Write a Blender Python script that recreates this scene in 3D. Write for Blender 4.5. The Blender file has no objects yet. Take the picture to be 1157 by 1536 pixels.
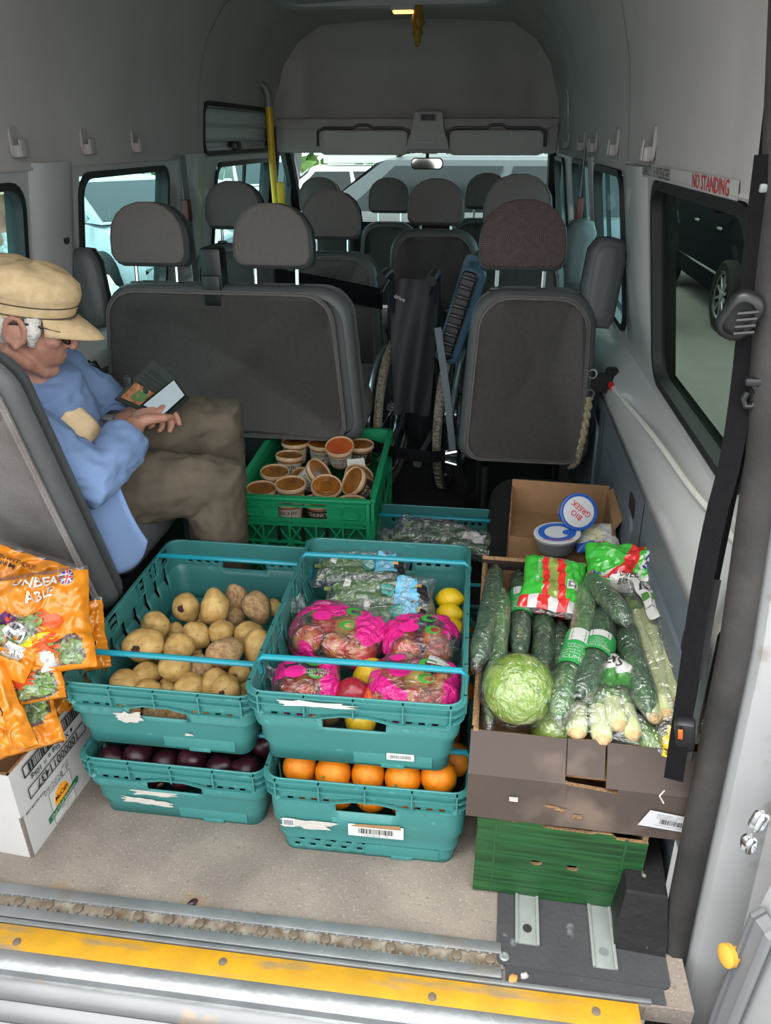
import bpy, bmesh, math, random
from mathutils import Vector, Matrix, Euler, noise
S = bpy.context.scene
COL = S.collection
rnd = random.Random(7)
V = Vector

# ---------------------------------------------------------------- camera, sky, light, exposure
cam_d = bpy.data.cameras.new('camera')
cam = bpy.data.objects.new('camera', cam_d); COL.objects.link(cam)
cam_d.sensor_fit = 'VERTICAL'; cam_d.sensor_height = 36.0; cam_d.lens = 36.0 * 1130 / 1536
cam_d.clip_start = 0.05; cam_d.clip_end = 300
_r = V((0.99191701, 0.12688829, 0.0)); _u = V((-0.0565853, 0.44234123, 0.89505996)); _f = V((-0.11357263, 0.88782521, -0.44594581))
cam.matrix_world = Matrix(((_r.x, _u.x, -_f.x, 0), (_r.y, _u.y, -_f.y, 0), (_r.z, _u.z, -_f.z, 1.32), (0, 0, 0, 1)))
S.camera = cam
S.view_settings.view_transform = 'Standard'; S.view_settings.look = 'None'
S.view_settings.exposure = 1.8; S.view_settings.gamma = 1.0
S.view_settings.use_curve_mapping = False
S.cycles.use_denoising = True
S.cycles.max_bounces = 9; S.cycles.diffuse_bounces = 5; S.cycles.glossy_bounces = 4
S.cycles.transparent_max_bounces = 16; S.cycles.transmission_bounces = 6
S.cycles.caustics_reflective = False; S.cycles.caustics_refractive = False
S.cycles.sample_clamp_indirect = 6.0

world = bpy.data.worlds.new('sky'); S.world = world; world.use_nodes = True
wn = world.node_tree.nodes; wl = world.node_tree.links
wtc = wn.new('ShaderNodeTexCoord'); wno = wn.new('ShaderNodeTexNoise'); wra = wn.new('ShaderNodeValToRGB')
wno.inputs['Scale'].default_value = 2.2; wno.inputs['Detail'].default_value = 6
wra.color_ramp.elements[0].position = 0.38; wra.color_ramp.elements[0].color = (0.74, 0.80, 0.88, 1)
wra.color_ramp.elements[1].position = 0.62; wra.color_ramp.elements[1].color = (1.0, 0.98, 0.955, 1)
wl.new(wtc.outputs['Generated'], wno.inputs['Vector']); wl.new(wno.outputs['Fac'], wra.inputs['Fac'])
wl.new(wra.outputs['Color'], wn['Background'].inputs['Color'])
wn['Background'].inputs['Strength'].default_value = 1.25
sun_d = bpy.data.lights.new('sun', 'SUN'); sun = bpy.data.objects.new('sun', sun_d); COL.objects.link(sun)
sun_d.energy = 1.6; sun_d.angle = math.radians(40); sun_d.color = (1.0, 0.96, 0.9)
sun.rotation_euler = Euler((math.radians(12), math.radians(-24), 0))   # hazy sun high above the car park

# ---------------------------------------------------------------- helpers
def lin(h):
    h = h.lstrip('#'); c = [int(h[i:i + 2], 16) / 255 for i in (0, 2, 4)]
    return tuple((x / 12.92 if x <= .04045 else ((x + .055) / 1.055) ** 2.4) for x in c) + (1,)

def mat(name, hexc, rough=.6, metal=0., var=.12, scale=12., bump=0., bscale=None, hex2=None, spec=.5, coat=0., lo=.35, hi=.65, detail=4, trans=0., alpha=1.):
    """principled surface with a procedural grain"""
    m = bpy.data.materials.new(name); m.use_nodes = True
    n = m.node_tree.nodes; l = m.node_tree.links; b = n['Principled BSDF']
    c = lin(hexc); c2 = lin(hex2) if hex2 else tuple(x * (1 - var) for x in c[:3]) + (1,)
    tc = n.new('ShaderNodeTexCoord'); no = n.new('ShaderNodeTexNoise'); ra = n.new('ShaderNodeValToRGB')
    no.inputs['Scale'].default_value = scale; no.inputs['Detail'].default_value = detail
    l.new(tc.outputs['Object'], no.inputs['Vector']); l.new(no.outputs['Fac'], ra.inputs['Fac'])
    ra.color_ramp.elements[0].position = lo; ra.color_ramp.elements[0].color = c2
    ra.color_ramp.elements[1].position = hi; ra.color_ramp.elements[1].color = c
    l.new(ra.outputs['Color'], b.inputs['Base Color'])
    b.inputs['Roughness'].default_value = rough; b.inputs['Metallic'].default_value = metal
    b.inputs['Specular IOR Level'].default_value = spec
    if coat: b.inputs['Coat Weight'].default_value = coat; b.inputs['Coat Roughness'].default_value = .1
    if trans: b.inputs['Transmission Weight'].default_value = trans
    if alpha < 1: b.inputs['Alpha'].default_value = alpha
    if bump:
        n2 = n.new('ShaderNodeTexNoise'); n2.inputs['Scale'].default_value = bscale or scale * 4; n2.inputs['Detail'].default_value = 3
        bp = n.new('ShaderNodeBump'); bp.inputs['Strength'].default_value = bump; bp.inputs['Distance'].default_value = .01
        l.new(tc.outputs['Object'], n2.inputs['Vector']); l.new(n2.outputs['Fac'], bp.inputs['Height']); l.new(bp.outputs['Normal'], b.inputs['Normal'])
    return m

def addspots(m, hexc, scale, lo, hi, fac=1., seedoff=3.1, detail=3, stretch=None):
    """lay stains / specks of a second colour over a material's base colour"""
    n = m.node_tree.nodes; l = m.node_tree.links; b = n['Principled BSDF']
    src = b.inputs['Base Color'].links[0].from_socket
    tc = n.new('ShaderNodeTexCoord'); mp = n.new('ShaderNodeMapping'); mp.inputs['Location'].default_value = (seedoff, seedoff * .7, -seedoff)
    if stretch: mp.inputs['Scale'].default_value = stretch
    no = n.new('ShaderNodeTexNoise'); no.inputs['Scale'].default_value = scale; no.inputs['Detail'].default_value = detail
    mr = n.new('ShaderNodeMapRange'); mr.inputs['From Min'].default_value = lo; mr.inputs['From Max'].default_value = hi; mr.inputs['To Max'].default_value = fac
    mx = n.new('ShaderNodeMix'); mx.data_type = 'RGBA'
    l.new(tc.outputs['Object'], mp.inputs['Vector']); l.new(mp.outputs['Vector'], no.inputs['Vector']); l.new(no.outputs['Fac'], mr.inputs['Value'])
    l.new(mr.outputs['Result'], mx.inputs[0]); l.new(src, mx.inputs[6]); mx.inputs[7].default_value = lin(hexc)
    l.new(mx.outputs[2], b.inputs['Base Color'])
    return m

def film(name, hexc='#ffffff', gloss=.16, bump=.5, bscale=30., haze=.06, rough=.12, edge=.45):
    """thin clear plastic: mostly transparent, glossy creases, a little milky haze"""
    m = bpy.data.materials.new(name); m.use_nodes = True
    n = m.node_tree.nodes; l = m.node_tree.links; n.remove(n['Principled BSDF']); out = n['Material Output']
    t = n.new('ShaderNodeBsdfTransparent'); t.inputs['Color'].default_value = lin(hexc)
    g = n.new('ShaderNodeBsdfGlossy'); g.inputs['Roughness'].default_value = rough
    d = n.new('ShaderNodeBsdfDiffuse'); d.inputs['Color'].default_value = (.85, .87, .88, 1)
    m1 = n.new('ShaderNodeMixShader'); m2 = n.new('ShaderNodeMixShader')
    lw = n.new('ShaderNodeLayerWeight'); lw.inputs['Blend'].default_value = .25
    ma = n.new('ShaderNodeMath'); ma.operation = 'MULTIPLY_ADD'; ma.inputs[1].default_value = edge; ma.inputs[2].default_value = gloss; ma.use_clamp = True
    tc = n.new('ShaderNodeTexCoord'); no = n.new('ShaderNodeTexNoise'); no.inputs['Scale'].default_value = bscale; no.inputs['Detail'].default_value = 3; no.inputs['Distortion'].default_value = 1.2
    bp = n.new('ShaderNodeBump'); bp.inputs['Strength'].default_value = bump; bp.inputs['Distance'].default_value = .02
    l.new(tc.outputs['Object'], no.inputs['Vector']); l.new(no.outputs['Fac'], bp.inputs['Height'])
    for x in (g, d, lw): l.new(bp.outputs['Normal'], x.inputs['Normal'])
    l.new(lw.outputs['Facing'], ma.inputs[0])
    m1.inputs[0].default_value = haze
    l.new(t.outputs[0], m1.inputs[1]); l.new(d.outputs[0], m1.inputs[2])
    l.new(ma.outputs[0], m2.inputs[0]); l.new(m1.outputs[0], m2.inputs[1]); l.new(g.outputs[0], m2.inputs[2])
    l.new(m2.outputs[0], out.inputs['Surface'])
    return m

def glass(name, hexc, gloss=.05, edge=.12):
    m = film(name, hexc, gloss, 0.0, 1., 0.0, .02, edge)
    return m

class MB:
    """mesh builder: collects faces (with a material slot) and links them as ONE mesh object"""
    def __init__(s): s.v = []; s.f = []; s.m = []; s.mi = 0
    def add(s, verts, faces, M=None):
        o = len(s.v)
        s.v += [tuple((M @ V(p)) if M else p) for p in verts]
        for f in faces: s.f.append(tuple(i + o for i in f)); s.m.append(s.mi)
        return s
    def box(s, c, d, M=None, r=0., seg=2):
        """box of full size d about c, edges rounded by r"""
        bm = bmesh.new(); bmesh.ops.create_cube(bm, size=1)
        bmesh.ops.scale(bm, vec=d, verts=bm.verts)
        if r: bmesh.ops.bevel(bm, geom=bm.edges[:], offset=min(r, min(d) * .49), segments=seg, profile=.5, affect='EDGES')
        bmesh.ops.translate(bm, vec=c, verts=bm.verts); bm.verts.index_update()
        s.add([v.co.copy() for v in bm.verts], [[v.index for v in f.verts] for f in bm.faces], M); bm.free(); return s
    def loft(s, rings, closed=True, cap0=True, cap1=True, M=None):
        n = len(rings[0]); v = [p for r in rings for p in r]; f = []
        for i in range(len(rings) - 1):
            for j in range(n if closed else n - 1):
                k = (j + 1) % n
                f.append((i * n + j, i * n + k, (i + 1) * n + k, (i + 1) * n + j))
        if closed and cap0: f.append(tuple(range(n))[::-1])
        if closed and cap1: f.append(tuple((len(rings) - 1) * n + j for j in range(n)))
        return s.add(v, f, M)
    def tube(s, pts, r, n=8, M=None, flat=None, cap=True, loop=False):
        """round (or flattened) tube along points; r a number or one per point"""
        pts = [V(p) for p in pts]; rings = []; N = len(pts); up = None
        for i, p in enumerate(pts):
            a = pts[i - 1] if (i or loop) else p; b = pts[(i + 1) % N] if (i < N - 1 or loop) else p
            t = (b - a).normalized()
            if up is None:
                up = V((0, 0, 1)) if abs(t.z) < .9 else V((0, 1, 0))
            x = t.cross(up).normalized(); y = x.cross(t).normalized(); up = y
            rr = r[i] if isinstance(r, (list, tuple)) else r
            ry = rr * (flat or 1)
            rings.append([p + x * (rr * math.cos(2 * math.pi * k / n)) + y * (ry * math.sin(2 * math.pi * k / n)) for k in range(n)])
        if loop: rings.append(rings[0])
        return s.loft(rings, True, cap and not loop, cap and not loop, M)
    def lathe(s, prof, n=20, M=None, cap0=True, cap1=True):
        rings = [[(r * math.cos(2 * math.pi * k / n), r * math.sin(2 * math.pi * k / n), z) for k in range(n)] for r, z in prof]
        return s.loft(rings, True, cap0, cap1, M)
    def prism(s, poly, depth, M=None):
        """polygon in xy extruded by depth in z"""
        n = len(poly); v = [(x, y, 0) for x, y in poly] + [(x, y, depth) for x, y in poly]
        return s.add(v, [tuple(range(n))[::-1], tuple(range(n, 2 * n))] + [(i, (i + 1) % n, n + (i + 1) % n, n + i) for i in range(n)], M)
    def slab(s, outline, t, r, M=None, steps=4, bulge=0.):
        """cushion-like slab: outline in xz, thickness t along y, edges rounded by r"""
        cx = sum(p[0] for p in outline) / len(outline); cz = sum(p[1] for p in outline) / len(outline)
        hx = max(abs(p[0] - cx) for p in outline); hz = max(abs(p[1] - cz) for p in outline)
        def ring(y, ins):
            kx = max(1 - ins / hx, .02); kz = max(1 - ins / hz, .02)
            return [(cx + (x - cx) * kx, y, cz + (z - cz) * kz) for x, z in outline]
        R = []
        for i in range(steps + 1):
            a = math.pi / 2 * i / steps; R.append(ring(-t / 2 + r * (1 - math.sin(a)), r * (1 - math.cos(a))))
        if bulge:
            R = [ring(-t / 2 - bulge, min(hx, hz) * .75), ring(-t / 2 - bulge * .7, min(hx, hz) * .4)] + R
        R += [[(x, -y, z) for x, y, z in q] for q in R[::-1]]
        return s.loft(R, True, True, True, M)
    def grid(s, fn, nu, nv, u0=0., u1=1., v0=0., v1=1., M=None, wrap=False):
        v = [fn(u0 + (u1 - u0) * i / nu, v0 + (v1 - v0) * j / nv) for i in range(nu + 1) for j in range(nv + 1)]
        f = [(i * (nv + 1) + j, (i + 1) * (nv + 1) + j, (i + 1) * (nv + 1) + j + 1, i * (nv + 1) + j + 1) for i in range(nu) for j in range(nv)]
        return s.add(v, f, M)
    def build(s, name, mats, parent=None, smooth=True, ang=40, loc=None, M=None):
        me = bpy.data.meshes.new(name); me.from_pydata(s.v, [], s.f); 
        mats = mats if isinstance(mats, (list, tuple)) else [mats]
        for m in mats: me.materials.append(m)
        if len(mats) > 1: me.polygons.foreach_set('material_index', s.m)
        bm = bmesh.new(); bm.from_mesh(me); bmesh.ops.recalc_face_normals(bm, faces=bm.faces); bm.to_mesh(me); bm.free()
        if smooth:
            me.polygons.foreach_set('use_smooth', [True] * len(me.polygons)); me.set_sharp_from_angle(angle=math.radians(ang))
        me.update()
        return put(name, me, parent, M, loc)

def put(name, me, parent=None, M=None, loc=None):
    o = bpy.data.objects.new(name, me); COL.objects.link(o)
    if parent: o.parent = parent
    if M is not None: o.matrix_basis = M
    if loc is not None: o.location = loc
    return o
def tag(o, label=None, cat=None, group=None, kind=None):
    if label: o['label'] = label
    if cat: o['category'] = cat
    if group: o['group'] = group
    if kind: o['kind'] = kind
    return o
def thing(name, label, cat, loc=(0, 0, 0), rz=0., group=None, M=None):
    o = bpy.data.objects.new(name, None); COL.objects.link(o); o.empty_display_size = .05
    if M is not None: o.matrix_basis = M
    else: o.location = loc; o.rotation_euler = (0, 0, rz)
    return tag(o, label, cat, group)
def struct(o): o['kind'] = 'structure'; return o
def dup(root, M, label=None, group=None):
    """a copy of a thing with copies of its parts and sub-parts (mesh data shared)"""
    r = root.copy(); COL.objects.link(r); r.matrix_basis = M
    if label: r['label'] = label
    if group: r['group'] = group
    for ch in list(root.children):
        c = ch.copy(); COL.objects.link(c); c.parent = r
        for g in list(ch.children):
            d = g.copy(); COL.objects.link(d); d.parent = c
    return r
def TR(x, y, z, rx=0, ry=0, rz=0, s=1.):
    return Matrix.Translation((x, y, z)) @ Euler((math.radians(rx), math.radians(ry), math.radians(rz)), 'XYZ').to_matrix().to_4x4() @ (Matrix.Scale(s, 4) if not isinstance(s, tuple) else Matrix.Diagonal(s + (1,)))
def text(name, string, size, m, parent, M=None, warp=None, align='CENTER', bold=0., sx=1., ext=.0):
    """lettering as a flat mesh in local xy (optionally bent onto a surface by warp(x, y))"""
    cu = bpy.data.curves.new(name, 'FONT'); cu.body = string; cu.size = size; cu.align_x = align; cu.align_y = 'CENTER'
    cu.resolution_u = 2; cu.offset = bold * size; cu.extrude = ext
    o = bpy.data.objects.new(name, cu); COL.objects.link(o)
    dg = bpy.context.evaluated_depsgraph_get()
    me = bpy.data.meshes.new_from_object(o.evaluated_get(dg)); me.name = name
    bpy.data.objects.remove(o); bpy.data.curves.remove(cu)
    me.materials.clear(); me.materials.append(m)
    for v in me.vertices:
        v.co.x *= sx
        if warp: v.co = warp(v.co.x, v.co.y)
    return put(name, me, parent, M)
def rrect(w, h, r, n=5, cx=0., cy=0.):
    """rounded rectangle outline"""
    p = []
    for sx, sy, a0 in ((1, 1, 0), (-1, 1, 90), (-1, -1, 180), (1, -1, 270)):
        for i in range(n + 1):
            a = math.radians(a0 + 90 * i / n)
            p.append((cx + sx * (w / 2 - r) + r * math.cos(a), cy + sy * (h / 2 - r) + r * math.sin(a)))
    return p
def barcode(name, w, h, m, parent, M=None, warp=None, seed=1, eps=0.):
    r = random.Random(seed); b = MB(); x = -w / 2
    while x < w / 2 - .0005:
        ww = r.choice((.7, 1, 1.6, 2.4)) * w / 70
        q = [(x, -h / 2), (min(x + ww, w / 2), -h / 2), (min(x + ww, w / 2), h / 2), (x, h / 2)]
        b.add([warp(*p) if warp else (p[0], p[1], eps) for p in q], [(0, 1, 2, 3)]); x += ww + r.choice((.7, 1, 1.5)) * w / 70
    return b.build(name, m, parent, False, M=M)
def blob(fn, nu=16, nv=12):
    """closed star-shaped surface r = fn(direction)"""
    b = MB(); rings = []
    for i in range(1, nv):
        a = math.pi * i / nv
        rings.append([fn(V((math.sin(a) * math.cos(2 * math.pi * j / nu), math.sin(a) * math.sin(2 * math.pi * j / nu), -math.cos(a)))) for j in range(nu)])
    b.loft(rings, True, False, False)
    n0 = len(b.v); b.v.append(tuple(fn(V((0, 0, -1))))); b.v.append(tuple(fn(V((0, 0, 1)))))
    for j in range(nu):
        b.f.append((n0, (j + 1) % nu, j)); b.m.append(0)
        b.f.append((n0 + 1, (nv - 2) * nu + j, (nv - 2) * nu + (j + 1) % nu)); b.m.append(0)
    return b
def skinmesh(parts, voxel, name, m, parent=None, smooth=2, wrinkle=None):
    """one continuous surface: overlapping tapered tubes and ellipsoids fused by a voxel remesh"""
    b = MB()
    for p in parts:
        if p[0] == 't': b.tube(p[1], p[2], p[3] if len(p) > 3 else 12, flat=p[4] if len(p) > 4 else None)
        elif p[0] == 'e':
            e = blob(lambda d: d, 18, 12); b.add(e.v, e.f, p[1])
    o = b.build(name, m, parent, True)
    md = o.modifiers.new('r', 'REMESH'); md.mode = 'VOXEL'; md.voxel_size = voxel
    ms = o.modifiers.new('s', 'SMOOTH'); ms.iterations = smooth; ms.factor = .5
    dg = bpy.context.evaluated_depsgraph_get()
    me = bpy.data.meshes.new_from_object(o.evaluated_get(dg)); o.modifiers.clear(); old = o.data; o.data = me; bpy.data.meshes.remove(old)
    if wrinkle:
        me.update()
        ns = [v.normal.copy() for v in me.vertices]
        for v, q in zip(me.vertices, ns): v.co += q * wrinkle(v.co.copy())
    me.polygons.foreach_set('use_smooth', [True] * len(me.polygons)); me.update()
    return o
# ---------------------------------------------------------------- materials
M_ = {}
M_['paint'] = mat('white_painted_metal', '#b9bab9', .28, var=.05, scale=5, coat=.4)
M_['liner'] = mat('grey_headliner', '#b5b1ae', .85, var=.06, scale=3, bump=.15, bscale=220)
addspots(M_['liner'], '#8a857f', 2.2, .56, .78, .35, stretch=(1, 1, .25))
M_['panel'] = mat('slate_panel', '#5b646d', .55, var=.06, scale=6, bump=.08, bscale=300)
M_['rubber'] = mat('black_rubber', '#191a1b', .55, var=.25, scale=20)
M_['seal'] = mat('dusty_seal', '#302d2b', .85, var=.3, scale=9, bump=.2, bscale=60, hex2='#1e1d1c')
M_['floor'] = mat('speckled_floor', '#8c8277', .82, var=.16, scale=7, bump=.25, bscale=320, hex2='#766d65')
addspots(M_['floor'], '#a59b8b', 170, .58, .68, .6); addspots(M_['floor'], '#4f4842', 110, .60, .70, .45, seedoff=13)
addspots(M_['floor'], '#524b45', 4, .48, .75, .5, seedoff=8.3, detail=6)
addspots(M_['floor'], '#8a6a3a', 6, .64, .74, .6, seedoff=21.7)
addspots(M_['floor'], '#3a3633', 5, .71, .73, .6, seedoff=5.2, stretch=(4, .8, 1))
M_['alu'] = mat('worn_aluminium', '#8f9395', .42, metal=.6, var=.2, scale=14, bump=.08, bscale=90)
addspots(M_['alu'], '#8b7f6e', 9, .58, .72, .6)
M_['steel'] = mat('galvanised_steel', '#868d89', .5, metal=.35, var=.14, scale=24)
M_['chrome'] = mat('chrome', '#d5d8da', .18, metal=1., var=.05)
M_['yellow'] = mat('yellow_step_strip', '#bf8d0d', .6, var=.12, scale=18, hex2='#ab8015', bump=.1)
addspots(M_['yellow'], '#77705f', 30, .54, .70, .8, stretch=(.22, 1.5, 1))
M_['yellow2'] = mat('yellow_handrail_coating', '#e3b80a', .4, var=.06)
M_['blackp'] = mat('black_plastic', '#17181a', .42, var=.2)
M_['mat'] = mat('black_rubber_mat', '#3a3b3e', .75, var=.2, scale=9, bump=.15, bscale=120)
addspots(M_['mat'], '#83838a', 30, .66, .74, .5)
M_['dark'] = mat('dark_carpet', '#1c1b1b', .95, var=.3, scale=40, bump=.3, bscale=260)
M_['web'] = mat('seat_belt_webbing', '#0f0f11', .8, var=.25, scale=90, bump=.2, bscale=400, spec=.12)
M_['seatfab'] = mat('dark_seat_fabric', '#65605d', .92, var=.12, scale=60, bump=.35, bscale=520)
M_['vinyl'] = mat('seat_vinyl', '#4e5152', .5, var=.1, scale=30, bump=.08, bscale=300)
M_['headfab'] = mat('headrest_fabric', '#68625f', .9, var=.08, scale=60, bump=.2, bscale=500)
M_['white_p'] = mat('white_print', '#c4c4c1', .5, var=.03)
M_['black_p'] = mat('black_print', '#151515', .6, var=.05)
M_['red_p'] = mat('red_print', '#c2262a', .5, var=.05)
M_['grey_p'] = mat('grey_print', '#6d6f72', .6, var=.05)
M_['skylamp'] = mat('pale_plastic', '#b9bbbc', .5, var=.04)
M_['glass'] = glass('tinted_window_glass', '#cfeaea', .02)
M_['glass_r'] = glass('smoked_window_glass', '#a6b0a9', .01, .03)
M_['glass_w'] = glass('windscreen_glass', '#b9c9c4', .015)
XC = -.48
def hw(z):
    P = [(-.05, .90), (.0, .90), (.60, .885), (.64, .90), (.70, .955), (.73, .96), (1.23, .88), (1.30, .872), (1.5, .85), (1.7, .79), (1.82, .70), (1.9, .56), (1.93, .0)]
    for (a, b), (c, d) in zip(P, P[1:]):
        if a <= z <= c: return b + (d - b) * (z - a) / (c - a)
    return .9
SX = {'right': 1, 'left': -1}

# ---------------------------------------------------------------- floor and rear sill
b = MB(); b.box((XC, 3.42, -.02), (1.80, 5.2, .04)); floor = struct(b.build('floor', M_['floor']))
b = MB(); b.box((-.47, 3.45, .003), (1.66, 3.3, .006)); struct(b.build('aisle_carpet', M_['dark'], floor))
b = MB(); b.box((.24, .842, .001), (.27, .036, .004)); struct(b.build('dark_floor_strip', M_['mat'], floor))  # thin strip in the mat's dark material, added to darken the floor here
b = MB()                                                           # track rail with punched keyholes: profile swept along x, holes as dark discs below a slotted top
x0, x1 = -1.38, .098
b.box(((x0 + x1) / 2, .887, .004), (x1 - x0, .022, .008), r=.002); b.box(((x0 + x1) / 2, .842, .004), (x1 - x0, .020, .008), r=.002)
NK = 74; dx = (x1 - x0) / NK
for i in range(NK):
    xx = x0 + (i + .5) * dx
    b.box((xx + dx / 2, .8775, .0035), (dx * .34, .008, .007), r=.001); b.box((xx + dx / 2, .8535, .0035), (dx * .34, .008, .007), r=.001)
rail = tag(b.build('track_rail', M_['alu']), kind='structure'); rail.parent = floor
b = MB(); b.box(((x0 + x1) / 2, .8655, .0012), (x1 - x0, .03, .002)); o = b.build('rail_channel', mat('dirty_channel', '#a29a8b', .5, metal=.3, var=.35, scale=30, hex2='#6b5a48'), rail)
mstud = mat('muddy_stud', '#6f6253', .7, var=.3, scale=60)
sb = MB(); sb.lathe([(.0095, 0), (.0095, .004), (.006, .0055), (.002, .0055)], 10); stud0 = None
for i in range(NK // 3):
    if i == 0: stud0 = sb.build('rail_stud', mstud, rail, loc=(x1 - dx, .8655, .002))
    else:
        s_ = stud0.copy(); COL.objects.link(s_); s_.location = (x1 - dx - i * 3 * dx, .8655, .002)
b = MB(); b.box((-.52, .8255, .003), (1.74, .008, .008), r=.001); o = struct(b.build('trim_1', M_['alu'])); o.parent = floor
b = MB(); b.box((-.54, .797, .001), (1.735, .046, .005), r=.001); o = struct(b.build('trim_2', M_['yellow'])); o.parent = floor; strip = o
for x in (-1.1, -.78, -.395, -.02, .255):
    c = MB(); c.lathe([(.0075, 0), (.0075, .001), (.004, .0018)], 12); c.build('screw_head', mstud, strip, loc=(x, .797 + rnd.uniform(-.012, .012), .0036))
b = MB()                                                           # aluminium nosing and ribbed white step below the sill
prof = [(.774, .003), (.768, .004), (.752, .001), (.744, -.006), (.742, -.02), (.735, -.022)]
b.loft([[(x, y, z) for y, z in prof] for x in (-1.5, .33)], closed=False); struct(b.build('trim_3', M_['alu'])).parent = floor
b = MB(); prof = [(.736, -.02)]
y = .73
for i in range(7):
    prof += [(y, -.022 - i * .004), (y - .010, -.030 - i * .004), (y - .022, -.030 - i * .004), (y - .027, -.024 - i * .004)]; y -= .032
prof += [(.48, -.07), (.46, -.2), (.46, -.55)]
b.loft([[(x, yy, z) for yy, z in prof] for x in (-1.6, .42)], closed=False)
bump_m = mat('white_step_paint', '#787b7e', .4, var=.1, scale=8, metal=.15); addspots(bump_m, '#b9955a', 10, .62, .75, .5)
struct(b.build('trim_4', bump_m)).parent = floor

# black mat with two steel anchor strips at the right rear
b = MB(); b.prism(rrect(.30, .34, .012, 4), .004); wm = b.build('rubber_mat', M_['mat'], loc=(.243, 1.025, .0))
tag(wm, 'black rubber mat screwed to the floor in front of the green box', 'mat'); wm.rotation_euler.z = math.radians(-1.5)
c = MB(); c.lathe([(.009, 0), (.009, .0015), (.006, .003), (.002, .002)], 14); c.build('screw', M_['steel'], wm, loc=(-.136, -.155, .004))
for i, (x, y0, y1, lab) in enumerate(((.150, .90, 1.30, 'left steel anchor strip with an open bolt hole in the black mat'), (.285, .872, 1.30, 'right steel anchor strip with a plugged hole in the black mat'))):
    b = MB(); L = y1 - y0; cy_ = (y0 + y1) / 2
    for dx_, w_, h_ in ((0, .034, .0045), (-.019, .006, .0075), (.019, .006, .0075)): b.box((dx_, 0, h_ / 2 + .0042), (w_, L, h_), r=.0012)
    st = b.build('anchor_strip', M_['steel'], loc=(x, cy_, 0)); tag(st, lab, 'strip'); st.rotation_euler.z = math.radians(-1.5)
    c = MB(); c.lathe([(.0085, 0), (.0085, .001), (.007, .0012), (.0065, .0006)], 16); c.build('bolt_hole' if i == 0 else 'hole_plug', M_['seal'] if i == 0 else M_['grey_p'], st, loc=(0, -L / 2 + .03, .0085))
b = MB(); poly = [(-.045, -.11), (.045, -.11), (.045, .11), (-.045, .11)]                # chamfered black block
b.loft([[(x * k, y * (k if i_ else 1) + (.012 if i_ else 0), z) for x, y in poly] for i_, (z, k) in enumerate(((0, 1), (.035, 1.0), (.115, .80), (.12, .78)))])
blk = b.build('wheel_chock', addspots(mat('scuffed_black_block', '#0e0e0f', .6, var=.3, scale=12, bump=.2), '#a09a90', 22, .68, .74, .8), smooth=False, loc=(.352, 1.02, .0)); blk.rotation_euler.z = math.radians(-4)
tag(blk, 'scuffed black chamfered block beside the green box at the door frame', 'block')

# ---------------------------------------------------------------- side walls
WIN = {'right': [(1.285, 2.08, .74, 1.215), (2.60, 3.28, .74, 1.215), (3.42, 4.2, .74, 1.215), (4.75, 5.45, .80, 1.20)],
       'left': [(1.35, 2.24, .70, 1.19), (2.60, 3.36, .70, 1.20), (4.0, 5.0, .72, 1.19), (5.12, 5.62, .80, 1.22)]}
UP = {'right': [], 'left': [(3.80, 4.98, 1.245, 1.465)]}
def wallgrid(side, z0, z1, y0, y1, holes, off=0., nz=None, ny=None):
    ys = sorted(set([y0, y1] + [y for h in holes for y in h[:2] if y0 < y < y1] + [y0 + (y1 - y0) * i / 10 for i in range(11)]))
    zs = sorted(set([z0, z1] + [z for h in holes for z in h[2:] if z0 < z < z1] + [z for z in (.0, .60, .64, .70, .73, 1.23, 1.3, 1.4, 1.5, 1.6, 1.7, 1.76, 1.82, 1.86, 1.9) if z0 < z < z1]))
    b = MB(); s = SX[side]
    idx = {}
    def vi(y, z):
        k = (y, z)
        if k not in idx: idx[k] = len(b.v); b.v.append((XC + s * (hw(z) - off), y, z))
        return idx[k]
    for ya, yb in zip(ys, ys[1:]):
        for za, zb in zip(zs, zs[1:]):
            ym, zm = (ya + yb) / 2, (za + zb) / 2
            if any(h[0] < ym < h[1] and h[2] < zm < h[3] for h in holes): continue
            b.f.append((vi(ya, za), vi(yb, za), vi(yb, zb), vi(ya, zb))); b.m.append(0)
    return b
def ringframe(side, y0, y1, z0, z1, w, r, off, depth=.012):
    w *= .62
    """rubber window surround: square outside, rounded inside, lying on the leaning wall"""
    s = SX[side]; b = MB()
    out = rrect(y1 - y0 + 2 * w * .6, z1 - z0 + 2 * w * .6, r * 1.25, 5, (y0 + y1) / 2, (z0 + z1) / 2)
    inn = rrect(y1 - y0 - w * .8, z1 - z0 - w * .8, r, 5, (y0 + y1) / 2, (z0 + z1) / 2)
    P = lambda p, o: (XC + s * (hw(p[1]) - o), p[0], p[1])
    rings = [[P(p, off) for p in out], [P(p, off + depth) for p in out], [P(p, off + depth) for p in inn], [P(p, off - .02) for p in inn]]
    b.loft(rings, True, False, False); return b
nwin = 0
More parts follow.
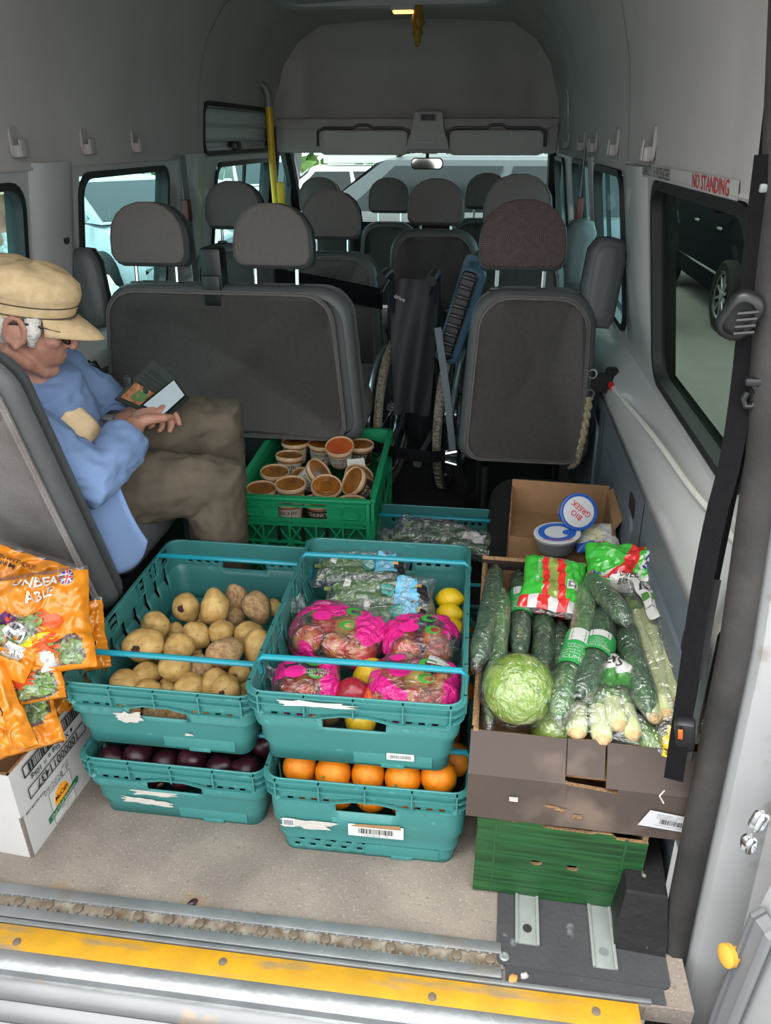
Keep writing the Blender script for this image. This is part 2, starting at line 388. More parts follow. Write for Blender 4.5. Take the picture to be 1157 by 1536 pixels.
for side in ('right', 'left'):
    s = SX[side]
    wl_ = struct(wallgrid(side, -.02, 1.27, 1.06 if side == 'right' else .2, 5.9, WIN[side]).build('wall_' + side, M_['paint'], ang=25))
    b = wallgrid(side, -.02, 1.93, 1.04 if side == 'right' else .2, 5.9, WIN[side] + UP[side], -.05); struct(b.build('wall_outer_skin', M_['paint'], wl_))
    for (y0, y1, z0, z1) in WIN[side]:
        nwin += 1
        b = MB(); b.loft([[(XC + s * (hw(z) + .012), y, z) for y, z in ((y0 - .01, z0 - .01), (y1 + .01, z0 - .01), (y1 + .01, z1 + .01), (y0 - .01, z1 + .01))], [(XC + s * (hw(z) + .016), y, z) for y, z in ((y0 - .01, z0 - .01), (y1 + .01, z0 - .01), (y1 + .01, z1 + .01), (y0 - .01, z1 + .01))]])
        w_ = struct(b.build('window_%d' % nwin, M_['glass_r'] if (side == 'right' and y0 < 2) else M_['glass'], smooth=False))
        struct(ringframe(side, y0, y1, z0, z1, .035, .06, 0.).build('window_frame', M_['rubber'], w_))
        if y0 > 3.3 and y1 < 5.1:                                  # sliding window: middle bar
            b = MB(); ym = (y0 + y1) / 2; b.tube([(XC + s * (hw(z) + .004), ym, z) for z in (z0, z1)], .012, 6); struct(b.build('window_bar', M_['rubber'], w_))
    # grey headliner panels above the windows
    segs = ((.95, 2.47), (2.476, 4.42), (4.426, 5.3)) if side == 'right' else ((.2, 3.72), (3.726, 5.3))
    for i, (ya, yb) in enumerate(segs):
        b = wallgrid(side, 1.235, 1.93, ya, yb, UP[side], .006); o = struct(b.build('headliner_panel', M_['liner'], wl_, ang=50))
    b = MB(); b.tube([(XC + s * (hw(1.235) - .004), y, 1.235) for y in (.95, 2.4, 3.9, 5.3)], .006, 6); struct(b.build('headliner_edge', M_['liner'], wl_))
    # slate lower panels
    for (ya, yb) in (((1.03, 1.62), (1.628, 2.30), (2.308, 3.2)) if side == 'right' else ((1.2, 2.3), (2.308, 3.6))):
        b = wallgrid(side, .01, .57, ya, yb, [], .012); o = struct(b.build('lower_panel', M_['panel'], wl_))
        b = MB(); b.loft([[(XC + s * (hw(z) - q), y, z) for y, z in rrect(yb - ya - .16, .36, .04, 4, (ya + yb) / 2, .30)] for q in (.012, .019, .02)], True, False, True); struct(b.build('pocket_panel', M_['panel'], wl_))
        b = MB(); b.loft([[(XC + s * (hw(z) - q), y, z) for y, z in rrect(.07, .05, .01, 3, ya + .12, .5)] for q in (.013, .014)], True, False, True); struct(b.build('vent_slot', M_['blackp'], wl_))
    # pillars beside the windows, standing proud of the wall
    for (yp, w) in (((2.34, .30), (3.35, .1)) if side == 'right' else ((2.42, .26), (3.66, .34))):
        b = MB(); rings = []
        for z, e in ((.72, 0), (.78, .35), (.86, .8), (.95, 1), (1.1, 1), (1.2, 1), (1.25, 1)):
            rings.append([(XC + s * (hw(z) - q * e), yp + k * w / 2 * (1.5 - .5 * e), z) for k, q in ((-1, 0), (-.85, .012), (-.5, .022), (.5, .022), (.85, .012), (1, 0))])
        b.loft(rings, False); struct(b.build('pillar_cover', M_['paint'], wl_))
    # coat hooks
    for y in ((2.076, 2.674, 3.21, 3.63, 4.36, 5.2) if side == 'right' else (2.22, 2.63, 3.02)):
        h = MB(); h.prism(rrect(.046, .080, .016, 5), .008); h.box((0, -.022, .016), (.044, .034, .022), r=.006); h.box((0, -.014, .029), (.044, .046, .006), r=.003)
        Mh = Matrix(((0, 0, -s, XC + s * (hw(1.31) - .006)), (s, 0, 0, y), (0, 1, 0, 1.305), (0, 0, 0, 1)))
        struct(h.build('coat_hook', mat('hook_plastic', '#a6a09c', .5, var=.04) if not bpy.data.materials.get('hook_plastic') else bpy.data.materials['hook_plastic'], wl_, M=Mh))
wr = bpy.data.objects['wall_right']; wleft = bpy.data.objects['wall_left']
# notice above the rear right window
def nz_(x, y): return V((XC + hw(1.243 + y) - .011 - .0, 1.86 - x, 1.243 + y))
b = MB(); b.grid(lambda u, v: (XC + hw(1.228 + .03 * v) - .0095, 2.47 - 1.12 * u, 1.228 + .03 * v), 8, 1)
# lettering
struct(b.build('notice_strip', mat('notice_strip', '#bdbab7', .5, var=.04), wr))
text('notice_lettering', 'SEATING CAPACITY 16 PASSENGERS', .034, M_['black_p'], wr, warp=lambda x, y: V((XC + hw(1.243 + y) - .0105, 2.10 - x, 1.243 + y)), sx=.85)
text('notice_lettering', 'NO STANDING', .036, M_['red_p'], wr, warp=lambda x, y: V((XC + hw(1.243 + y) - .0105, 1.53 - x, 1.243 + y)), bold=.01, sx=1.05)

# ---------------------------------------------------------------- ceiling, front bulkhead, windscreen
b = MB(); CZ = ((-1, 1.82), (-1, 1.86), (-1, 1.9), (-1, 1.9145)); HX0, HX1, HY0, HY1 = -1.005, -.055, 3.685, 4.355   # ceiling with a square roof-hatch opening
for k in (-1, 1):
    b.loft([[(XC + k * hw(z), y, z) for _, z in CZ] + [((HX0 if k < 0 else HX1), y, 1.92)] for y in (.95, 2, 3, HY0, HY1, 4.9, 5.3)], False)
for ya, yb in ((.95, 2), (2, 3), (3, HY0), (HY1, 4.9), (4.9, 5.3)): b.add([(HX0, ya, 1.92), (HX1, ya, 1.92), (HX1, yb, 1.92), (HX0, yb, 1.92)], [(0, 1, 2, 3)])
ceil = struct(b.build('ceiling', M_['liner'], ang=60))
b = MB(); b.box((XC, 2.3, 1.985), (1.2, 2.76, .02)); b.box((XC, 4.85, 1.985), (1.2, .98, .02)); b.box((-1.03, 4.0, 1.985), (.05, .7, .02)); b.box((.02, 4.0, 1.985), (.15, .7, .02)); struct(b.build('roof_skin', M_['paint'], ceil))
b = MB(); b.loft([[(x, y, z) for x, y in rrect(w, d, .07, 5, -.53, 4.02)] for w, d, z in ((1.12, .84, 1.922), (1.10, .82, 1.895), (1.02, .74, 1.885), (.96, .68, 1.895), (.94, .66, 1.99))], True, False, False)
struct(b.build('trim_5', M_['skylamp'], ceil))
b = MB(); b.prism(rrect(.97, .69, .05, 4, -.53, 4.02), .006); o = struct(b.build('roof_hatch', glass('milky_hatch_pane', '#e8eef0', .05), ceil, loc=(0, 0, 1.99)))
# bulkhead: rounded recess over the cab
b = MB()
def bk(w, h, r, y, cx_=-.455, cz=1.53, dip=0.): return [(x, y + dip * (zz - 1.53), zz) for x, zz in rrect(w, h, r, 6, cx_, cz)]
b.loft([bk(1.76, .58, .10, 5.0, XC, 1.65), bk(1.62, .54, .10, 5.08, XC, 1.65), bk(1.44, .48, .12, 5.12, cz=1.615), bk(1.36, .44, .10, 5.13, cz=1.595), bk(1.31, .40, .08, 5.19, cz=1.59, dip=-.10), bk(1.1, .3, .06, 5.24, cz=1.59, dip=-.3), bk(.5, .1, .04, 5.25, cz=1.59, dip=-.3)], True, False, True)
wf = struct(b.build('wall_front', M_['liner'], ang=70))
b = MB(); b.grid(lambda u, v: (-1.38 + 1.8 * u, 5.06 + .62 * v, 1.375 - .01 * math.sin(v * 3.1) + .02 * v), 10, 6); struct(b.build('cab_headliner', M_['liner'], wf))
b = MB()                                                            # windscreen and cowl
b.loft([[(x, 5.62 + (1.30 - z) * .8 - .06 * abs(x - XC) ** 2, z) for x in (-1.36, -.9, XC, -.06, .40)] for z in (.80, 1.41)], False); struct(b.build('window_9', M_['glass_w']))
for s_, nm in ((-1, 'left'), (1, 'right')):
    b = MB(); b.tube([(XC + s_ * .865, 5.30, 1.33), (XC + s_ * .90, 5.62, 1.05), (XC + s_ * .93, 5.9, .75)], .045, 8); struct(b.build('trim_%d' % (6 if s_ < 0 else 7), M_['rubber'])).parent = wf
b = MB(); b.loft([[(x, y, z) for y, z in ((5.15, .45), (5.15, .72), (5.22, .82), (5.5, .86), (6.05, .80), (6.05, .2))] for x in (-1.40, .44)], True); struct(b.build('dashboard', M_['blackp'], wf))

b = MB(); b.box((XC + .01, 5.035, 1.325), (1.70, .05, .19), r=.02); struct(b.build('header_rail', M_['liner'], wf))
# cab overhead fittings
vm = M_['liner']
for nm, cx_, w, lab in (('l', -.768, .535, 'left grey sun visor folded up above the windscreen'), ('r', .018, .55, 'right grey sun visor folded up above the windscreen')):
    t = thing('sun_visor', lab, 'visor', (cx_, 4.965, 1.288), group=None)
    b = MB(); b.slab([(x, y) for x, y in rrect(w, .135, .035, 5)], .028, .012); b.build('visor_panel', mat('visor_' + nm, '#bdb9b4', .8, var=.05), t)
    b = MB(); b.tube([(x, -.008, z) for x, z in ((-w / 2 - .01, -.02), (-w / 2 - .008, .06), (-w / 2 + .03, .078), (-.06, .078), (-.03, .094), (.03, .094), (.06, .078), (w / 2 - .03, .078), (w / 2 + .008, .06), (w / 2 + .01, -.02))], .008, 6); b.build('visor_recess_edge', M_['blackp'], t)
t = thing('overhead_console', 'grey overhead console with a display and lamp between the visors', 'console', (-.378, 4.93, 1.345))
b = MB(); b.loft([[(x, -.02 - k * .02, z) for x in (-w, w)] + [(x, .12, z) for x in (w, -w)] for z, w, k in ((.115, .060, 0), (.10, .080, 1), (.02, .090, 1.4), (-.05, .115, 1.6), (-.09, .125, 1.2))]); b.build('console_body', M_['liner'], t)
b = MB(); b.box((0, -.045, .075), (.09, .012, .036), r=.004); b.build('display_bezel', M_['grey_p'], t)
b = MB(); b.box((0, -.052, .075), (.072, .006, .022), r=.002); b.build('display', M_['blackp'], t)
b = MB(); b.box((0, -.056, -.055), (.10, .006, .014), r=.002); b.build('map_lamp', M_['skylamp'], t)
t = thing('rear_view_mirror', 'wide rear view mirror hanging from the windscreen top', 'mirror', (-.425, 5.5, 1.16))
b = MB(); b.slab([(x, y) for x, y in rrect(.215, .072, .03, 6)], .03, .012); b.build('mirror_housing', M_['blackp'], t)
b = MB(); b.prism(rrect(.20, .058, .025, 6), .001, TR(0, -.0165, 0, 90)); b.build('mirror_glass', mat('mirror_glass', '#d8d4c8', .05, metal=1.), t)
b = MB(); b.tube([(0, .01, .03), (0, .04, .11)], .012, 8); b.build('mirror_stem', M_['blackp'], t)
t = thing('roof_ornament', 'amber tassel ornament hanging under the roof hatch', 'ornament', (-.40, 4.38, 1.80))
b = MB(); b.lathe([(.004, .10), (.022, .095), (.018, .07), (.030, .05), (.034, .02), (.022, 0), (.028, -.02), (.018, -.045), (.012, -.075), (.002, -.08)], 9); b.build('tassel', mat('amber_bead', '#a57a22', .5, var=.3, scale=60), t)
lampm = bpy.data.materials.new('amber_lamp'); lampm.use_nodes = True; e_ = lampm.node_tree.nodes['Principled BSDF']; e_.inputs['Emission Color'].default_value = (1, .45, .1, 1); e_.inputs['Emission Strength'].default_value = 1.2; e_.inputs['Base Color'].default_value = (.9, .5, .2, 1)
t = thing('ceiling_lamp', 'small glowing amber lamp beside the hanging tassel', 'lamp', (-.475, 4.40, 1.875))
b = MB(); b.box((0, 0, -.004), (.10, .05, .012), r=.005); b.build('lamp_lens', lampm, t); b = MB(); b.box((0, 0, .025), (.12, .07, .05), r=.006); b.build('lamp_base', M_['skylamp'], t)

# ---------------------------------------------------------------- sliding door on the left: ribbed white upper skin, latch
b = MB()
prof = []
for i in range(23):
    z = 1.235 + .25 * i / 22; q = .018 if (i % 6) in (0,) else .0
    prof.append((z, q))
b.loft([[(XC - hw(z) - .03 + q, y, z) for z, q in prof] for y in (3.7, 5.1)], False); d1 = struct(b.build('door_1', mat('door_skin', '#d3d8d8', .35, var=.06, scale=4)))
b = MB(); b.box((XC - hw(1.27) - .0, 4.30, 1.275), (.05, .09, .045), r=.008); struct(b.build('door_latch', M_['blackp'], d1))
text('door_sticker', 'DEEP CLEANED', .03, M_['red_p'], d1, M=Matrix(((0, 0, 1, XC - hw(1.275) - .006), (1, 0, 0, 4.72), (0, 1, 0, 1.275), (0, 0, 0, 1))))
struct(ringframe('left', 3.80, 4.98, 1.25, 1.46, .03, .05, 0.).build('door_seal', M_['rubber'], d1))
b = MB(); b.tube([(XC - hw(z) + .012, 5.10, z) for z in (.3, .7, 1.0, 1.25, 1.46)], .03, 8); struct(b.build('door_post_seal', M_['rubber'], d1))
# yellow grab pole
t = thing('grab_pole', 'yellow upright grab pole with grey elbow beside the sliding door', 'pole', (-1.27, 4.72, 0))
b = MB(); b.tube([(.02, 0, .55), (.01, 0, .9), (0, 0, 1.2), (0, 0, 1.48)], .021, 12); b.build('yellow_sleeve', M_['yellow2'], t)
b = MB(); b.tube([(0, 0, 1.47), (0, 0, 1.53), (-.012, 0, 1.565), (-.045, 0, 1.585)], .024, 12); b.build('elbow', M_['steel'], t)
b = MB(); b.slab([(x, y) for x, y in rrect(.07, .11, .03, 6)], .02, .006, TR(-.055, 0, 1.59, 0, -12, 90)); b.build('wall_flange', M_['grey_p'], t)
b = MB(); b.tube([(.02, 0, .93), (.06, .0, .95), (.11, .02, .90), (.13, .04, .80)], .02, 10); b.box((.04, 0, 1.0), (.05, .03, .16), r=.008); b.build('lower_bracket', M_['yellow2'], t)

# ---------------------------------------------------------------- rear right door frame: seal, jamb, open door
SP = [(.408, .90, -.30), (.411, .925, -.10), (.411, .948, .10), (.414, .975, .30), (.424, 1.03, .60), (.420, 1.09, .9), (.376, 1.13, 1.27), (.32, 1.13, 1.6), (.22, 1.13, 1.78), (.0, 1.13, 1.86), (-.5, 1.13, 1.90)]
b = MB(); b.tube(SP, .025, 10); struct(b.build('trim_8', M_['seal']))
b = MB()
b.loft([[(x + .015, y + .012, z), (x + .024, y - .004, z), (x + .034, y - .020, z), (x + .07, y - .03, z), (x + .10, y - .022, z), (x + .13, y - .05, z), (x + .17, y - .055, z), (x + .19, y + .06, z)] for x, y, z in SP[:7]], False)
jm = mat('dirty_white_jamb', '#8d8f90', .35, var=.06, scale=7); addspots(jm, '#6b5f4f', 14, .60, .72, .6); struct(b.build('trim_9', jm))
b = MB(); b.tube([(XC + hw(z) - .01, .965, z) for z in (1.2, 1.3, 1.45, 1.6, 1.75)], .014, 8); struct(b.build('trim_10', mat('white_edge_trim', '#d2d0ce', .8, var=.1, scale=60, bump=.4)))
for (x, y, z, r_) in ((.462, .905, .385, 20), (.455, .90, .34, -15)):
    b = MB(); b.slab(rrect(.022, .035, .009, 4), .02, .006, TR(x, y - .02, z, 0, r_, 30)); struct(b.build('door_striker', M_['chrome'], bpy.data.objects['trim_9']))
d2 = MB()
dx0 = .50
out = [(.47, -.55), (.465, -.2), (.46, .0), (.47, .18), (.485, .32), (.50, .46), (.515, .58)]
d2.loft([[(x, .84, z) for x, z in out], [(x + .015, .80, z) for x, z in out], [(x + .02, .55, z) for x, z in out], [(x + .03, .2, z) for x, z in out]], False)
d2.loft([[(x, .84, z) for x, z in out], [(x + .06, .86, z) for x, z in out], [(x + .35, .84, z) for x, z in out]], False)
dr = struct(d2.build('door_2', mat('outer_door_paint', '#9a9d9f', .3, var=.04, coat=.4), ang=60))
b = MB(); b.slab([(.0, .24), (.02, .25), (.04, .20), (.06, .14), (.14, .11), (.14, -.3), (-.01, -.3), (-.012, .0)], .05, .012, TR(.462, .80, .02, 0, 0, 20)); struct(b.build('door_bracket', M_['grey_p'], dr))
b = MB(); b.lathe([(.0, -.02), (.012, -.02), (.012, .012), (.018, .016), (.018, .026), (.010, .03), (0, .03)], 14, TR(.462, .825, .155, 20, -80, 0), True, True); struct(b.build('door_stop', mat('amber_stop', '#d59c3c', .5, var=.06), dr))
# ---------------------------------------------------------------- outside: car park, cars, trees
GZ = -.62
ag = mat('asphalt', '#83837f', .9, var=.14, scale=3, bump=.3, bscale=120); addspots(ag, '#a7a7a3', 90, .6, .68, .5)
b = MB(); b.box((0, 10, GZ - .05), (120, 120, .1)); gnd = struct(b.build('ground', ag))
for (x0, y0, x1, y1, hx, w) in ((1.25, 1.2, 4.5, 2.2, '#d8d8d2', .09), (1.3, 2.6, 5, 3.6, '#b7a85a', .10), (1.2, .3, 4, 1.1, '#b7a85a', .10), (-7, 2.2, -2, 2.6, '#d8d8d2', .1), (-9, 5.6, -2, 5.9, '#d8d8d2', .1)):
    L = math.hypot(x1 - x0, y1 - y0); b = MB(); b.box((0, 0, 0), (L, w, .008))
    struct(b.build('parking_line', mat('line_paint', hx, .8, var=.3, scale=14), gnd, M=TR((x0 + x1) / 2, (y0 + y1) / 2, GZ + .004, 0, 0, math.degrees(math.atan2(y1 - y0, x1 - x0)))))
tyre_m = mat('tyre_rubber', '#1b1b1b', .8, var=.2); alloy = mat('alloy_rim', '#b9bcbf', .3, metal=.7, var=.05)
cglass = mat('car_glass', '#20272b', .12, var=.2, coat=.1); lampw = mat('lamp_glass', '#cfd6da', .1, var=.05, coat=.8)
def car(label, hexc, M, L=4.5, W=1.8, suv=False, roofbox=False, rails=False):
    t = thing('car', label, 'car', M=M)
    pm = mat('car_paint', hexc, .35, var=.03, coat=0 if hexc == '#23262a' else .05, spec=0 if hexc == '#23262a' else .12)
    h = .22 if suv else 0.
    # lower body stations: x, z bottom, z top, half width
    st = [(-L / 2, .45, .80 + h, W * .40), (-L / 2 + .06, .30, .92 + h, W * .46), (-L / 2 + .5, .22 + h / 3, 1.0 + h, W * .5), (-.6, .2 + h / 3, .98 + h, W * .5), (.75, .2 + h / 3, .96 + h, W * .5), (1.2, .2 + h / 3, .92 + h, W * .5), (L / 2 - .35, .22 + h / 3, .80 + h, W * .48), (L / 2 - .07, .25 + h / 4, .68 + h, W * .42), (L / 2, .35, .58 + h, W * .36)]
    b = MB(); b.loft([[(x, -w * .96, zb), (x, -w, zb + .15), (x, -w, zt - .22), (x, -w * .93, zt - .04), (x, -w * .75, zt), (x, w * .75, zt), (x, w * .93, zt - .04), (x, w, zt - .22), (x, w, zb + .15), (x, w * .96, zb)] for x, zb, zt, w in st])
    zr = 1.45 + h * 1.4; zb = .94 + h; xa, xb, xc_, xd = (-L / 2 + .12, -L / 2 + .45, .45, 1.25) if suv else (-L / 2 + .5, -L / 2 + 1.15, .35, 1.25)
    ca = lambda x0, x1, z, w: [(x0, -w, z), (x1, -w, z), (x1, w, z), (x0, w, z)]
    b.loft([ca(xa, xd, zb, W * .46), ca(xa + (xb - xa) * .5, xd + (xc_ - xd) * .5, (zb + zr) / 2, W * .425), ca(xb, xc_, zr - .03, W * .385), ca(xb + .12, xc_ - .12, zr, W * .34)])
    b.build('car_body', pm, t, ang=35)
    lerp = lambda k, a, c: a + (c - a) * k
    for sy in (-1, 1):
        for (k0, k1) in ((.08, .46), (.50, .92)):
            g = MB(); q = []
            for kz, in ((.10,), (.86,)):
                z = lerp(kz, zb, zr); xl, xr = lerp(kz, xa, xb), lerp(kz, xd, xc_); w = lerp(kz, W * .463, W * .392)
                q.append([(lerp(k0, xl, xr), sy * (w + .006), z), (lerp(k1, xl, xr), sy * (w + .006), z)])
            g.add([q[0][0], q[0][1], q[1][1], q[1][0], *[(p[0], p[1] - sy * .02, p[2]) for p in (q[0][0], q[0][1], q[1][1], q[1][0])]], [(0, 1, 2, 3), (0, 1, 5, 4), (1, 2, 6, 5), (2, 3, 7, 6), (3, 0, 4, 7), (7, 6, 5, 4)])
            g.build('side_window', cglass, t, False)
        g = MB(); g.box((1.0, sy * (W * .5 + .08), zb + .08), (.12, .2, .13), r=.04); g.build('wing_mirror', pm, t)
        g = MB(); g.box((-.35, sy * (W * .5 + .004), zb - .17), (.2, .025, .035), r=.01); g.box((.72, sy * (W * .5 + .004), zb - .17), (.2, .025, .035), r=.01); g.build('door_handle', M_['chrome'], t)
        g = MB(); g.box((0, sy * (W * .5 + .004), .52), (2.2, .02, .03), r=.008); g.build('side_strip', M_['chrome'], t)
        g = MB(); g.slab(rrect(.14, .34, .06, 4), .12, .04, TR(L / 2 - .12, sy * W * .34, .66 + h * .9, 0, 90, sy * -12)); g.build('headlamp', lampw, t)
        for xw in (-L * .31, L * .31):
            ro = .32 + h * .25; Mw = TR(xw, sy * (W * .5 - .10), ro, sy * -90)
            g = MB(); g.lathe([(ro * .66, 0), (ro * .92, -.01), (ro, .04), (ro, .17), (ro * .92, .2), (ro * .68, .19)], 28, Mw, False, False); wh = g.build('wheel', tyre_m, t)
            g = MB(); g.lathe([(ro * .70, .19), (ro * .66, .20), (ro * .62, .16), (ro * .60, .10), (ro * .2, .08), (.02, .08)], 28, Mw, False, True); g.build('rim_dish', M_['blackp'], wh)
            g = MB()
            for k in range(10): g.box((ro * .38, 0, .165), (ro * .54, .035, .03), Mw @ Matrix.Rotation(k * math.pi / 5 + .3, 4, 'Z'), r=.01)
            g.lathe([(.06, .15), (.06, .185), (.03, .19), (0, .19)], 12, Mw, True, True); g.lathe([(ro * .66, .17), (ro * .64, .19), (ro * .6, .18)], 28, Mw, False, False); g.build('rim_spokes', alloy, wh)
    zt = lambda k: (lerp(k, xd, xc_), lerp(k, zb, zr), lerp(k, W * .44, W * .37))
    for nm, f in (('windscreen', zt), ('rear_window', lambda k: (lerp(k, xa, xb), lerp(k, zb, zr), lerp(k, W * .44, W * .37)))):
        q = [f(.06), f(.88)]; e = .012 if nm == 'windscreen' else -.012
        g = MB(); g.add([(q[0][0] + e, -q[0][2], q[0][1] + .01), (q[0][0] + e, q[0][2], q[0][1] + .01), (q[1][0] + e, q[1][2], q[1][1] + .01), (q[1][0] + e, -q[1][2], q[1][1] + .01)], [(0, 1, 2, 3)]); g.build(nm, cglass, t, False)
    g = MB(); g.box((L / 2 - .01, 0, .55 + h), (.06, W * .42, .16), r=.02); g.build('grille', M_['blackp'], t)
    g = MB(); g.box((L / 2 + .03, 0, .38 + h * .5), (.02, .5, .11), r=.004); g.build('number_plate', M_['white_p'], t)
    if rails:
        for sy in (-1, 1):
            g = MB(); g.tube([(xb + .1, sy * W * .34, zr), (xb + .2, sy * W * .34, zr + .06), (xc_ - .25, sy * W * .34, zr + .06), (xc_ - .1, sy * W * .34, zr)], .02, 6); g.build('roof_rail', M_['blackp'], t)
    if roofbox:
        g = MB(); g.loft([[(x, y * k, zr + .05 + zz) for x, y in rrect(1.7, .8, .2, 4)] for zz, k in ((0, .92), (.02, 1), (.2, 1), (.34, .88), (.38, .6))]); g.build('roof_box', M_['white_p'], t)
    return t
car('white saloon car facing the left windows of the van', '#dfe6e8', TR(-5.6, 7.2, GZ, 0, 0, -28))
car('pale grey hatchback parked beyond the sliding door window', '#b9c2c6', TR(-5.4, 11.0, GZ, 0, 0, -35), L=4.2)
car('white car far behind the sliding door', '#e4e8ea', TR(-9.6, 17.5, GZ, 0, 0, -30), L=4.2)
car('large grey estate car parked side-on ahead of the windscreen', '#6d7378', TR(-.65, 9.2, GZ, 0, 0, 182), L=4.9, W=1.95, suv=True, rails=True)
car('white car carrying a white roof box beyond the windscreen', '#e9ebec', TR(-2.3, 15.5, GZ, 0, 0, 12), L=4.4, roofbox=True)
car('black off-road car with bright alloy wheels beside the rear right window', '#23262a', TR(3.64, 10.4, GZ, 0, 0, -90), L=4.9, W=1.95, suv=True)
car('silver car seen through the far right windows', '#c4cacc', TR(6.2, 8.6, GZ, 0, 0, 80), L=4.4)
car('white car seen through the front side window of the cab', '#e6eaea', TR(-5.6, 19.5, GZ, 0, 0, -60), L=4.3)
leafm = mat('tree_leaves', '#6f9440', .7, var=.4, scale=2.2, hex2='#3e6127'); barkm = mat('bark', '#54473a', .9, var=.3)
def tree(label, x, y, h, r, seed):
    R = random.Random(seed); t = thing('tree', label, 'tree', (x, y, GZ), group=None)
    b = MB(); b.tube([(0, 0, 0), (.1, 0, h * .3), (0, .1, h * .6)], [.22, .17, .08], 8); b.build('trunk', barkm, t)
    b = MB()
    for i in range(520):
        d = V((R.gauss(0, 1), R.gauss(0, 1), R.gauss(0, 1))).normalized() * (r * R.random() ** .4); c = V((d.x, d.y, h * .62 + d.z * .8)); s_ = R.uniform(.16, .38)
        a = V((R.gauss(0, 1), R.gauss(0, 1), R.gauss(0, 1))).normalized(); e = a.orthogonal().normalized(); n_ = a.cross(e)
        b.add([c - a * s_, c + e * s_ * .5 + n_ * .05, c + a * s_, c - e * s_ * .5 + n_ * .05], [(0, 1, 2, 3)])
    tag(b.build('foliage', leafm, t, False), kind='stuff')
tree('left leafy tree beyond the white roof box car', -7.0, 26, 6.2, 2.9, 1); tree('middle leafy tree behind the parked cars ahead', -1.2, 30, 6.4, 2.8, 2)
tree('right leafy tree behind the grey estate car', 4.8, 27, 6.0, 2.9, 3); tree('tall leafy tree beyond the left car park', -15, 24, 8, 4, 4)
# house wall / hedge far left keeps the horizon closed
b = MB()
R = random.Random(5)
for i in range(900):
    c = V((R.uniform(-34, 12), 33 + R.uniform(-1, 1), GZ + R.uniform(.1, 2.6))); s_ = R.uniform(.2, .5); a = V((R.gauss(0, 1), R.gauss(0, .6), R.gauss(0, 1))).normalized(); e = a.orthogonal().normalized()
    b.add([c - a * s_, c + e * s_ * .6, c + a * s_, c - e * s_ * .6], [(0, 1, 2, 3)])
hd = b.build('hedge', leafm, None, False); tag(hd, 'long green hedge along the far side of the car park', 'hedge', kind='stuff')
# ---------------------------------------------------------------- seats
def dshape(w, h, n=9, sq=.5):
    """arched outline: flat bottom with small corners, round top"""
    p = [(-w / 2, .03), (-w / 2 + .012, .008), (-w / 2 + .03, 0), (w / 2 - .03, 0), (w / 2 - .012, .008), (w / 2, .03)]
    for i in range(n + 1):
        a = math.pi * i / n; c, s_ = math.cos(a), math.sin(a)
        p.append((w / 2 * math.copysign(abs(c) ** .9, c), h * .40 + h * .60 * abs(s_) ** .95))
    return p
M_['motif'] = mat('motif_headrest_fabric', '#5a4c4a', .92, var=.25, scale=60, bump=.2, bscale=500)
def motif(m):
    n = m.node_tree.nodes; l = m.node_tree.links; bs = n['Principled BSDF']; src = bs.inputs['Base Color'].links[0].from_socket
    tc = n.new('ShaderNodeTexCoord'); vo = n.new('ShaderNodeTexVoronoi'); vo.inputs['Scale'].default_value = 22
    rot = n.new('ShaderNodeVectorRotate'); rot.rotation_type = 'Y_AXIS'; sp = n.new('ShaderNodeSeparateColor'); mu = n.new('ShaderNodeMath'); mu.operation = 'MULTIPLY'; mu.inputs[1].default_value = 3.1
    wv = n.new('ShaderNodeTexWave'); wv.inputs['Scale'].default_value = 55; mx = n.new('ShaderNodeMix'); mx.data_type = 'RGBA'; mr = n.new('ShaderNodeMapRange'); mr.inputs['From Min'].default_value = .6; mr.inputs['From Max'].default_value = .8; mr.inputs['To Max'].default_value = .8
    l.new(tc.outputs['Object'], vo.inputs['Vector']); l.new(vo.outputs['Color'], sp.inputs['Color']); l.new(sp.outputs[0], mu.inputs[0]); l.new(mu.outputs[0], rot.inputs['Angle'])
    l.new(tc.outputs['Object'], rot.inputs['Vector']); l.new(rot.outputs[0], wv.inputs['Vector']); l.new(wv.outputs['Fac'], mr.inputs['Value']); l.new(mr.outputs[0], mx.inputs[0]); l.new(src, mx.inputs[6]); mx.inputs[7].default_value = lin('#2e2625'); l.new(mx.outputs[2], bs.inputs['Base Color'])
motif(M_['motif'])
def headrest(parent, x, z, hm, w=.265, h=.205, t=.105, post=.06, tilt=-4):
    hd_ = MB(); hd_.slab(dshape(w, h), t, .03, bulge=.006); o = hd_.build('headrest', M_['vinyl'], parent, M=TR(x, 0, z + post, tilt), ang=60)
    f_ = MB(); q = [(px * .955, .012 + pz * .93) for px, pz in dshape(w, h)]; f_.slab(q, .012, .005, TR(0, -t / 2 - .004, 0), bulge=.005); f_.build('headrest_cover', hm, o, ang=60)
    for sx in (-1, 1):
        p = MB(); p.tube([(sx * w * .27, 0, -post), (sx * w * .27, 0, .02)], .007, 8); p.build('post', M_['chrome'], o)
        p = MB(); p.box((sx * w * .27, 0, -post + .004), (.04, .03, .014), r=.004); p.build('post_socket', M_['blackp'], o)
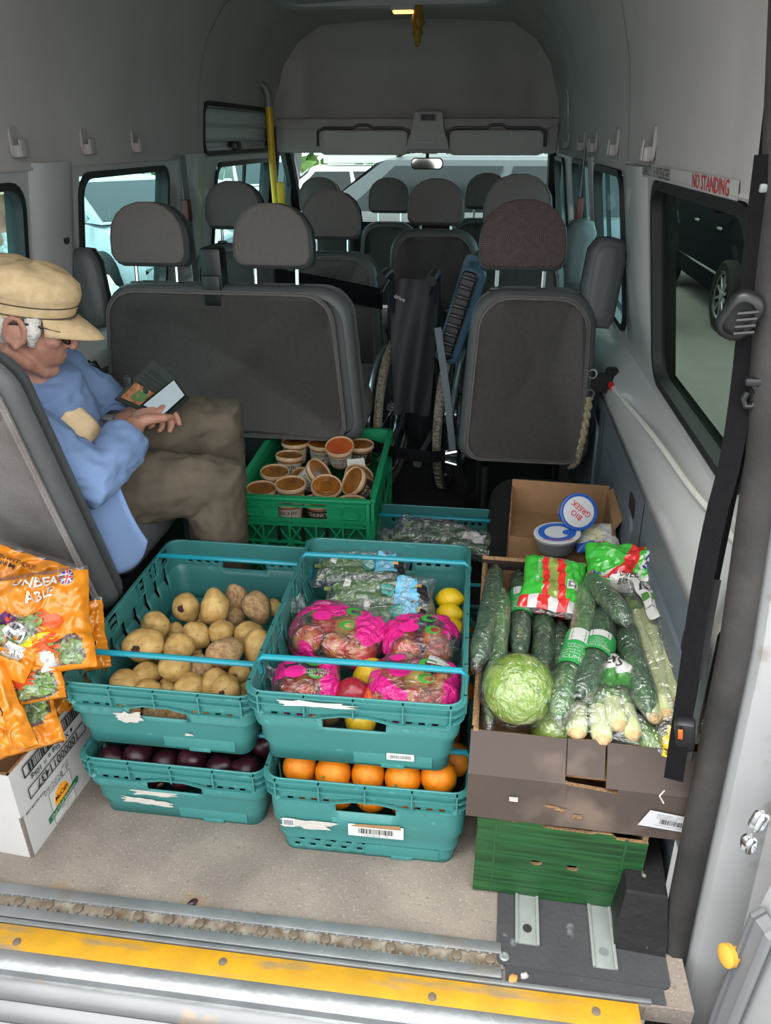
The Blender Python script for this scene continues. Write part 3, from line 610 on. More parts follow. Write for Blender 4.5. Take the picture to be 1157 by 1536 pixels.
def backrest(parent, outline, t, fab, inset=.055, name='backrest', ix1=None):
    b = MB(); b.slab(outline, t, .030, steps=5); o = b.build(name, M_['vinyl'], parent, ang=60)
    x0 = min(p[0] for p in outline); x1 = max(p[0] for p in outline); z0 = min(p[1] for p in outline); z1 = max(p[1] for p in outline)
    il, ir = inset if isinstance(inset, tuple) else (inset, inset)
    k = lambda p: (x0 + il + (p[0] - x0) / (x1 - x0) * (x1 - x0 - il - ir), z0 + .012 + (p[1] - z0) / (z1 - z0) * (z1 - z0 - .03))
    f_ = MB(); f_.slab([k(p) for p in outline], .02, .01, TR(0, -t / 2 - .002, 0), steps=3); f_.build('rear_panel', fab, o, ang=60)
    f_ = MB(); f_.tube([(p[0], -t / 2 - .008, p[1]) for p in [k(q) for q in outline]], .0035, 5, loop=True); f_.build('seam_piping', fab, o)
    return o
def backout(w, z0, z1, r_top, r_bot, taper=.0):
    p = []
    for sx, zc, r, a0 in ((1, z1, r_top, 0), (-1, z1, r_top, 90), (-1, z0, r_bot, 180), (1, z0, r_bot, 270)):
        for i in range(7):
            a = math.radians(a0 + 15 * i); ww = w / 2 - (taper if zc == z1 else 0)
            p.append((sx * (ww - r) + r * math.cos(a), zc + (-r if zc == z1 else r) + r * math.sin(a)))
    return p
def armrest(parent, x, z, rot=0):
    b = MB(); b.slab([(px, pz) for px, pz in [(-.035, 0), (-.05, .02), (-.062, .12), (-.06, .23), (-.04, .262), (0, .27), (.04, .262), (.058, .22), (.055, .03), (.045, .0)]], .085, .03, bulge=.003); b.build('armrest', M_['vinyl'], parent, M=TR(x, .0, z, 0, rot, 0), ang=60)
def legs(parent, xs, z1, y=.25):
    for x in xs:
        for yy in (.16, y + .1):
            b = MB(); b.tube([(x, yy, 0), (x, yy, z1)], .016, 8); b.box((x, yy, .006), (.07, .07, .012), r=.003); b.build('leg', M_['blackp'], parent)
def seat(label, x, y, w=.44, z1=.90, z0=.33, heads=(0.,), hm=None, arm=None, tilt=-3, fab=None, group=None, taper=.02, cush=True, leg=True, headz=0., name='passenger_seat', inset=.025):
    t = thing(name, label, 'seat', (x, y, 0), group=group); fab = fab or M_['seatfab']
    piv = Matrix.Translation((0, 0, .35)) @ Matrix.Rotation(math.radians(tilt), 4, 'X') @ Matrix.Translation((0, 0, -.35))
    bk_ = backrest(t, backout(w, z0, z1, .11, .06, taper), .13, fab, inset); bk_.matrix_basis = piv
    for hx in heads:
        headrest(t, hx, z1 + headz - .01, hm or M_['headfab'])
    for o in [c for c in t.children if c.name.startswith('headrest')]: o.matrix_basis = piv @ o.matrix_basis
    if arm is not None:
        armrest(t, arm, z1 - .115 if arm > .15 and x > .15 else z1 - .16, 4 if arm > 0 else -6); o = [c for c in t.children if c.name.startswith('armrest')][0]; o.matrix_basis = piv @ o.matrix_basis
    if cush:
        b = MB(); b.box((0, .34, .41), (w - .01, .46, .13), r=.045, seg=3); b.build('cushion', fab, t, ang=60)
    if leg: legs(t, (-w / 2 + .08, w / 2 - .08), .34)
    return t
bench = seat('wide double bench seat with two plain headrests in front of the seated man', -.86, 2.52, w=.93, z1=.875, z0=.345, heads=(-.255, .165), arm=-.485, taper=.035, inset=(.012, .06))
b = MB(); b.box((-.04, -.0, .91), (.075, .07, .17), r=.012); b.box((-.04, -.035, .86), (.06, .02, .10), r=.006); b.build('belt_housing', M_['blackp'], bench)
single = seat('single seat with patterned headrest and right armrest beside the rear side window', .155, 2.42, w=.43, z1=.90, z0=.34, heads=(-.048,), hm=M_['motif'], arm=.192, taper=.02, name='passenger_seat')
b = MB(); b.tube([(-.118, -.10, 0), (-.118, -.10, .34)], .011, 8); b.build('leg', M_['blackp'], single)
seat('window seat in the second row on the left behind the belt housing', -1.14, 3.52, w=.44, z1=.88, heads=(0,), headz=.01)
s4 = seat('second row aisle seat on the left with a black strap across its back', -.685, 3.46, w=.46, z1=.86, heads=(0,), headz=.0)
b = MB(); b.loft([[(-.24, -.085, .80 - k * .09), (.0, -.09, .765 - k * .09), (.24, -.08, .72 - k * .09)] for k in (0, 1)], False); b.build('luggage_strap', M_['web'], s4)
seat('middle aisle seat straight behind the folded wheelchair', -.245, 3.75, w=.46, z1=.93, heads=(0,), headz=-.035)
seat('second row right seat with headrest just behind the patterned one', .11, 3.14, w=.44, z1=.93, heads=(0,), arm=.235, headz=.01)
seat('front passenger seat beside the left cab window', -1.06, 5.02, w=.46, z1=.84, heads=(0,), cush=True)
seat('middle front seat below the rear view mirror', -.62, 5.02, w=.40, z1=.84, heads=(0,))
seat('driver seat at the right front below the sun visor', -.02, 5.0, w=.46, z1=.87, heads=(0,))
# seat the man sits on
t = thing('passenger_seat', 'worn grey seat seen from behind at the left, the man sitting on it', 'seat', (-1.095, 1.42, .0))
greyf = mat('worn_grey_fabric', '#8d8885', .95, var=.14, scale=90, bump=.5, bscale=420, hex2='#8b8784'); addspots(greyf, '#5d5450', 5, .52, .72, .5)
mv = TR(0, 0, .36, 12, 0, 0) @ TR(0, 0, -.36)
o = backrest(t, backout(.56, .31, .98, .09, .05, .05), .08, greyf, inset=(.02, .03)); o.matrix_basis = mv
b = MB(); b.box((.02, .34, .385), (.50, .50, .13), r=.05, seg=3); b.build('cushion', M_['vinyl'], t, ang=60)
b = MB(); b.box((.02, .3, .27), (.44, .42, .10), r=.02); b.build('seat_base', M_['blackp'], t)
legs(t, (-.17, .19), .25)
b = MB(); b.box((.235, .22, .50), (.035, .06, .12), r=.01); b.tube([(.235, .22, .45), (.22, .18, .38)], .014, 6); b.build('belt_buckle', M_['blackp'], t); b = MB(); b.box((.235, .219, .56), (.022, .03, .008), r=.002); b.build('release_button', M_['red_p'], t)

# black carpeted wheel arch box under the right seats
b = MB(); b.loft([[(x, y, z) for x, y in rrect(.36 - k, .62 - k, .10, 5, .235, 2.17)] for z, k in ((0, 0), (.17, 0), (.22, .015), (.25, .05), (.262, .11))]); o = struct(b.build('trim_11', M_['dark'], ang=70))
o.parent = bpy.data.objects['floor']

# ---------------------------------------------------------------- folded wheelchair
t = thing('wheelchair', 'folded wheelchair with black backrest strapped between the seats', 'wheelchair', (-.225, 2.95, .006), math.radians(-7))
tread = mat('grey_tyre', '#8d8672', .8, var=.3, scale=120, hex2='#4a463c'); rimm = mat('silver_rim', '#b8bec4', .25, metal=.9, var=.05); frm = mat('wheelchair_frame', '#2b3036', .35, var=.1, metal=.4)
for sx in (-1, 1):
    xw = sx * .115; Mw = TR(xw, 0, .302, 0, 0, 0)
    ci = lambda r, x=0, n=36: [(x, r * math.cos(2 * math.pi * k / n), r * math.sin(2 * math.pi * k / n)) for k in range(n)]
    b = MB(); b.tube(ci(.285), .0175, 8, Mw, loop=True)
    for k in range(60):
        a = 2 * math.pi * k / 60; b.box((0, .3025 * math.cos(a), .3025 * math.sin(a)), (.022, .006, .006), Mw)
    w_ = b.build('wheel', tread, t)
    b = MB(); b.tube(ci(.262), .010, 6, Mw, loop=True); b.build('rim', rimm, w_)
    b = MB(); b.tube(ci(.255, sx * .045), .0105, 8, Mw, loop=True); b.build('push_rim', rimm, w_)
    b = MB(); b.lathe([(.0, -.03), (.025, -.03), (.025, .03), (.0, .03)], 12, Mw @ Matrix.Rotation(math.pi / 2, 4, 'Y')); b.build('hub', rimm, w_)
    b = MB()
    for k in range(28):
        a = 2 * math.pi * k / 28; b.tube([(.012 * (-1) ** k, .02 * math.cos(a), .02 * math.sin(a)), (0, .26 * math.cos(a + .25 * (-1) ** (k // 2)), .26 * math.sin(a + .25 * (-1) ** (k // 2)))], .0016, 4, Mw)
    tag(b.build('spokes', rimm, w_), kind='stuff')
    xf = sx * .085
    b = MB(); b.tube([(xf, .42, .10), (xf, .38, .30), (xf, .25, .50), (xf, -.10, .52), (xf, -.14, .56), (xf, -.20, .86), (xf, -.26, .885)], .011, 8); b.tube([(xf, -.08, .52), (xf, -.02, .20), (xf, .30, .22)], .011, 8); b.build('side_frame', frm, t)
    b = MB(); b.tube([(xf, -.20, .875), (xf, -.24, .89), (xf, -.30, .885), (xf, -.335, .88)], [.015, .018, .017, .019], 10); b.tube([(xf, -.24, .86), (xf, -.29, .85), (xf, -.33, .835)], .006, 6); b.build('push_handle', M_['blackp'], t)
    b = MB(); b.tube([(xf + sx * .0, .0, .52), (xf, -.02, .70), (xf, .22, .70), (xf, .24, .55)], .010, 8); b.box((xf, .10, .715), (.035, .24, .025), r=.01); b.build('armrest', M_['blackp'], t)
    b = MB(); b.lathe([(0, -.014), (.06, -.014), (.075, -.006), (.075, .006), (.06, .014), (0, .014)], 18, TR(xf, .40, .077, 0, 90)); b.build('caster', tyre_m, t)
    b = MB(); b.tube([(xf * .9, .40, .30), (xf * .8, -.30, .26), (xf * .8, -.36, .25)], .011, 8); b.tube([(xf * .8, -.36, .25), (xf * .8, -.41, .245)], .017, 8); b.build('tipping_lever', rimm, t)
b = MB()
def clo(u, v):
    x = -.09 + .18 * u; z = .855 - .50 * v; y = -.20 + .16 * math.sin(math.pi * u) * (.25 + .5 * v) - .07 * v * math.cos(math.pi * (u - .5)) * 1.5
    return (x * (1 - .25 * v * v), y + .012 * math.sin(9 * u + 4 * v), z)
b.grid(clo, 14, 14); b.grid(lambda u, v: (lambda p: (p[0] * .96, p[1] + .012, p[2]))(clo(u, v)), 14, 14); b.build('back_cloth', mat('black_nylon', '#1d1e20', .6, var=.15, scale=12), t)
b = MB(); b.loft([[(-.07 + .14 * u, -.10 - .05 * math.sin(3.1 * u) + .1 * k, .50 - .30 * k - .03 * math.sin(3.1 * u)) for u in (0, .25, .5, .75, 1)] for k in (0, .5, 1)], False); b.build('seat_cloth', bpy.data.materials['black_nylon'], t)
text('stitched_logo', 'drive', .022, M_['white_p'], t, M=TR(-.045, -.235, .80, 90, 18, -8))
b = MB(); b.loft([[(x, y, z) for x, y in ((-.20, -.30), (-.20, -.305))] + [(x + .0, y, z) for x, y in ((-.20, -.305), (-.20, -.30))] for z in (0, 1)])
# belt holding the wheelchair
t2 = thing('tie_down_strap', 'black strap with a steel ratchet tying the wheelchair to the floor', 'strap', (-.1, 2.6, 0))
def ribbon(pts, w, m, name, parent, d=(0, 0, 1), th=.0025):
    b = MB(); d = V(d); rings = []
    pts = [V(p) for p in pts]
    for i, p in enumerate(pts):
        t_ = (pts[min(i + 1, len(pts) - 1)] - pts[max(i - 1, 0)]).normalized(); s_ = (d - t_ * d.dot(t_)).normalized(); n_ = t_.cross(s_)
        rings.append([p + s_ * w / 2 + n_ * th, p - s_ * w / 2 + n_ * th, p - s_ * w / 2 - n_ * th, p + s_ * w / 2 - n_ * th])
    b.loft(rings); return b.build(name, m, parent, False)
ribbon([(-.29, -.06, .315), (-.18, -.09, .30), (-.06, -.09, .29), (.03, -.05, .285)], .042, M_['web'], 'strap_band', t2)
ribbon([(-.05, -.03, .74), (-.01, -.05, .52), (.02, -.055, .30)], .024, mat('grey_webbing', '#5c6468', .7, var=.1), 'upper_band', t2, (1, 0, 0))
ribbon([(.03, -.06, .28), (.07, -.08, .15), (.13, -.06, .01)], .03, M_['web'], 'lower_band', t2, (1, 0, 0))
b = MB(); b.box((.015, -.062, .285), (.05, .02, .05), r=.006); b.tube([(-.005, -.075, .30), (.035, -.075, .31)], .008, 8); b.tube([(-.005, -.078, .27), (.035, -.078, .26)], .006, 8); b.build('ratchet', M_['chrome'], t2)
# blue bag leaning behind the wheelchair handle
t = thing('cushion_bag', 'dark blue padded bag with a black side leaning between wheelchair and right seat', 'bag', (-.115, 2.74, .56), M=TR(-.125, 2.78, .60, 0, 16, 0))
bl = mat('navy_nylon', '#3c5a70', .5, var=.2, scale=8, bump=.3, bscale=20)
b = MB(); b.slab([(x, z + .17) for x, z in rrect(.085, .34, .02, 4)], .30, .02); b.build('bag_body', bl, t)
b = MB(); b.slab([(x, z + .17) for x, z in rrect(.055, .31, .015, 4)], .02, .008, TR(-.012, -.152, 0)); b.build('bag_side', M_['blackp'], t)
b = MB()
for k in range(9): b.box((-.012, -.166, .04 + k * .033), (.05, .012, .012), r=.004)
b.build('mesh_gusset', M_['blackp'], t); tag(t.children[-1], kind='stuff')
# ---------------------------------------------------------------- crates and boxes
teal = mat('teal_crate_plastic', '#387976', .42, var=.06, scale=5, bump=.05, bscale=260); addspots(teal, '#63b3ae', 40, .66, .76, .35); addspots(teal, '#1d4c4a', 6, .66, .8, .35, seedoff=9)
tealblue = mat('blue_bale_arm', '#1b8c9c', .3, var=.05)
kraft = mat('kraft_card', '#94714f', .85, var=.12, scale=25, bump=.1, bscale=200); flute = mat('corrugated_edge', '#927351', .9, var=.45, scale=260, hex2='#5f472e')
torn = mat('torn_paper_label', '#b3b0a8', .8, var=.08, scale=60, bump=.3, bscale=140)
def rect_outline(w, L, r, step=.0125):
    """rounded rectangle walked at near-equal steps; each point carries (x, y, side, along)"""
    pts = []
    for side, (ax, n) in enumerate((('x', -1), ('y', 1), ('x', 1), ('y', -1))):
        ln = (w if ax == 'x' else L) - 2 * r; k = max(2, round(ln / step))
        for i in range(k + 1):
            a = -ln / 2 + ln * i / k
            pts.append({0: (a, -L / 2), 1: (w / 2, a), 2: (-a, L / 2), 3: (-w / 2, -a)}[side] + (side, a))
        cx_, cy_ = {0: (w / 2 - r, -L / 2 + r), 1: (w / 2 - r, L / 2 - r), 2: (-w / 2 + r, L / 2 - r), 3: (-w / 2 + r, -L / 2 + r)}[side]
        for i in (1, 2, 3):
            a = math.radians(-90 + 90 * side + 22.5 * i); pts.append((cx_ + r * math.cos(a), cy_ + r * math.sin(a), -1, 0))
    return pts
def crate(label, M, h=.18, w=.405, L=.60, base_holes=False, arms=(.10, .50), arm_z=.004, rot_label=None):
    t = thing('produce_crate', label, 'crate', M=M, group=None)
    lv = [(0, .026), (.03, .025), (.045, .018), (.075, .017), (.092, .010), (h - .078, .009), (h - .062, .0085), (h - .047, .008), (h - .042, .008), (h - .004, .006), (h, .006)]
    lv = [(z, q) for i, (z, q) in enumerate(lv) if i < 4 or z > .08]
    if base_holes: lv = [(0, .026), (.014, .0256), (.022, .0254), (.030, .025), (.038, .0248)] + lv[2:]
    out = rect_outline(w, L, .03); b = MB(); n = len(out)
    ux = lambda p, q: (p[0] * (1 - 2 * q / w), p[1] * (1 - 2 * q / L))
    rings = [[(*ux(p, q), z) for p in out] for z, q in lv]
    for r_ in rings: b.v += r_
    def hole(p, k, zm):
        sd, a = p[2], abs(k)
        if sd in (0, 2):
            if h - .080 < zm < h - .046 and a < .062: return True
            if h - .063 < zm < h - .046 and .075 < a < .165 and int((a + .0) / .0125) % 2 == 0: return True
            if base_holes and sd == 0 and k < .04:
                row = 0 if .014 < zm < .022 else (1 if .030 < zm < .038 else -1)
                if row >= 0 and int((k + .4 + row * .02) / .0125) % 3 == 0: return True
        if sd in (1, 3):
            if .075 < zm < h - .05 and a < .25 and round((k + .35) / .0125) % 5 == 0: return True
            if h - .047 < zm < h - .005 and .05 < a < .26 and round((k + .35) / .0125) % 6 in (2, 3, 4): return (h - .042 < zm)
        return False
    for i in range(len(lv) - 1):
        for j in range(n):
            k = (j + 1) % n; p = out[j]
            if out[j][2] == out[k][2] and p[2] >= 0 and hole(p, (p[3] + out[k][3]) / 2, (lv[i][0] + lv[i + 1][0]) / 2): continue
            b.f.append((i * n + j, i * n + k, (i + 1) * n + k, (i + 1) * n + j)); b.m.append(0)
    body = b.build('crate_wall', teal, t, ang=30)
    md = body.modifiers.new('thickness', 'SOLIDIFY'); md.thickness = .0028; md.offset = -1
    b = MB(); pl = [(x * (1 - .052 / w), y * (1 - .052 / L)) for x, y, *_ in rect_outline(w, L, .03, .1)]; b.prism(pl, .004); b.build('crate_base', teal, t)
    b = MB()                                                       # rim: three lips running round, dipping at the handle
    for zz, wd, th in ((h - .003, .007, .004), (h - .022, .006, .003), (h - .040, .005, .003)):
        o2 = rect_outline(w, L, .03, .05); R = []
        for q, dz in ((.007, 0), (0 - wd + .006, 0), (0 - wd + .006, -th), (.007, -th)):
            R.append([(x * (1 - 2 * q / w), y * (1 - 2 * q / L), zz + dz - (.011 if (sd in (0, 2) and abs(a) > .07 and zz < h - .03) else 0)) for x, y, sd, a in o2])
        R.append(R[0]); b.loft(R, True, False, False)
    b.build('rim', teal, t, ang=30)
    b = MB()                                                       # fins between the lips
    for sd in (-1, 1):
        for x in (-.175, -.09, .0, .09, .175): b.box((x, sd * (L / 2 - .003), h - .024), (.003, .009, .042))
        for y in (-.26, -.17, -.085, 0, .085, .17, .26): b.box((sd * (w / 2 - .003), y, h - .024), (.009, .003, .042))
    tag(b.build('rim_fins', teal, t), kind='stuff')
    for ya in arms:
        y = ya - L / 2; b = MB()
        b.tube([(-w / 2 + .004, y - .0, h - .035), (-w / 2 + .002, y, h + arm_z - .012), (-w / 2 + .012, y, h + arm_z), (0, y, h + arm_z + .001), (w / 2 - .012, y, h + arm_z), (w / 2 - .002, y, h + arm_z - .012), (w / 2 - .004, y, h - .035)], .0062, 8); b.build('bale_arm', tealblue, t)
    b = MB(); b.box((.07, -L / 2 + .0245, .022), (.15, .003, .030), r=.001); b.box((.07, -L / 2 + .0235, .006), (.045, .004, .010), r=.001)
    b.build('label_holder', teal, t)
    return t
def front_M(h, x, z, L=.60):
    q = .0245 if z < .04 else (.0165 if z < .08 else .0085)
    return TR(x, -L / 2 + q - .0022 - (.003 if z < .04 else 0), z, 90)
def scrap(parent, Mx, w, hh, seed, m=None, name='torn_label', pts=24):
    r = random.Random(seed); pl = []
    for i in range(pts):
        a = 2 * math.pi * i / pts; k = r.uniform(.6, 1.15); ca, sa = math.cos(a), math.sin(a); s_ = 1 / max(abs(ca), abs(sa)) * .92
        pl.append((ca * s_ * w / 2 * k, sa * s_ * hh / 2 * k))
    b = MB(); b.prism(pl, .0008); return b.build(name, m or torn, parent, False, M=Mx)
cP = crate('teal bale-arm crate of potatoes, upper of the left stack', TR(-.592, 1.378, .196), h=.168)
scrap(cP, front_M(.168, -.06, .092) @ TR(0, 0, 0, 0, 0, 4), .062, .03, 3); scrap(cP, front_M(.168, .055, .052), .02, .006, 4)
cO = crate('teal crate of red onions under the potato crate', TR(-.582, 1.374, 0), h=.172, arm_z=.014)
scrap(cO, front_M(.172, -.05, .078) @ TR(0, 0, 0, 0, 0, 2), .11, .017, 5); scrap(cO, front_M(.172, -.07, .052) @ TR(0, 0, 0, 0, 0, -2), .12, .018, 6)
cF = crate('teal bale-arm crate of bagged apples and courgettes, upper of the middle stack', TR(-.196, 1.336, .243, 0, 0, .8), h=.178)
cG = crate('teal crate of oranges under the crate of bagged apples', TR(-.176, 1.33, 0, 0, 0, .8), h=.216, base_holes=True, arm_z=.014)
b = MB(); b.prism(rrect(.052, .016, .001, 1), .0006); st = b.build('barcode_sticker', M_['white_p'], cF, M=front_M(.178, .085, .034) @ TR(0, 0, .0006)); barcode('bars', .042, .008, M_['grey_p'], st, eps=.0009)
scrap(cF, TR(-.07, -.3045, .165, 65), .16, .012, 8, pts=20)
b = MB(); b.prism(rrect(.11, .032, .002, 2), .0007); st = b.build('barcode_sticker', M_['white_p'], cG, M=front_M(.216, .02, .095)); barcode('bars', .07, .014, M_['black_p'], st, M=TR(0, -.001, .001)); text('sticker_print', 'Y 0241 8826 030      092', .005, M_['black_p'], st, TR(0, -.012, .001))
b = MB(); b.prism([(-.05, .010), (.05, .010), (.048, .020), (-.04, .016)], .0012); b.build('peeled_corner', kraft, st)
scrap(cG, front_M(.216, -.115, .098), .12, .026, 11, pts=22); b = MB(); b.prism(rrect(.025, .022, .002, 2), .001); st = b.build('barcode_sticker', M_['white_p'], cG, M=front_M(.216, -.155, .099) @ TR(0, 0, .0004)); barcode('bars', .02, .014, M_['grey_p'], st, eps=.0012, seed=4)
cC = crate('teal crate of bagged courgettes on the floor behind the two stacks', TR(-.118, 2.0, 0), h=.20, L=.60)

# green folding crate of ventilated ribs
grn = mat('green_crate_plastic', '#158a5a', .42, var=.06, scale=6); 
fc = thing('folding_crate', 'green ventilated folding crate full of sauce tubs', 'crate', M=TR(-.52, 2.305, 0, 0, 0, 1.6))
W, L, H = .415, .60, .350
grnd = mat('dark_green_crate_plastic', '#0d5a3a', .5, var=.08, scale=6)
def latt_wall(name, ln, M, handle):
    b = MB(); z0 = .0
    if handle:
        b.box((0, 0, .012), (ln, .006, .024)); b.box((0, 0, H - .092), (ln, .006, .014)); b.box((0, 0, H - .012), (ln, .006, .024))
        for s_ in (-1, 1): b.box((s_ * (ln / 4 + .0375), 0, H - .055), (ln / 2 - .075, .006, .062))
    else: b.box((0, 0, H - .03), (ln, .006, .06)); b.box((0, 0, .012), (ln, .006, .024))
    for s_ in (-1, 1): b.box((s_ * (ln / 2 - .006), 0, H / 2), (.012, .006, H))
    w_ = b.build(name, grn, fc, M=M)
    b = MB(); rows = [.015, .075, .135, .195, .255, H - .08] ; nC = max(6, round(ln / .042)); cw = ln / nC
    for z in rows: b.box((0, -.004, z), (ln, .012, .007))
    for zi, (za, zb) in enumerate(zip(rows, rows[1:])):
        for i in range(nC + 1):
            x = -ln / 2 + i * cw
            if i < nC:
                dz = zb - za; a = math.degrees(math.atan2(dz, cw)); d = math.hypot(dz, cw)
                sg = 1 if (i + zi) % 2 else -1
                b.box((0, 0, 0), (d, .008, .0045), TR(x + cw / 2, -.004, (za + zb) / 2, 0, -a * sg, 0))
                if (i % 3) == 1: b.box((0, 0, 0), (d, .006, .004), TR(x + cw / 2, -.006, (za + zb) / 2, 0, a * sg, 0))
            if i % 2 == 0: b.box((x, -.004, (za + zb) / 2), (.006, .010, zb - za))
    tag(b.build('rib_lattice', grn, w_, False), kind='stuff')
    b = MB(); b.box((0, .012, (H - .10) / 2), (ln - .03, .003, H - .105)); b.build('inner_skin', grnd, w_, False)
    b = MB(); b.box((0, -.008, H - .006), (ln + .01, .018, .010), r=.002); b.box((0, -.007, H - .03), (ln, .010, .004)); b.box((0, -.007, H - .075), (ln, .010, .005)); b.build('wall_lip', grn, w_)
    for s_ in (-1, 1):
        if handle:
            b = MB(); b.tube([(p[0] + s_ * (ln / 2 - .06), -.006, p[1] + H - .052) for p in rrect(.055, .032, .0155, 5)], .0035, 6, loop=True); b.build('latch_oval', grn, w_)
        b = MB(); b.box((s_ * (ln / 2 - .006), -.006, H / 2), (.012, .014, H), r=.003); b.build('corner_post', grn, w_)
    for s_ in (-.18, .0, .18):
        b = MB(); b.box((s_ * ln, -.0085, .225), (.010, .004, .05)); b.build('hinge_slot', M_['blackp'], w_)
latt_wall('end_wall', W, TR(0, -L / 2, 0), True); latt_wall('end_wall', W, TR(0, L / 2, 0, 0, 0, 180), True)
latt_wall('side_wall', L, TR(W / 2, 0, 0, 0, 0, 90), False); latt_wall('side_wall', L, TR(-W / 2, 0, 0, 0, 0, -90), False)
b = MB(); b.box((0, 0, .01), (W, L, .012)); b.build('crate_base', grn, fc)
b = MB(); b.box((0, L / 2 - .012, H - .045), (.11, .006, .028), r=.006); b.build('card_slot', M_['blackp'], fc)

# ---- cardboard boxes
brown = mat('brown_print_card', '#453a34', .75, var=.07, scale=9, bump=.12, bscale=30); addspots(brown, '#8d7a6c', 7, .6, .75, .4)
def cardwall(t, name, out_m, quad, th=.009, notch=None):
    """card panel between four corners (outer face) with kraft inside and raw corrugated edges"""
    a = [V(p) for p in quad]; n_ = (a[1] - a[0]).cross(a[3] - a[0]).normalized()
    b = MB(); i_ = [p - n_ * th for p in a]
    b.mi = 0; b.add(a, [(0, 1, 2, 3)]); b.mi = 1; b.add(i_, [(3, 2, 1, 0)]); b.mi = 2
    b.add(a + i_, [(0, 4, 5, 1), (1, 5, 6, 2), (2, 6, 7, 3), (3, 7, 4, 0)])
    return b.build(name, [out_m, kraft, flute], t, False)
bx = thing('cardboard_box', 'long brown cardboard box packed with cucumbers, leeks and a lettuce', 'box', M=TR(.228, 1.0, .205, 0, 0, -1.2))
w2, Ln = .208, .60; zf, zs, zb_ = .100, .175, .205
P = lambda x, y, z: (x, y, z)
cardwall(bx, 'side_panel', brown, [P(-w2, Ln, 0), P(-w2, 0, 0), P(-w2 + .004, 0.045, zf + .065), P(-w2 + .004, Ln, zb_)])
cardwall(bx, 'side_panel', brown, [P(w2, 0, 0), P(w2, Ln, 0), P(w2 - .004, Ln, zb_), P(w2 - .004, 0.045, zf + .065)])
cardwall(bx, 'end_panel', brown, [P(w2, Ln, 0), P(-w2, Ln, 0), P(-w2, Ln, zb_), P(w2, Ln, zb_)])
cardwall(bx, 'end_flap', brown, [P(-w2, Ln - .004, zb_ - .035), P(w2, Ln - .004, zb_ - .035), P(w2, Ln - .05, zb_ + .02), P(-w2, Ln - .05, zb_ + .02)])
hx0, hx1 = -.035, .052                                                # front with a half-punched hand hole and its tongue
cardwall(bx, 'front_panel', brown, [P(-w2, -.004, 0), P(hx0, -.004, 0), P(hx0, 0, zf), P(-w2, 0, zf)])
cardwall(bx, 'front_panel', brown, [P(hx1, -.004, 0), P(w2, -.004, 0), P(w2, 0, zf), P(hx1, 0, zf)])
cardwall(bx, 'hand_hole_tongue', brown, [P(hx0, -.004, 0), P(hx1, -.004, 0), P(hx1, .002, zf - .012), P(hx0, .002, zf - .004)])
fq = lambda x0, x1, y0=0., k=1.: [P(x0, y0, zf), P(x1, y0, zf), P(x1, .045 * k, zf + .062 * k), P(x0, .045 * k, zf + .062 * k)]
cardwall(bx, 'top_flap', brown, fq(-w2, hx0 - .004)); cardwall(bx, 'top_flap', brown, fq(hx1 - .02, w2))
cardwall(bx, 'top_flap', brown, [P(hx0 - .002, .010, zf + .012), P(hx1 - .024, .010, zf + .012), P(hx1 - .024, .047, zf + .065), P(hx0 - .002, .045, zf + .062)])
b = MB(); b.box((0, Ln / 2, .004), (2 * w2 - .01, Ln - .01, .006)); b.build('box_base', kraft, bx)
for s_ in (-1, 1):
    b = MB(); b.tube([(s_ * (w2 - .006), Ln * k, zf + .068 + (zb_ - zf - .068) * k + .001) for k in (.08, .4, .7, 1)], .006, 5); b.build('corrugated_edge', flute, bx)
lb = MB(); lb.prism([(-.056, -.016), (.05, -.024), (.056, .010), (-.04, .022)], .0006); lab = lb.build('shipping_label', mat('pale_paper', '#bdbdc0', .6, var=.03), bx, False, M=TR(.15, -.0055, .045, 90))
text('label_print', 'SPECIAL FRESH    YIELD: 0000000\nCUCUMBERS - X 48\nCOUNTRY ORIGIN', .0042, M_['grey_p'], lab, TR(-.028, .010, .001, 0, 0, -6), align='LEFT'); barcode('bars', .042, .011, M_['black_p'], lab, TR(.0, -.004, .001, 0, 0, -6)); text('label_print', 'CLASS ONE PACKED BY PRODUCE LINE', .0034, M_['grey_p'], lab, TR(.0, -.014, .001, 0, 0, -6))
b = MB(); b.prism([(-.007, -.005), (.008, -.005), (.008, .006), (-.008, .005)], .0005); b.build('paper_scrap', torn, bx, False, M=TR(-.125, -.0055, .055, 90))
scrap(bx, TR(-.05, -.0048, .045, 90, 0, 0) @ TR(0, 0, 0, 0, 0, -12), .05, .008, 21, flute, 'scuff'); scrap(bx, TR(-.01, -.0048, .03, 90), .018, .01, 22, flute, 'scuff')

gw = mat('green_wood_print', '#1e5227', .5, var=.25, scale=16, hex2='#0f3417', detail=8)
gw.node_tree.nodes['Noise Texture'].inputs['Distortion'].default_value = .6
def stretch(m, sc):
    n = m.node_tree.nodes; l = m.node_tree.links; mp = n.new('ShaderNodeMapping'); mp.inputs['Scale'].default_value = sc; tc = n['Texture Coordinate']
    l.new(tc.outputs['Object'], mp.inputs['Vector']); l.new(mp.outputs[0], n['Noise Texture'].inputs['Vector'])
stretch(gw, (.35, 1, 6))
gb = thing('cardboard_box', 'green wood-printed cardboard box with two oval finger holes under the brown box', 'box', M=TR(.195, 1.0, .004, 0, 0, -2.2))
gwx, gh = .152, .196
pl = []
def ellipse(cx_, cz, rx, rz, n=12): return [(cx_ + rx * math.cos(2 * math.pi * k / n), cz + rz * math.sin(2 * math.pi * k / n)) for k in range(n)]
b = MB(); EX = (-.038, .028)                                          # front with two real oval holes: filled by a bmesh triangulation
bm = bmesh.new()
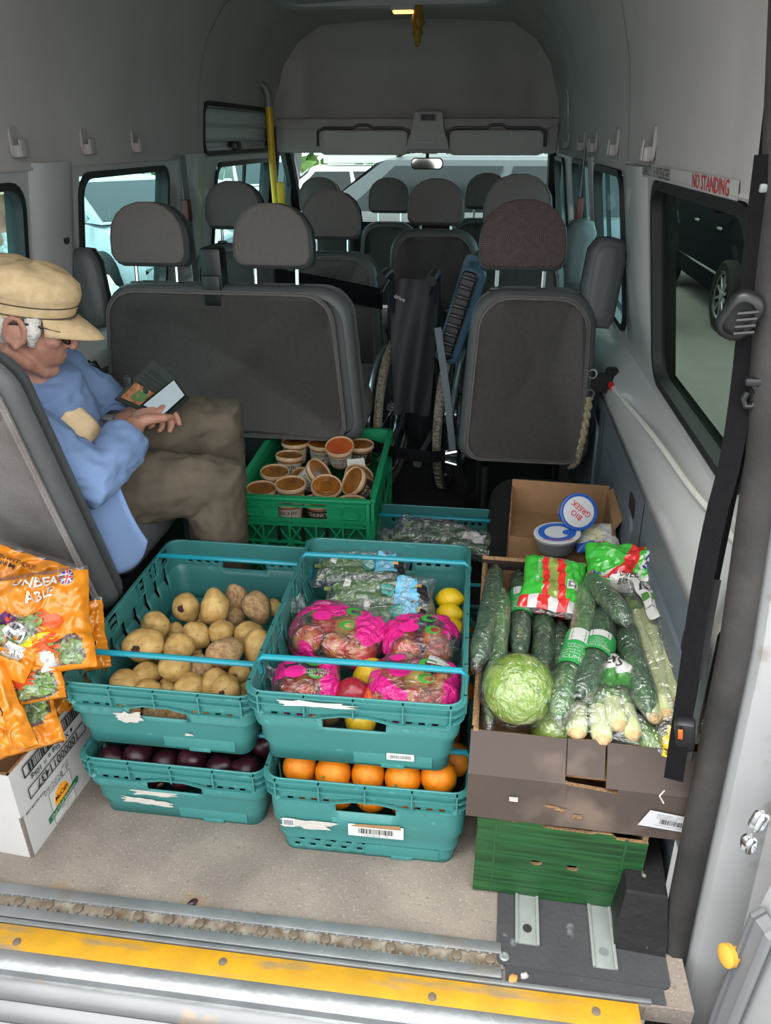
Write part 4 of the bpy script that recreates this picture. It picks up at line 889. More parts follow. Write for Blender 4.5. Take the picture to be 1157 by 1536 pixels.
outl = [(-gwx, .0), (-.10, .004), (-.085, .004), (-.08, 0), (-.062, -.0), (.02, 0), (.04, .005), (.07, .005), (.078, 0), (gwx, 0), (gwx, gh - .01), (gwx - .055, gh - .01), (gwx - .065, gh), (gwx - .09, gh), (gwx - .10, gh - .004), (-.03, gh - .004), (-.038, gh + .004), (-.075, gh + .004), (-.08, gh), (-gwx, gh + .004)]
edges = []
for loop in (outl, ellipse(EX[0], .10, .0115, .008), ellipse(EX[1], .098, .012, .0075)):
    vs = [bm.verts.new((x, 0, z)) for x, z in loop]; edges += [bm.edges.new((vs[i], vs[(i + 1) % len(vs)])) for i in range(len(vs))]
bmesh.ops.triangle_fill(bm, use_beauty=True, use_dissolve=False, edges=edges); bm.verts.index_update()
b.add([v.co.copy() for v in bm.verts], [[v.index for v in f.verts] for f in bm.faces]); bm.free()
fp = b.build('front_panel', [gw, flute], gb, False); md = fp.modifiers.new('thickness', 'SOLIDIFY'); md.thickness = .007; md.offset = 0; md.material_offset_rim = 1
dkg = mat('dark_green_print', '#1c4d2a', .55, var=.15, scale=60)
b = MB()
for z in (.035, .072, .108, .145): b.box((0, -.0042, z), (2 * gwx - .07, .0006, .005))
for x in (-gwx + .035, gwx - .038): b.box((x, -.0042, gh / 2), (.004, .0006, gh - .01))
tag(b.build('printed_plank_lines', dkg, fp, False), kind='stuff')
for s_ in (-1, 1): cardwall(gb, 'side_panel', gw, [P(s_ * gwx, .004 if s_ > 0 else .40, 0), P(s_ * gwx, .40 if s_ > 0 else .004, 0), P(s_ * gwx, .40 if s_ > 0 else .004, gh), P(s_ * gwx, .004 if s_ > 0 else .40, gh)])
cardwall(gb, 'end_panel', gw, [P(gwx, .40, 0), P(-gwx, .40, 0), P(-gwx, .40, gh), P(gwx, .40, gh)])
b = MB(); b.box((0, .2, .004), (2 * gwx - .02, .38, .005)); b.build('box_base', kraft, gb); b = MB(); b.box((0, .215, gh - .006), (2 * gwx - .02, .36, .006)); b.build('box_top', gw, gb)

wb_m = mat('white_coated_card', '#b9b7b5', .5, var=.04, scale=8)
wb = thing('cardboard_box', 'white printed cardboard box holding the salad bags', 'box', M=TR(-.85, .963, 0, 0, 0, -4))
bwx, bL, bh = .40, .40, .228
cardwall(wb, 'right_panel', wb_m, [P(0, 0, 0), P(0, bL, 0), P(0, bL, bh), P(0, 0, bh)], .006)
cardwall(wb, 'front_panel', wb_m, [P(-bwx, 0, 0), P(0, 0, 0), P(0, 0, bh), P(-bwx, 0, bh)], .006)
cardwall(wb, 'back_panel', wb_m, [P(0, bL, 0), P(-bwx, bL, 0), P(-bwx, bL, bh), P(0, bL, bh)], .006); cardwall(wb, 'left_panel', wb_m, [P(-bwx, bL, 0), P(-bwx, 0, 0), P(-bwx, 0, bh), P(-bwx, bL, bh)], .006)
b = MB(); b.box((-bwx / 2, bL / 2, .005), (bwx - .02, bL - .02, .006)); b.box((-bwx / 2, bL / 2, bh - .06), (bwx - .014, bL - .014, .006)); b.build('box_floor', kraft, wb)
b = MB(); b.loft([[(-bwx, -.0035, z), (.003, -.0035, z), (.003, bL, z)] for z in (.118, bh + .001)], False); sl = b.build('lid_sleeve', wb_m, wb, False); md = sl.modifiers.new('thickness', 'SOLIDIFY'); md.thickness = .003; md.offset = -1
# print on the right panel: local x runs along +y of the box, upright is upside-down text (box stands on its head in the photo's lid half)
MR = Matrix(((0, 0, 1, .0066), (1, 0, 0, 0), (0, 1, 0, 0), (0, 0, 0, 1)))
UPS = MR @ TR(.13, .17, .0003, 0, 0, 180)
b = MB(); fr = [(.155, .026), (.151, .022)]
def frame(w, h_, th, m, parent, M, name='print_frame'):
    b = MB()
    for c, d in (((0, h_ / 2, 0), (w, th, .0005)), ((0, -h_ / 2, 0), (w, th, .0005)), ((w / 2, 0, 0), (th, h_, .0005)), ((-w / 2, 0, 0), (th, h_, .0005))): b.box(c, d)
    return b.build(name, m, parent, False, M=M)
frame(.20, .026, .0028, M_['black_p'], wb, UPS @ TR(-.0, -.035, 0)); barcode('bars', .17, .021, M_['black_p'], wb, UPS @ TR(0, -.035, .0004), seed=12)
text('box_print', '4 X 2.5kg e = 10kg', .019, M_['black_p'], wb, UPS @ TR(.012, -.007, .0003), bold=.01)
frame(.20, .026, .0022, M_['black_p'], wb, UPS @ TR(0, .021, 0)); text('box_print', '10000011437', .027, M_['black_p'], wb, UPS @ TR(.0, .021, .0003), bold=.012)
text('box_print', '0 72320  60653  3', .008, M_['grey_p'], wb, UPS @ TR(.02, -.054, .0003))
UP_ = MR @ TR(.0, 0, .0003)
UPL = Matrix(((0, 0, 1, .0009), (1, 0, 0, 0), (0, 1, 0, 0), (0, 0, 0, 1)))
text('box_print', 'BEST BEFORE END:', .0075, M_['black_p'], wb, UPL @ TR(.045, .108, .0003), bold=.01); text('box_print', '09/2026  P', .020, M_['grey_p'], wb, UPL @ TR(.115, .100, .0003)); text('box_print', 'LOT NO:', .0065, M_['black_p'], wb, UPL @ TR(.150, .112, .0003))
text('box_print', 'L', .03, M_['grey_p'], wb, UPL @ TR(.138, .094, .0003))
b = MB(); b.prism(rrect(.075, .085, .004, 2), .0004); cardp = b.build('printed_badge', mat('badge_white', '#c4c2bd', .5, var=.03), wb, False, M=UPL @ TR(.12, .048, .0001))
frame(.075, .085, .001, M_['grey_p'], cardp, TR(0, 0, .0006))
b = MB(); b.prism([(.026 * math.cos(math.radians(a)), -.004 + .030 * math.sin(math.radians(a))) for a in range(-15, 196, 14)], .0005); orb = b.build('orange_emblem', mat('orange_print', '#ef9a1d', .5, var=.06), cardp, False, M=TR(0, .008, .0005)); text('emblem_lettering', 'McCain', .017, M_['black_p'], cardp, TR(.0, .013, .0012, 0, 0, 4), bold=.03, sx=.85)
b = MB(); b.prism([(-.055, -.015), (.055, -.001), (.058, .010), (.053, .014), (-.055, .0)], .0005); b.build('green_ribbon', mat('green_print', '#1f6b45', .5, var=.05), cardp, False, M=TR(0, -.010, .0008)); text('ribbon_lettering', 'Our Chef Solutions', .0115, M_['white_p'], cardp, TR(0, -.0108, .0016, 0, 0, 7.3), bold=.01)
text('badge_print', 'SIMPLY GOLD\nFRIES', .006, M_['black_p'], cardp, TR(.006, -.027, .0008)); text('badge_print', 'CHIPS 4 X 2.5KG', .004, M_['grey_p'], cardp, TR(.004, -.037, .0008))
text('box_print', 'o o o o o o o o', .008, M_['grey_p'], wb, UPL @ TR(.12, .098 - .012, .0006))

# small open carton with dairy tubs at the back right
sc_ = thing('cardboard_box', 'small open kraft carton with cheese and yoghurt tubs at the back right', 'box', M=TR(.235, 1.80, .272, 0, 0, -3))
cw_, cl_, ch = .135, .20, .150
cardwall(sc_, 'front_panel', kraft, [P(-cw_, 0, 0), P(cw_, 0, 0), P(cw_, 0, ch - .06), P(-cw_, 0, ch - .06)], .004); cardwall(sc_, 'back_panel', kraft, [P(cw_, cl_, 0), P(-cw_, cl_, 0), P(-cw_, cl_, ch + .02), P(cw_, cl_, ch + .02)], .004)
cardwall(sc_, 'side_panel', kraft, [P(-cw_, cl_, 0), P(-cw_, 0, 0), P(-cw_, 0, ch - .02), P(-cw_, cl_, ch)], .004); cardwall(sc_, 'side_panel', kraft, [P(cw_, 0, 0), P(cw_, cl_, 0), P(cw_, cl_, ch), P(cw_, 0, ch - .02)], .004)
cardwall(sc_, 'flap', kraft, [P(cw_, 0, ch - .02), P(cw_, cl_, ch), P(cw_ + .03, cl_ - .02, ch + .035), P(cw_ + .025, .02, ch + .01)], .004); cardwall(sc_, 'flap', kraft, [P(-.065, -.002, ch - .06), P(.035, -.002, ch - .06), P(.035, -.03, ch - .02), P(-.065, -.03, ch - .02)], .004)
b = MB(); b.box((0, cl_ / 2, .070), (2 * cw_ - .01, cl_ - .01, .004)); b.build('box_base', kraft, sc_)
# ---------------------------------------------------------------- fruit and vegetables
pm_ = mat('potato_skin', '#cfae6c', .6, var=.2, scale=1.6, hex2='#b58f50', bump=.12, bscale=9); addspots(pm_, '#6b4a2c', 9, .66, .72, .8); addspots(pm_, '#8f6a42', 3.2, .58, .72, .55, seedoff=7)
pm2 = mat('rough_potato_skin', '#bb9c6e', .9, var=.25, scale=4, hex2='#967450', bump=.3, bscale=16); addspots(pm2, '#5e4534', 7, .58, .70, .7)
scab = mat('potato_scab', '#4d3527', .9, var=.3, scale=80); bruise = mat('purple_bruise', '#4a1f2f', .8, var=.3, scale=80)
def lump(seed, amp=.10, fr=1.6, dim=None):
    o_ = V((seed * 3.7, seed * 1.3, -seed * 2.1))
    return lambda d: tuple(d * (1 + amp * noise.noise(d * fr + o_)))
pmesh = []
for i in range(6):
    b = blob(lump(i + 1, .20, 1.1), 30, 20); o = b.build('potato', pm_ if i < 4 else pm2); pmesh.append(o.data); bpy.data.objects.remove(o)
POT = [
    (-0.680, 1.476, 0.285, 0.031, 0.034, 'with a purple bruise at the back left of the heap'), (-0.598, 1.448, 0.310, 0.032, 0.041, 'egg-shaped and tall at the back middle of the heap'),
    (-0.574, 1.538, 0.285, 0.027, 0.034, 'rough grey one farthest back in the heap'), (-0.507, 1.492, 0.290, 0.033, 0.041, 'rough pear-shaped one at the back right'),
    (-0.655, 1.492, 0.250, 0.024, 0.024, 'half hidden between the bruised and the tall one'), (-0.568, 1.499, 0.250, 0.026, 0.026, 'grey-brown one half hidden behind the smooth golden one'),
    (-0.473, 1.522, 0.270, 0.017, 0.023, 'at the back against the right crate side'), (-0.724, 1.391, 0.290, 0.033, 0.030, 'round one at the left, above the largest potato'),
    (-0.704, 1.285, 0.310, 0.043, 0.032, 'largest one with a dark scab at the left'), (-0.616, 1.363, 0.285, 0.029, 0.033, 'round one with dark specks in the middle of the heap'),
    (-0.563, 1.386, 0.285, 0.031, 0.026, 'smooth golden one in the middle of the heap'), (-0.496, 1.386, 0.285, 0.035, 0.031, 'brown speckled one right of the golden one'),
    (-0.455, 1.322, 0.300, 0.032, 0.039, 'large one against the right side of the crate'), (-0.516, 1.277, 0.315, 0.041, 0.030, 'rough brown oval one in front of the golden one'),
    (-0.628, 1.291, 0.300, 0.033, 0.033, 'oval one just above the blue bar'), (-0.611, 1.223, 0.310, 0.032, 0.032, 'round one crossed by the front blue bar'),
    (-0.694, 1.424, 0.250, 0.020, 0.020, 'small one deep behind the round left one'), (-0.681, 1.231, 0.275, 0.034, 0.023, 'flat brown one just below the front bar'),
    (-0.711, 1.192, 0.275, 0.035, 0.026, 'front left corner one'), (-0.659, 1.185, 0.270, 0.029, 0.023, 'second from the left at the front edge'),
    (-0.568, 1.259, 0.280, 0.028, 0.030, 'dull one under the bar at the middle'), (-0.520, 1.212, 0.285, 0.028, 0.028, 'speckled one at the front right'),
    (-0.484, 1.186, 0.290, 0.031, 0.026, 'scarred oval one at the front right edge'), (-0.572, 1.199, 0.280, 0.032, 0.024, 'plain one at the middle of the front edge'),
    (-0.482, 1.263, 0.270, 0.024, 0.025, 'one behind the scarred one by the right side'), (-0.632, 1.221, 0.250, 0.021, 0.02, 'small one at the front edge left of centre'),
    (-0.689, 1.146, 0.240, 0.026, 0.02, 'left one seen through the handle hole'), (-0.632, 1.149, 0.240, 0.026, 0.02, 'middle one seen through the handle hole'),
    (-0.585, 1.149, 0.240, 0.026, 0.02, 'right one seen through the handle hole'), (-0.466, 1.205, 0.250, 0.022, 0.02, 'small one in the front right corner'),
    (-0.621, 1.350, 0.250, 0.021, 0.021, 'deep one between the heap middle and the bar')]
for i, (x, y, z, rx, rz, lab) in enumerate(POT):
    me = pmesh[4 + i % 2] if 'rough' in lab or 'grey' in lab or 'dull' in lab else pmesh[i % 4]
    lab_ = 'potato ' + lab + (' in the crate' if len(lab) < 38 else '')
    o = put('potato', me, M=TR(x, y, z, rnd.uniform(-25, 25), rnd.uniform(-30, 30), rnd.uniform(0, 60)) @ Matrix.Diagonal((rx * 1.03, (rx + rz) / 2 * 1.05, rz * 1.08, 1)))
    tag(o, lab_, 'potato', 'potatoes in the upper left crate')
    if 'bruise' in lab or 'scab' in lab or 'scarred' in lab:
        b = MB(); c_ = blob(lump(9 + i, .6, 2.5), 20, 14); b.add(c_.v, c_.f, Matrix.Diagonal((.22, .16, .30, 1)))
        d_ = o.matrix_basis.inverted() @ V((x - .002, y - rx * .80, z + rz * .35)); d_ = d_.normalized() * .90
        b.build('purple_bruise' if 'bruise' in lab else 'scab', bruise if 'bruise' in lab else scab, o, M=Matrix.Translation(d_))
for k, (x, y) in enumerate([(x_ / 1000, y_ / 1000) for x_ in (-710, -630, -550, -470) for y_ in (1160, 1250, 1340, 1430)]):   # the layer the heap lies on
    o = put('potato', pmesh[k % 4], M=TR(x, y + .004 * (k % 3), .232, 20 * k, 31 * k, 47 * k, .029)); tag(o, 'potato buried in the bottom layer of the crate', 'potato', 'potatoes in the bottom layer')

om = mat('orange_peel', '#e88c10', .42, var=.12, scale=2, hex2='#dd780c', bump=.25, bscale=40); stemm = mat('stem_scar', '#6a7a35', .8)
ob = blob(lambda d: tuple(d * (1 - .05 * abs(d.z) ** 6)), 20, 14).build('orange', om); b = MB(); b.lathe([(.07, .955), (.10, .975), (.04, .99), (0, .985)], 8, None, True, True); b.build('stem_scar', stemm, ob)
def copy1(o, M, label, group):
    r = dup(o, M, label, group); return r
ORA = []
for row, (y, z) in enumerate(((1.094, .188), (1.165, .186), (1.24, .182))):
    for k in range(5): ORA.append((-.315 + k * .070 + (.03 if row == 1 else 0), y + rnd.uniform(-.006, .006), z + rnd.uniform(-.008, .010), .0355 + rnd.uniform(-.002, .0035)))
for k in range(5): ORA.append((-.305 + k * .068, 1.10, .122, .034))
for k in range(4): ORA.append((-.005 - .004 * (k % 2), 1.335 + k * .072, .206, .036))
names = ['first', 'second', 'third', 'fourth', 'fifth']
for i, (x, y, z, r) in enumerate(ORA):
    if i < 5: lab = 'orange in the front row of the lower crate, %s from the left' % names[i]
    elif i < 10: lab = 'orange in the second row of the lower crate, %s from the left' % names[i - 5]
    elif i < 15: lab = 'orange hidden in the third row under the apple crate'
    elif i < 20: lab = 'orange behind the handle hole of the lower crate, %s from left' % names[i - 15]
    else: lab = 'orange along the right rim of the orange crate, %s from the front' % names[i - 20]
    Mx = TR(x, y, z, rnd.uniform(-60, 60), rnd.uniform(-60, 60), rnd.uniform(0, 360), r)
    if i == 0: o = ob; o.matrix_basis = Mx; tag(o, lab, 'orange', 'oranges in the lower crate')
    else: o = copy1(ob, Mx, lab, 'oranges in the lower crate')
    o['category'] = 'orange'
onm = mat('red_onion_skin', '#3c1624', .35, var=.35, scale=4, hex2='#1e0a12', bump=.1, bscale=60); rootm = mat('onion_root', '#a58b62', .9, var=.3)
stretch(onm, (3, 3, .4))
on0 = blob(lambda d: tuple(V((d.x, d.y, d.z * .88)) * (1 + (.35 * max(0, d.z - .86) / .14 if d.z > .86 else 0))), 16, 14).build('red_onion', onm)
b = MB()
for k in range(9): b.tube([(0, 0, -.84), (.1 * math.cos(k * .7), .1 * math.sin(k * .7), -.95), (.25 * math.cos(k * .7), .25 * math.sin(k * .7), -1.02)], .018, 4)
b.build('root_tuft', rootm, on0); first = True; k = 0
for row, (y, z) in enumerate(((1.125, .135), (1.19, .138), (1.25, .14))):
    for c_ in range(6):
        x = -.735 + c_ * .060 + (.02 if row == 1 else 0); Mx = TR(x, y + rnd.uniform(-.005, .005), z + rnd.uniform(-.01, .012), rnd.uniform(-70, 70), rnd.uniform(-70, 70), rnd.uniform(0, 360), .031)
        lab = 'red onion in the %s row of the lower left crate, %s from the left' % (('front', 'second', 'third')[row], (names + ['sixth'])[c_])
        if first: on0.matrix_basis = Mx; tag(on0, lab, 'onion', 'red onions in the lower left crate'); first = False
        else: copy1(on0, Mx, lab, 'red onions in the lower left crate')
for c_ in range(5): copy1(on0, TR(-.71 + c_ * .062, 1.135, .082, -80, 0, c_ * 40, .029), 'red onion with rootlets behind the handle hole, %s from the left' % names[c_], 'red onions in the lower left crate')

lemm = mat('lemon_peel', '#dcb812', .4, var=.1, scale=3, bump=.2, bscale=30)
lem = blob(lambda d: tuple(V((d.x * .82, d.y * .82, d.z * (1 + .16 * abs(d.z) ** 9)))), 16, 14).build('lemon', lemm)
for i, (x, y, z, r, lab) in enumerate(((-.040, 1.505, .345, .033, 'topmost lemon of three along the right side of the apple crate'), (-.037, 1.462, .333, .031, 'middle lemon of three along the right side of the apple crate'), (-.030, 1.424, .322, .029, 'lowest lemon of three along the right side of the apple crate'), (-.345, 1.445, .315, .028, 'lemon at the left behind the large apple bag'), (-.362, 1.39, .300, .03, 'lemon against the left crate wall seen through the slots'), (-.352, 1.335, .300, .03, 'lemon low against the left crate wall in front of the others'))):
    Mx = TR(x, y, z, 20 + 30 * i, 70, 25 * i, r)
    if i == 0: lem.matrix_basis = Mx; tag(lem, lab, 'lemon', 'lemons in the apple crate')
    else: copy1(lem, Mx, lab, 'lemons in the apple crate')

# apples, mangoes
apm = mat('red_yellow_apple', '#c23a35', .3, var=.2, scale=1.3, hex2='#cfa85a', lo=.28, hi=.56, coat=.3); addspots(apm, '#d9b47c', 14, .66, .74, .5)
apm2 = mat('yellow_red_apple', '#cdae52', .3, var=.2, scale=1.0, hex2='#b8423a', lo=.26, hi=.52, coat=.3)
apst = mat('apple_stalk', '#4b3a22', .8)
def apple0(m):
    o = blob(lambda d: tuple(V((d.x, d.y, d.z * .9)) * (1 - .22 * max(0, (d.z - .7) / .3) ** 2 - .12 * max(0, (-d.z - .75) / .25) ** 2)), 18, 14).build('apple', m)
    b = MB(); b.tube([(0, 0, .66), (.03, 0, .82), (.08, 0, .95)], .035, 6); b.build('stalk', apst, o); return o
ap = [apple0(apm), apple0(apm2)]; used_ap = [False, False]
pinkfilm = film('clear_fruit_bag_film', gloss=.10, bump=.9, bscale=34, haze=.04, rough=.10)
def printed_film(name, hexp, scale, lo, hi, off, op=.92):
    m = film(name, gloss=.12, bump=.9, bscale=34, haze=.03, rough=.10); n = m.node_tree.nodes; l = m.node_tree.links
    d = n.new('ShaderNodeBsdfPrincipled'); d.inputs['Base Color'].default_value = lin(hexp); d.inputs['Roughness'].default_value = .3
    tc = n.new('ShaderNodeTexCoord'); mp = n.new('ShaderNodeMapping'); mp.inputs['Location'].default_value = off; no = n.new('ShaderNodeTexNoise'); no.inputs['Scale'].default_value = scale; no.inputs['Detail'].default_value = 1.5
    mr = n.new('ShaderNodeMapRange'); mr.inputs['From Min'].default_value = lo; mr.inputs['From Max'].default_value = hi; mr.inputs['To Max'].default_value = op
    mx = n.new('ShaderNodeMixShader'); old = n['Material Output'].inputs['Surface'].links[0].from_socket
    l.new(tc.outputs['Object'], mp.inputs[0]); l.new(mp.outputs[0], no.inputs['Vector']); l.new(no.outputs['Fac'], mr.inputs['Value']); l.new(mr.outputs[0], mx.inputs[0]); l.new(old, mx.inputs[1]); l.new(d.outputs[0], mx.inputs[2]); l.new(mx.outputs[0], n['Material Output'].inputs['Surface'])
    bpn = n['Bump']; l.new(bpn.outputs[0], d.inputs['Normal']); return m
grn_p = mat('green_leaf_print', '#3f9a3c', .4); pink_p = mat('pink_print', '#e02a8b', .35, var=.05); yel_p = mat('yellow_print', '#f0c91a', .5, var=.05)
BAGS = [('clear pink-printed apple bag lying across the left of the crate', (-.270, 1.325, .350), (.105, .085, .052), -14, [(-.05, .03, 0), (.0, .045, 1), (.05, .01, 0), (-.06, -.035, 0), (.01, -.035, 0), (.065, -.035, 0)], (1, 2, 3)),
        ('pink-printed apple bag in the front left corner of the crate', (-.303, 1.150, .345), (.068, .062, .050), 10, [(-.025, .02, 0), (.03, .02, 0), (0, -.03, 0)], (4, 1, 9)),
        ('pink-printed apple bag at the right behind the front blue bar', (-.095, 1.325, .345), (.083, .070, .050), 8, [(-.04, .025, 0), (.035, .02, 0), (-.035, -.03, 0), (.035, -.035, 0)], (7, 3, 2)),
        ('pink-printed apple bag with a white barcode in the front right corner', (-.092, 1.165, .350), (.090, .075, .052), -6, [(-.05, .025, 0), (.0, .03, 1), (.055, .025, 0), (-.045, -.035, 0), (.01, -.03, 0), (.06, -.03, 0)], (2, 6, 5))]
where = ['large left', 'front left', 'rear right', 'front right']; posn = ['upper left', 'upper middle', 'upper right', 'lower left', 'lower middle', 'lower right']
for bi, (lab, c_, hs, rz, aps, off) in enumerate(BAGS):
    Mb = TR(*c_, 0, 0, rz)
    for k, (ax, ay, ty) in enumerate(aps):
        Mx = Mb @ TR(ax, ay, -.006, rnd.uniform(-70, 70), rnd.uniform(-70, 70), rnd.uniform(0, 360), .034)
        la = 'apple in the %s pink bag, %s of the bag' % (where[bi], posn[k] if len(aps) == 6 else ['upper left', 'upper right', 'lower left', 'lower right'][k] if len(aps) == 4 else ['left', 'right', 'front'][k])
        if not used_ap[ty]: ap[ty].matrix_basis = Mx; tag(ap[ty], la, 'apple', 'apples in the pink bags'); used_ap[ty] = True
        else: copy1(ap[ty], Mx, la, 'apples in the pink bags')
    t = thing('fruit_bag', lab, 'bag', M=Mb, group=None)
    o_ = V(off); pf = printed_film('pink_print_film_%d' % bi, '#e22388', 13., .52, .535, off)
    def sh(d, hs=hs, o_=o_):
        sgn = lambda q: math.copysign(abs(q) ** .62, q); p = V((sgn(d.x) * hs[0], sgn(d.y) * hs[1], sgn(d.z) * hs[2] * .9))
        return tuple(p * (1 + .07 * noise.noise(d * 2.6 + o_) + .055 * noise.noise(d * 7 + o_)))
    blob(sh, 40, 28).build('bag_film', pf, t, ang=180)
    b = MB()                                                        # gathered neck of the bag
    nd = V((-.9, .3, .3)) if bi in (0, 1) else V((.4, -.75, .55)); nd.normalize(); ax_ = nd.orthogonal().normalized(); ay_ = nd.cross(ax_); base = V((nd.x * hs[0], nd.y * hs[1], nd.z * hs[2])) * .9
    b.loft([[base + nd * q + (ax_ * math.cos(6.283 * j / 16) + ay_ * math.sin(6.283 * j / 16)) * (r_ * (1 + .35 * ((j % 2) * 2 - 1))) for j in range(16)] for q, r_ in ((0, .022), (.015, .008), (.03, .011), (.048, .024))], True, False, False); b.build('bag_neck', pinkfilm, t)
    def onbag(x, y, hs=hs):                                          # a flat print laid on the bag's upper side
        k = min(1, (x / hs[0]) ** 2 + (y / hs[1]) ** 2); return V((x, y, hs[2] * .98 * (max(0, 1 - k ** 2)) ** .35 + .003))
    for (sx_, sy_, r_, m_) in ((.25, .25, .018, grn_p), (-.3, -.2, .022, pink_p), (.3, -.35, .016, grn_p), (-.45, .35, .016, pink_p)):
        b = MB(); q = [(sx_ * hs[0] + r_ * math.cos(a / 12 * 6.283), sy_ * hs[1] + r_ * (.8 * math.sin(a / 12 * 6.283))) for a in range(12)]; q2 = [(sx_ * hs[0] + .25 * r_ + .6 * r_ * math.cos(a / 12 * 6.283), sy_ * hs[1] + .5 * r_ * math.sin(a / 12 * 6.283)) for a in range(12)]
        b.loft([[onbag(*p) for p in q], [onbag(*p) for p in q2]], True, False, m_ is pink_p); b.build('leaf_print' if m_ is grn_p else 'roundel_print', m_, t, False)
    if bi == 3:
        b = MB(); b.grid(lambda u, v: onbag(.02 + .05 * u, .02 + .045 * v), 5, 5); b.build('barcode_label', M_['white_p'], t); barcode('bars', .042, .034, M_['black_p'], t, warp=lambda x, y: onbag(.045 + x, .0425 + y) + V((0, 0, .0012)))
    if bi == 0: text('bag_lettering', 'gala', .016, M_['white_p'], t, warp=lambda x, y: onbag(-.047 + x, .03 + y) + V((0, 0, .001)))
    if bi == 1: text('bag_lettering', 'SWEET APPLES\nGREAT TASTE\nMAX 8', .008, M_['white_p'], t, warp=lambda x, y: onbag(.02 + x, -.02 + y) + V((0, 0, .001)))
mg = mat('red_mango_skin', '#a51f30', .35, var=.3, scale=5, hex2='#7a1422', coat=.2); mg2 = mat('orange_mango_skin', '#e07a1e', .35, var=.3, scale=4, hex2='#c43a25', coat=.2); mg3 = mat('yellow_melon_skin', '#e6c02c', .4, var=.2, scale=8)
for nm, lab, cat_, m_, x, y, z, r, s_ in (('mango', 'dark red mango at the front middle of the apple crate', 'mango', mg, -.214, 1.135, .345, .036, (1, .9, 1.15)), ('mango', 'orange-red mango beside the dark red one at the front', 'mango', mg2, -.170, 1.130, .345, .030, (.85, .9, 1.2)), ('melon', 'small yellow melon behind the two mangoes', 'melon', mg3, -.190, 1.215, .335, .034, (.85, 1, 1.2)), ('kiwi', 'brown kiwi fruit left of the dark red mango', 'kiwi', mat('kiwi_skin', '#6d5636', .9, var=.3, scale=60), -.255, 1.112, .318, .024, (1, 1, 1.25)), ('peach', 'orange peach behind the front left handle hole', 'peach', om, -.285, 1.105, .305, .025, (1, 1, 1)), ('grapefruit', 'yellow grapefruit behind the handle hole of the apple crate', 'grapefruit', mg3, -.190, 1.112, .308, .032, (1, 1, .95)), ('passion_fruit', 'dark purple fruit behind the small holes at the front right', 'fruit', onm, -.09, 1.105, .302, .028, (1, 1, 1))):
    b = blob(lump(int(x * -900), .08, 1.2), 18, 12); o = b.build(nm, m_, None, M=TR(x, y, z, 10, 35, 20) @ Matrix.Diagonal((r * s_[0], r * s_[1], r * s_[2], 1))); tag(o, lab, cat_)
    b = MB(); b.lathe([(.10, .97), (.06, 1.06), (0, 1.07)], 8); b.build('stalk_end', apst, o)
for k in range(4):
    o = copy1(lem, TR(-.32 + k * .085, 1.20 + .16 * (k % 3), .285, 40 * k, 70, 30 * k, .03), 'lemon buried under the bagged apples', 'buried lemons')

# courgettes and cucumbers
cgm = mat('courgette_skin', '#4f7a2e', .35, var=.3, scale=30, hex2='#2f5a20', bump=.06, coat=.2); stretch(cgm, (6, 1.2, 6)); addspots(cgm, '#8fae5e', 80, .6, .7, .6)
cum = mat('cucumber_skin', '#29592a', .35, var=.3, scale=28, hex2='#173d1c', bump=.1, coat=.2); addspots(cum, '#5f8f4a', 24, .56, .70, .5, stretch=(4, .6, 4))
lightcu = mat('pale_cucumber_skin', '#517f3f', .35, var=.3, scale=28, hex2='#2d5c29', bump=.1, coat=.2); addspots(lightcu, '#9cb97c', 24, .55, .68, .55, stretch=(4, .6, 4))
endm = mat('courgette_stem', '#8c9a55', .7, var=.2)
clearf = film('clear_shrink_film', gloss=.14, bump=.75, bscale=45, haze=.045, rough=.07)
pouch = film('clear_pouch_film', gloss=.12, bump=1.0, bscale=26, haze=.05, rough=.10)
def smooth_path(pts, n=14):
    pts = [V(p) for p in pts]
    if len(pts) == 2: return [pts[0].lerp(pts[1], i / n) for i in range(n + 1)]
    q = [pts[0] * 2 - pts[1]] + pts + [pts[-1] * 2 - pts[-2]]; out = []; S_ = len(pts) - 1
    for i in range(n + 1):
        s_ = min(i / n * S_, S_ - 1e-6); k = int(s_); f = s_ - k; a, b_, c_, d = q[k:k + 4]
        out.append(.5 * ((2 * b_) + (c_ - a) * f + (2 * a - 5 * b_ + 4 * c_ - d) * f * f + (3 * b_ - a - 3 * c_ + d) * f ** 3))
    return out
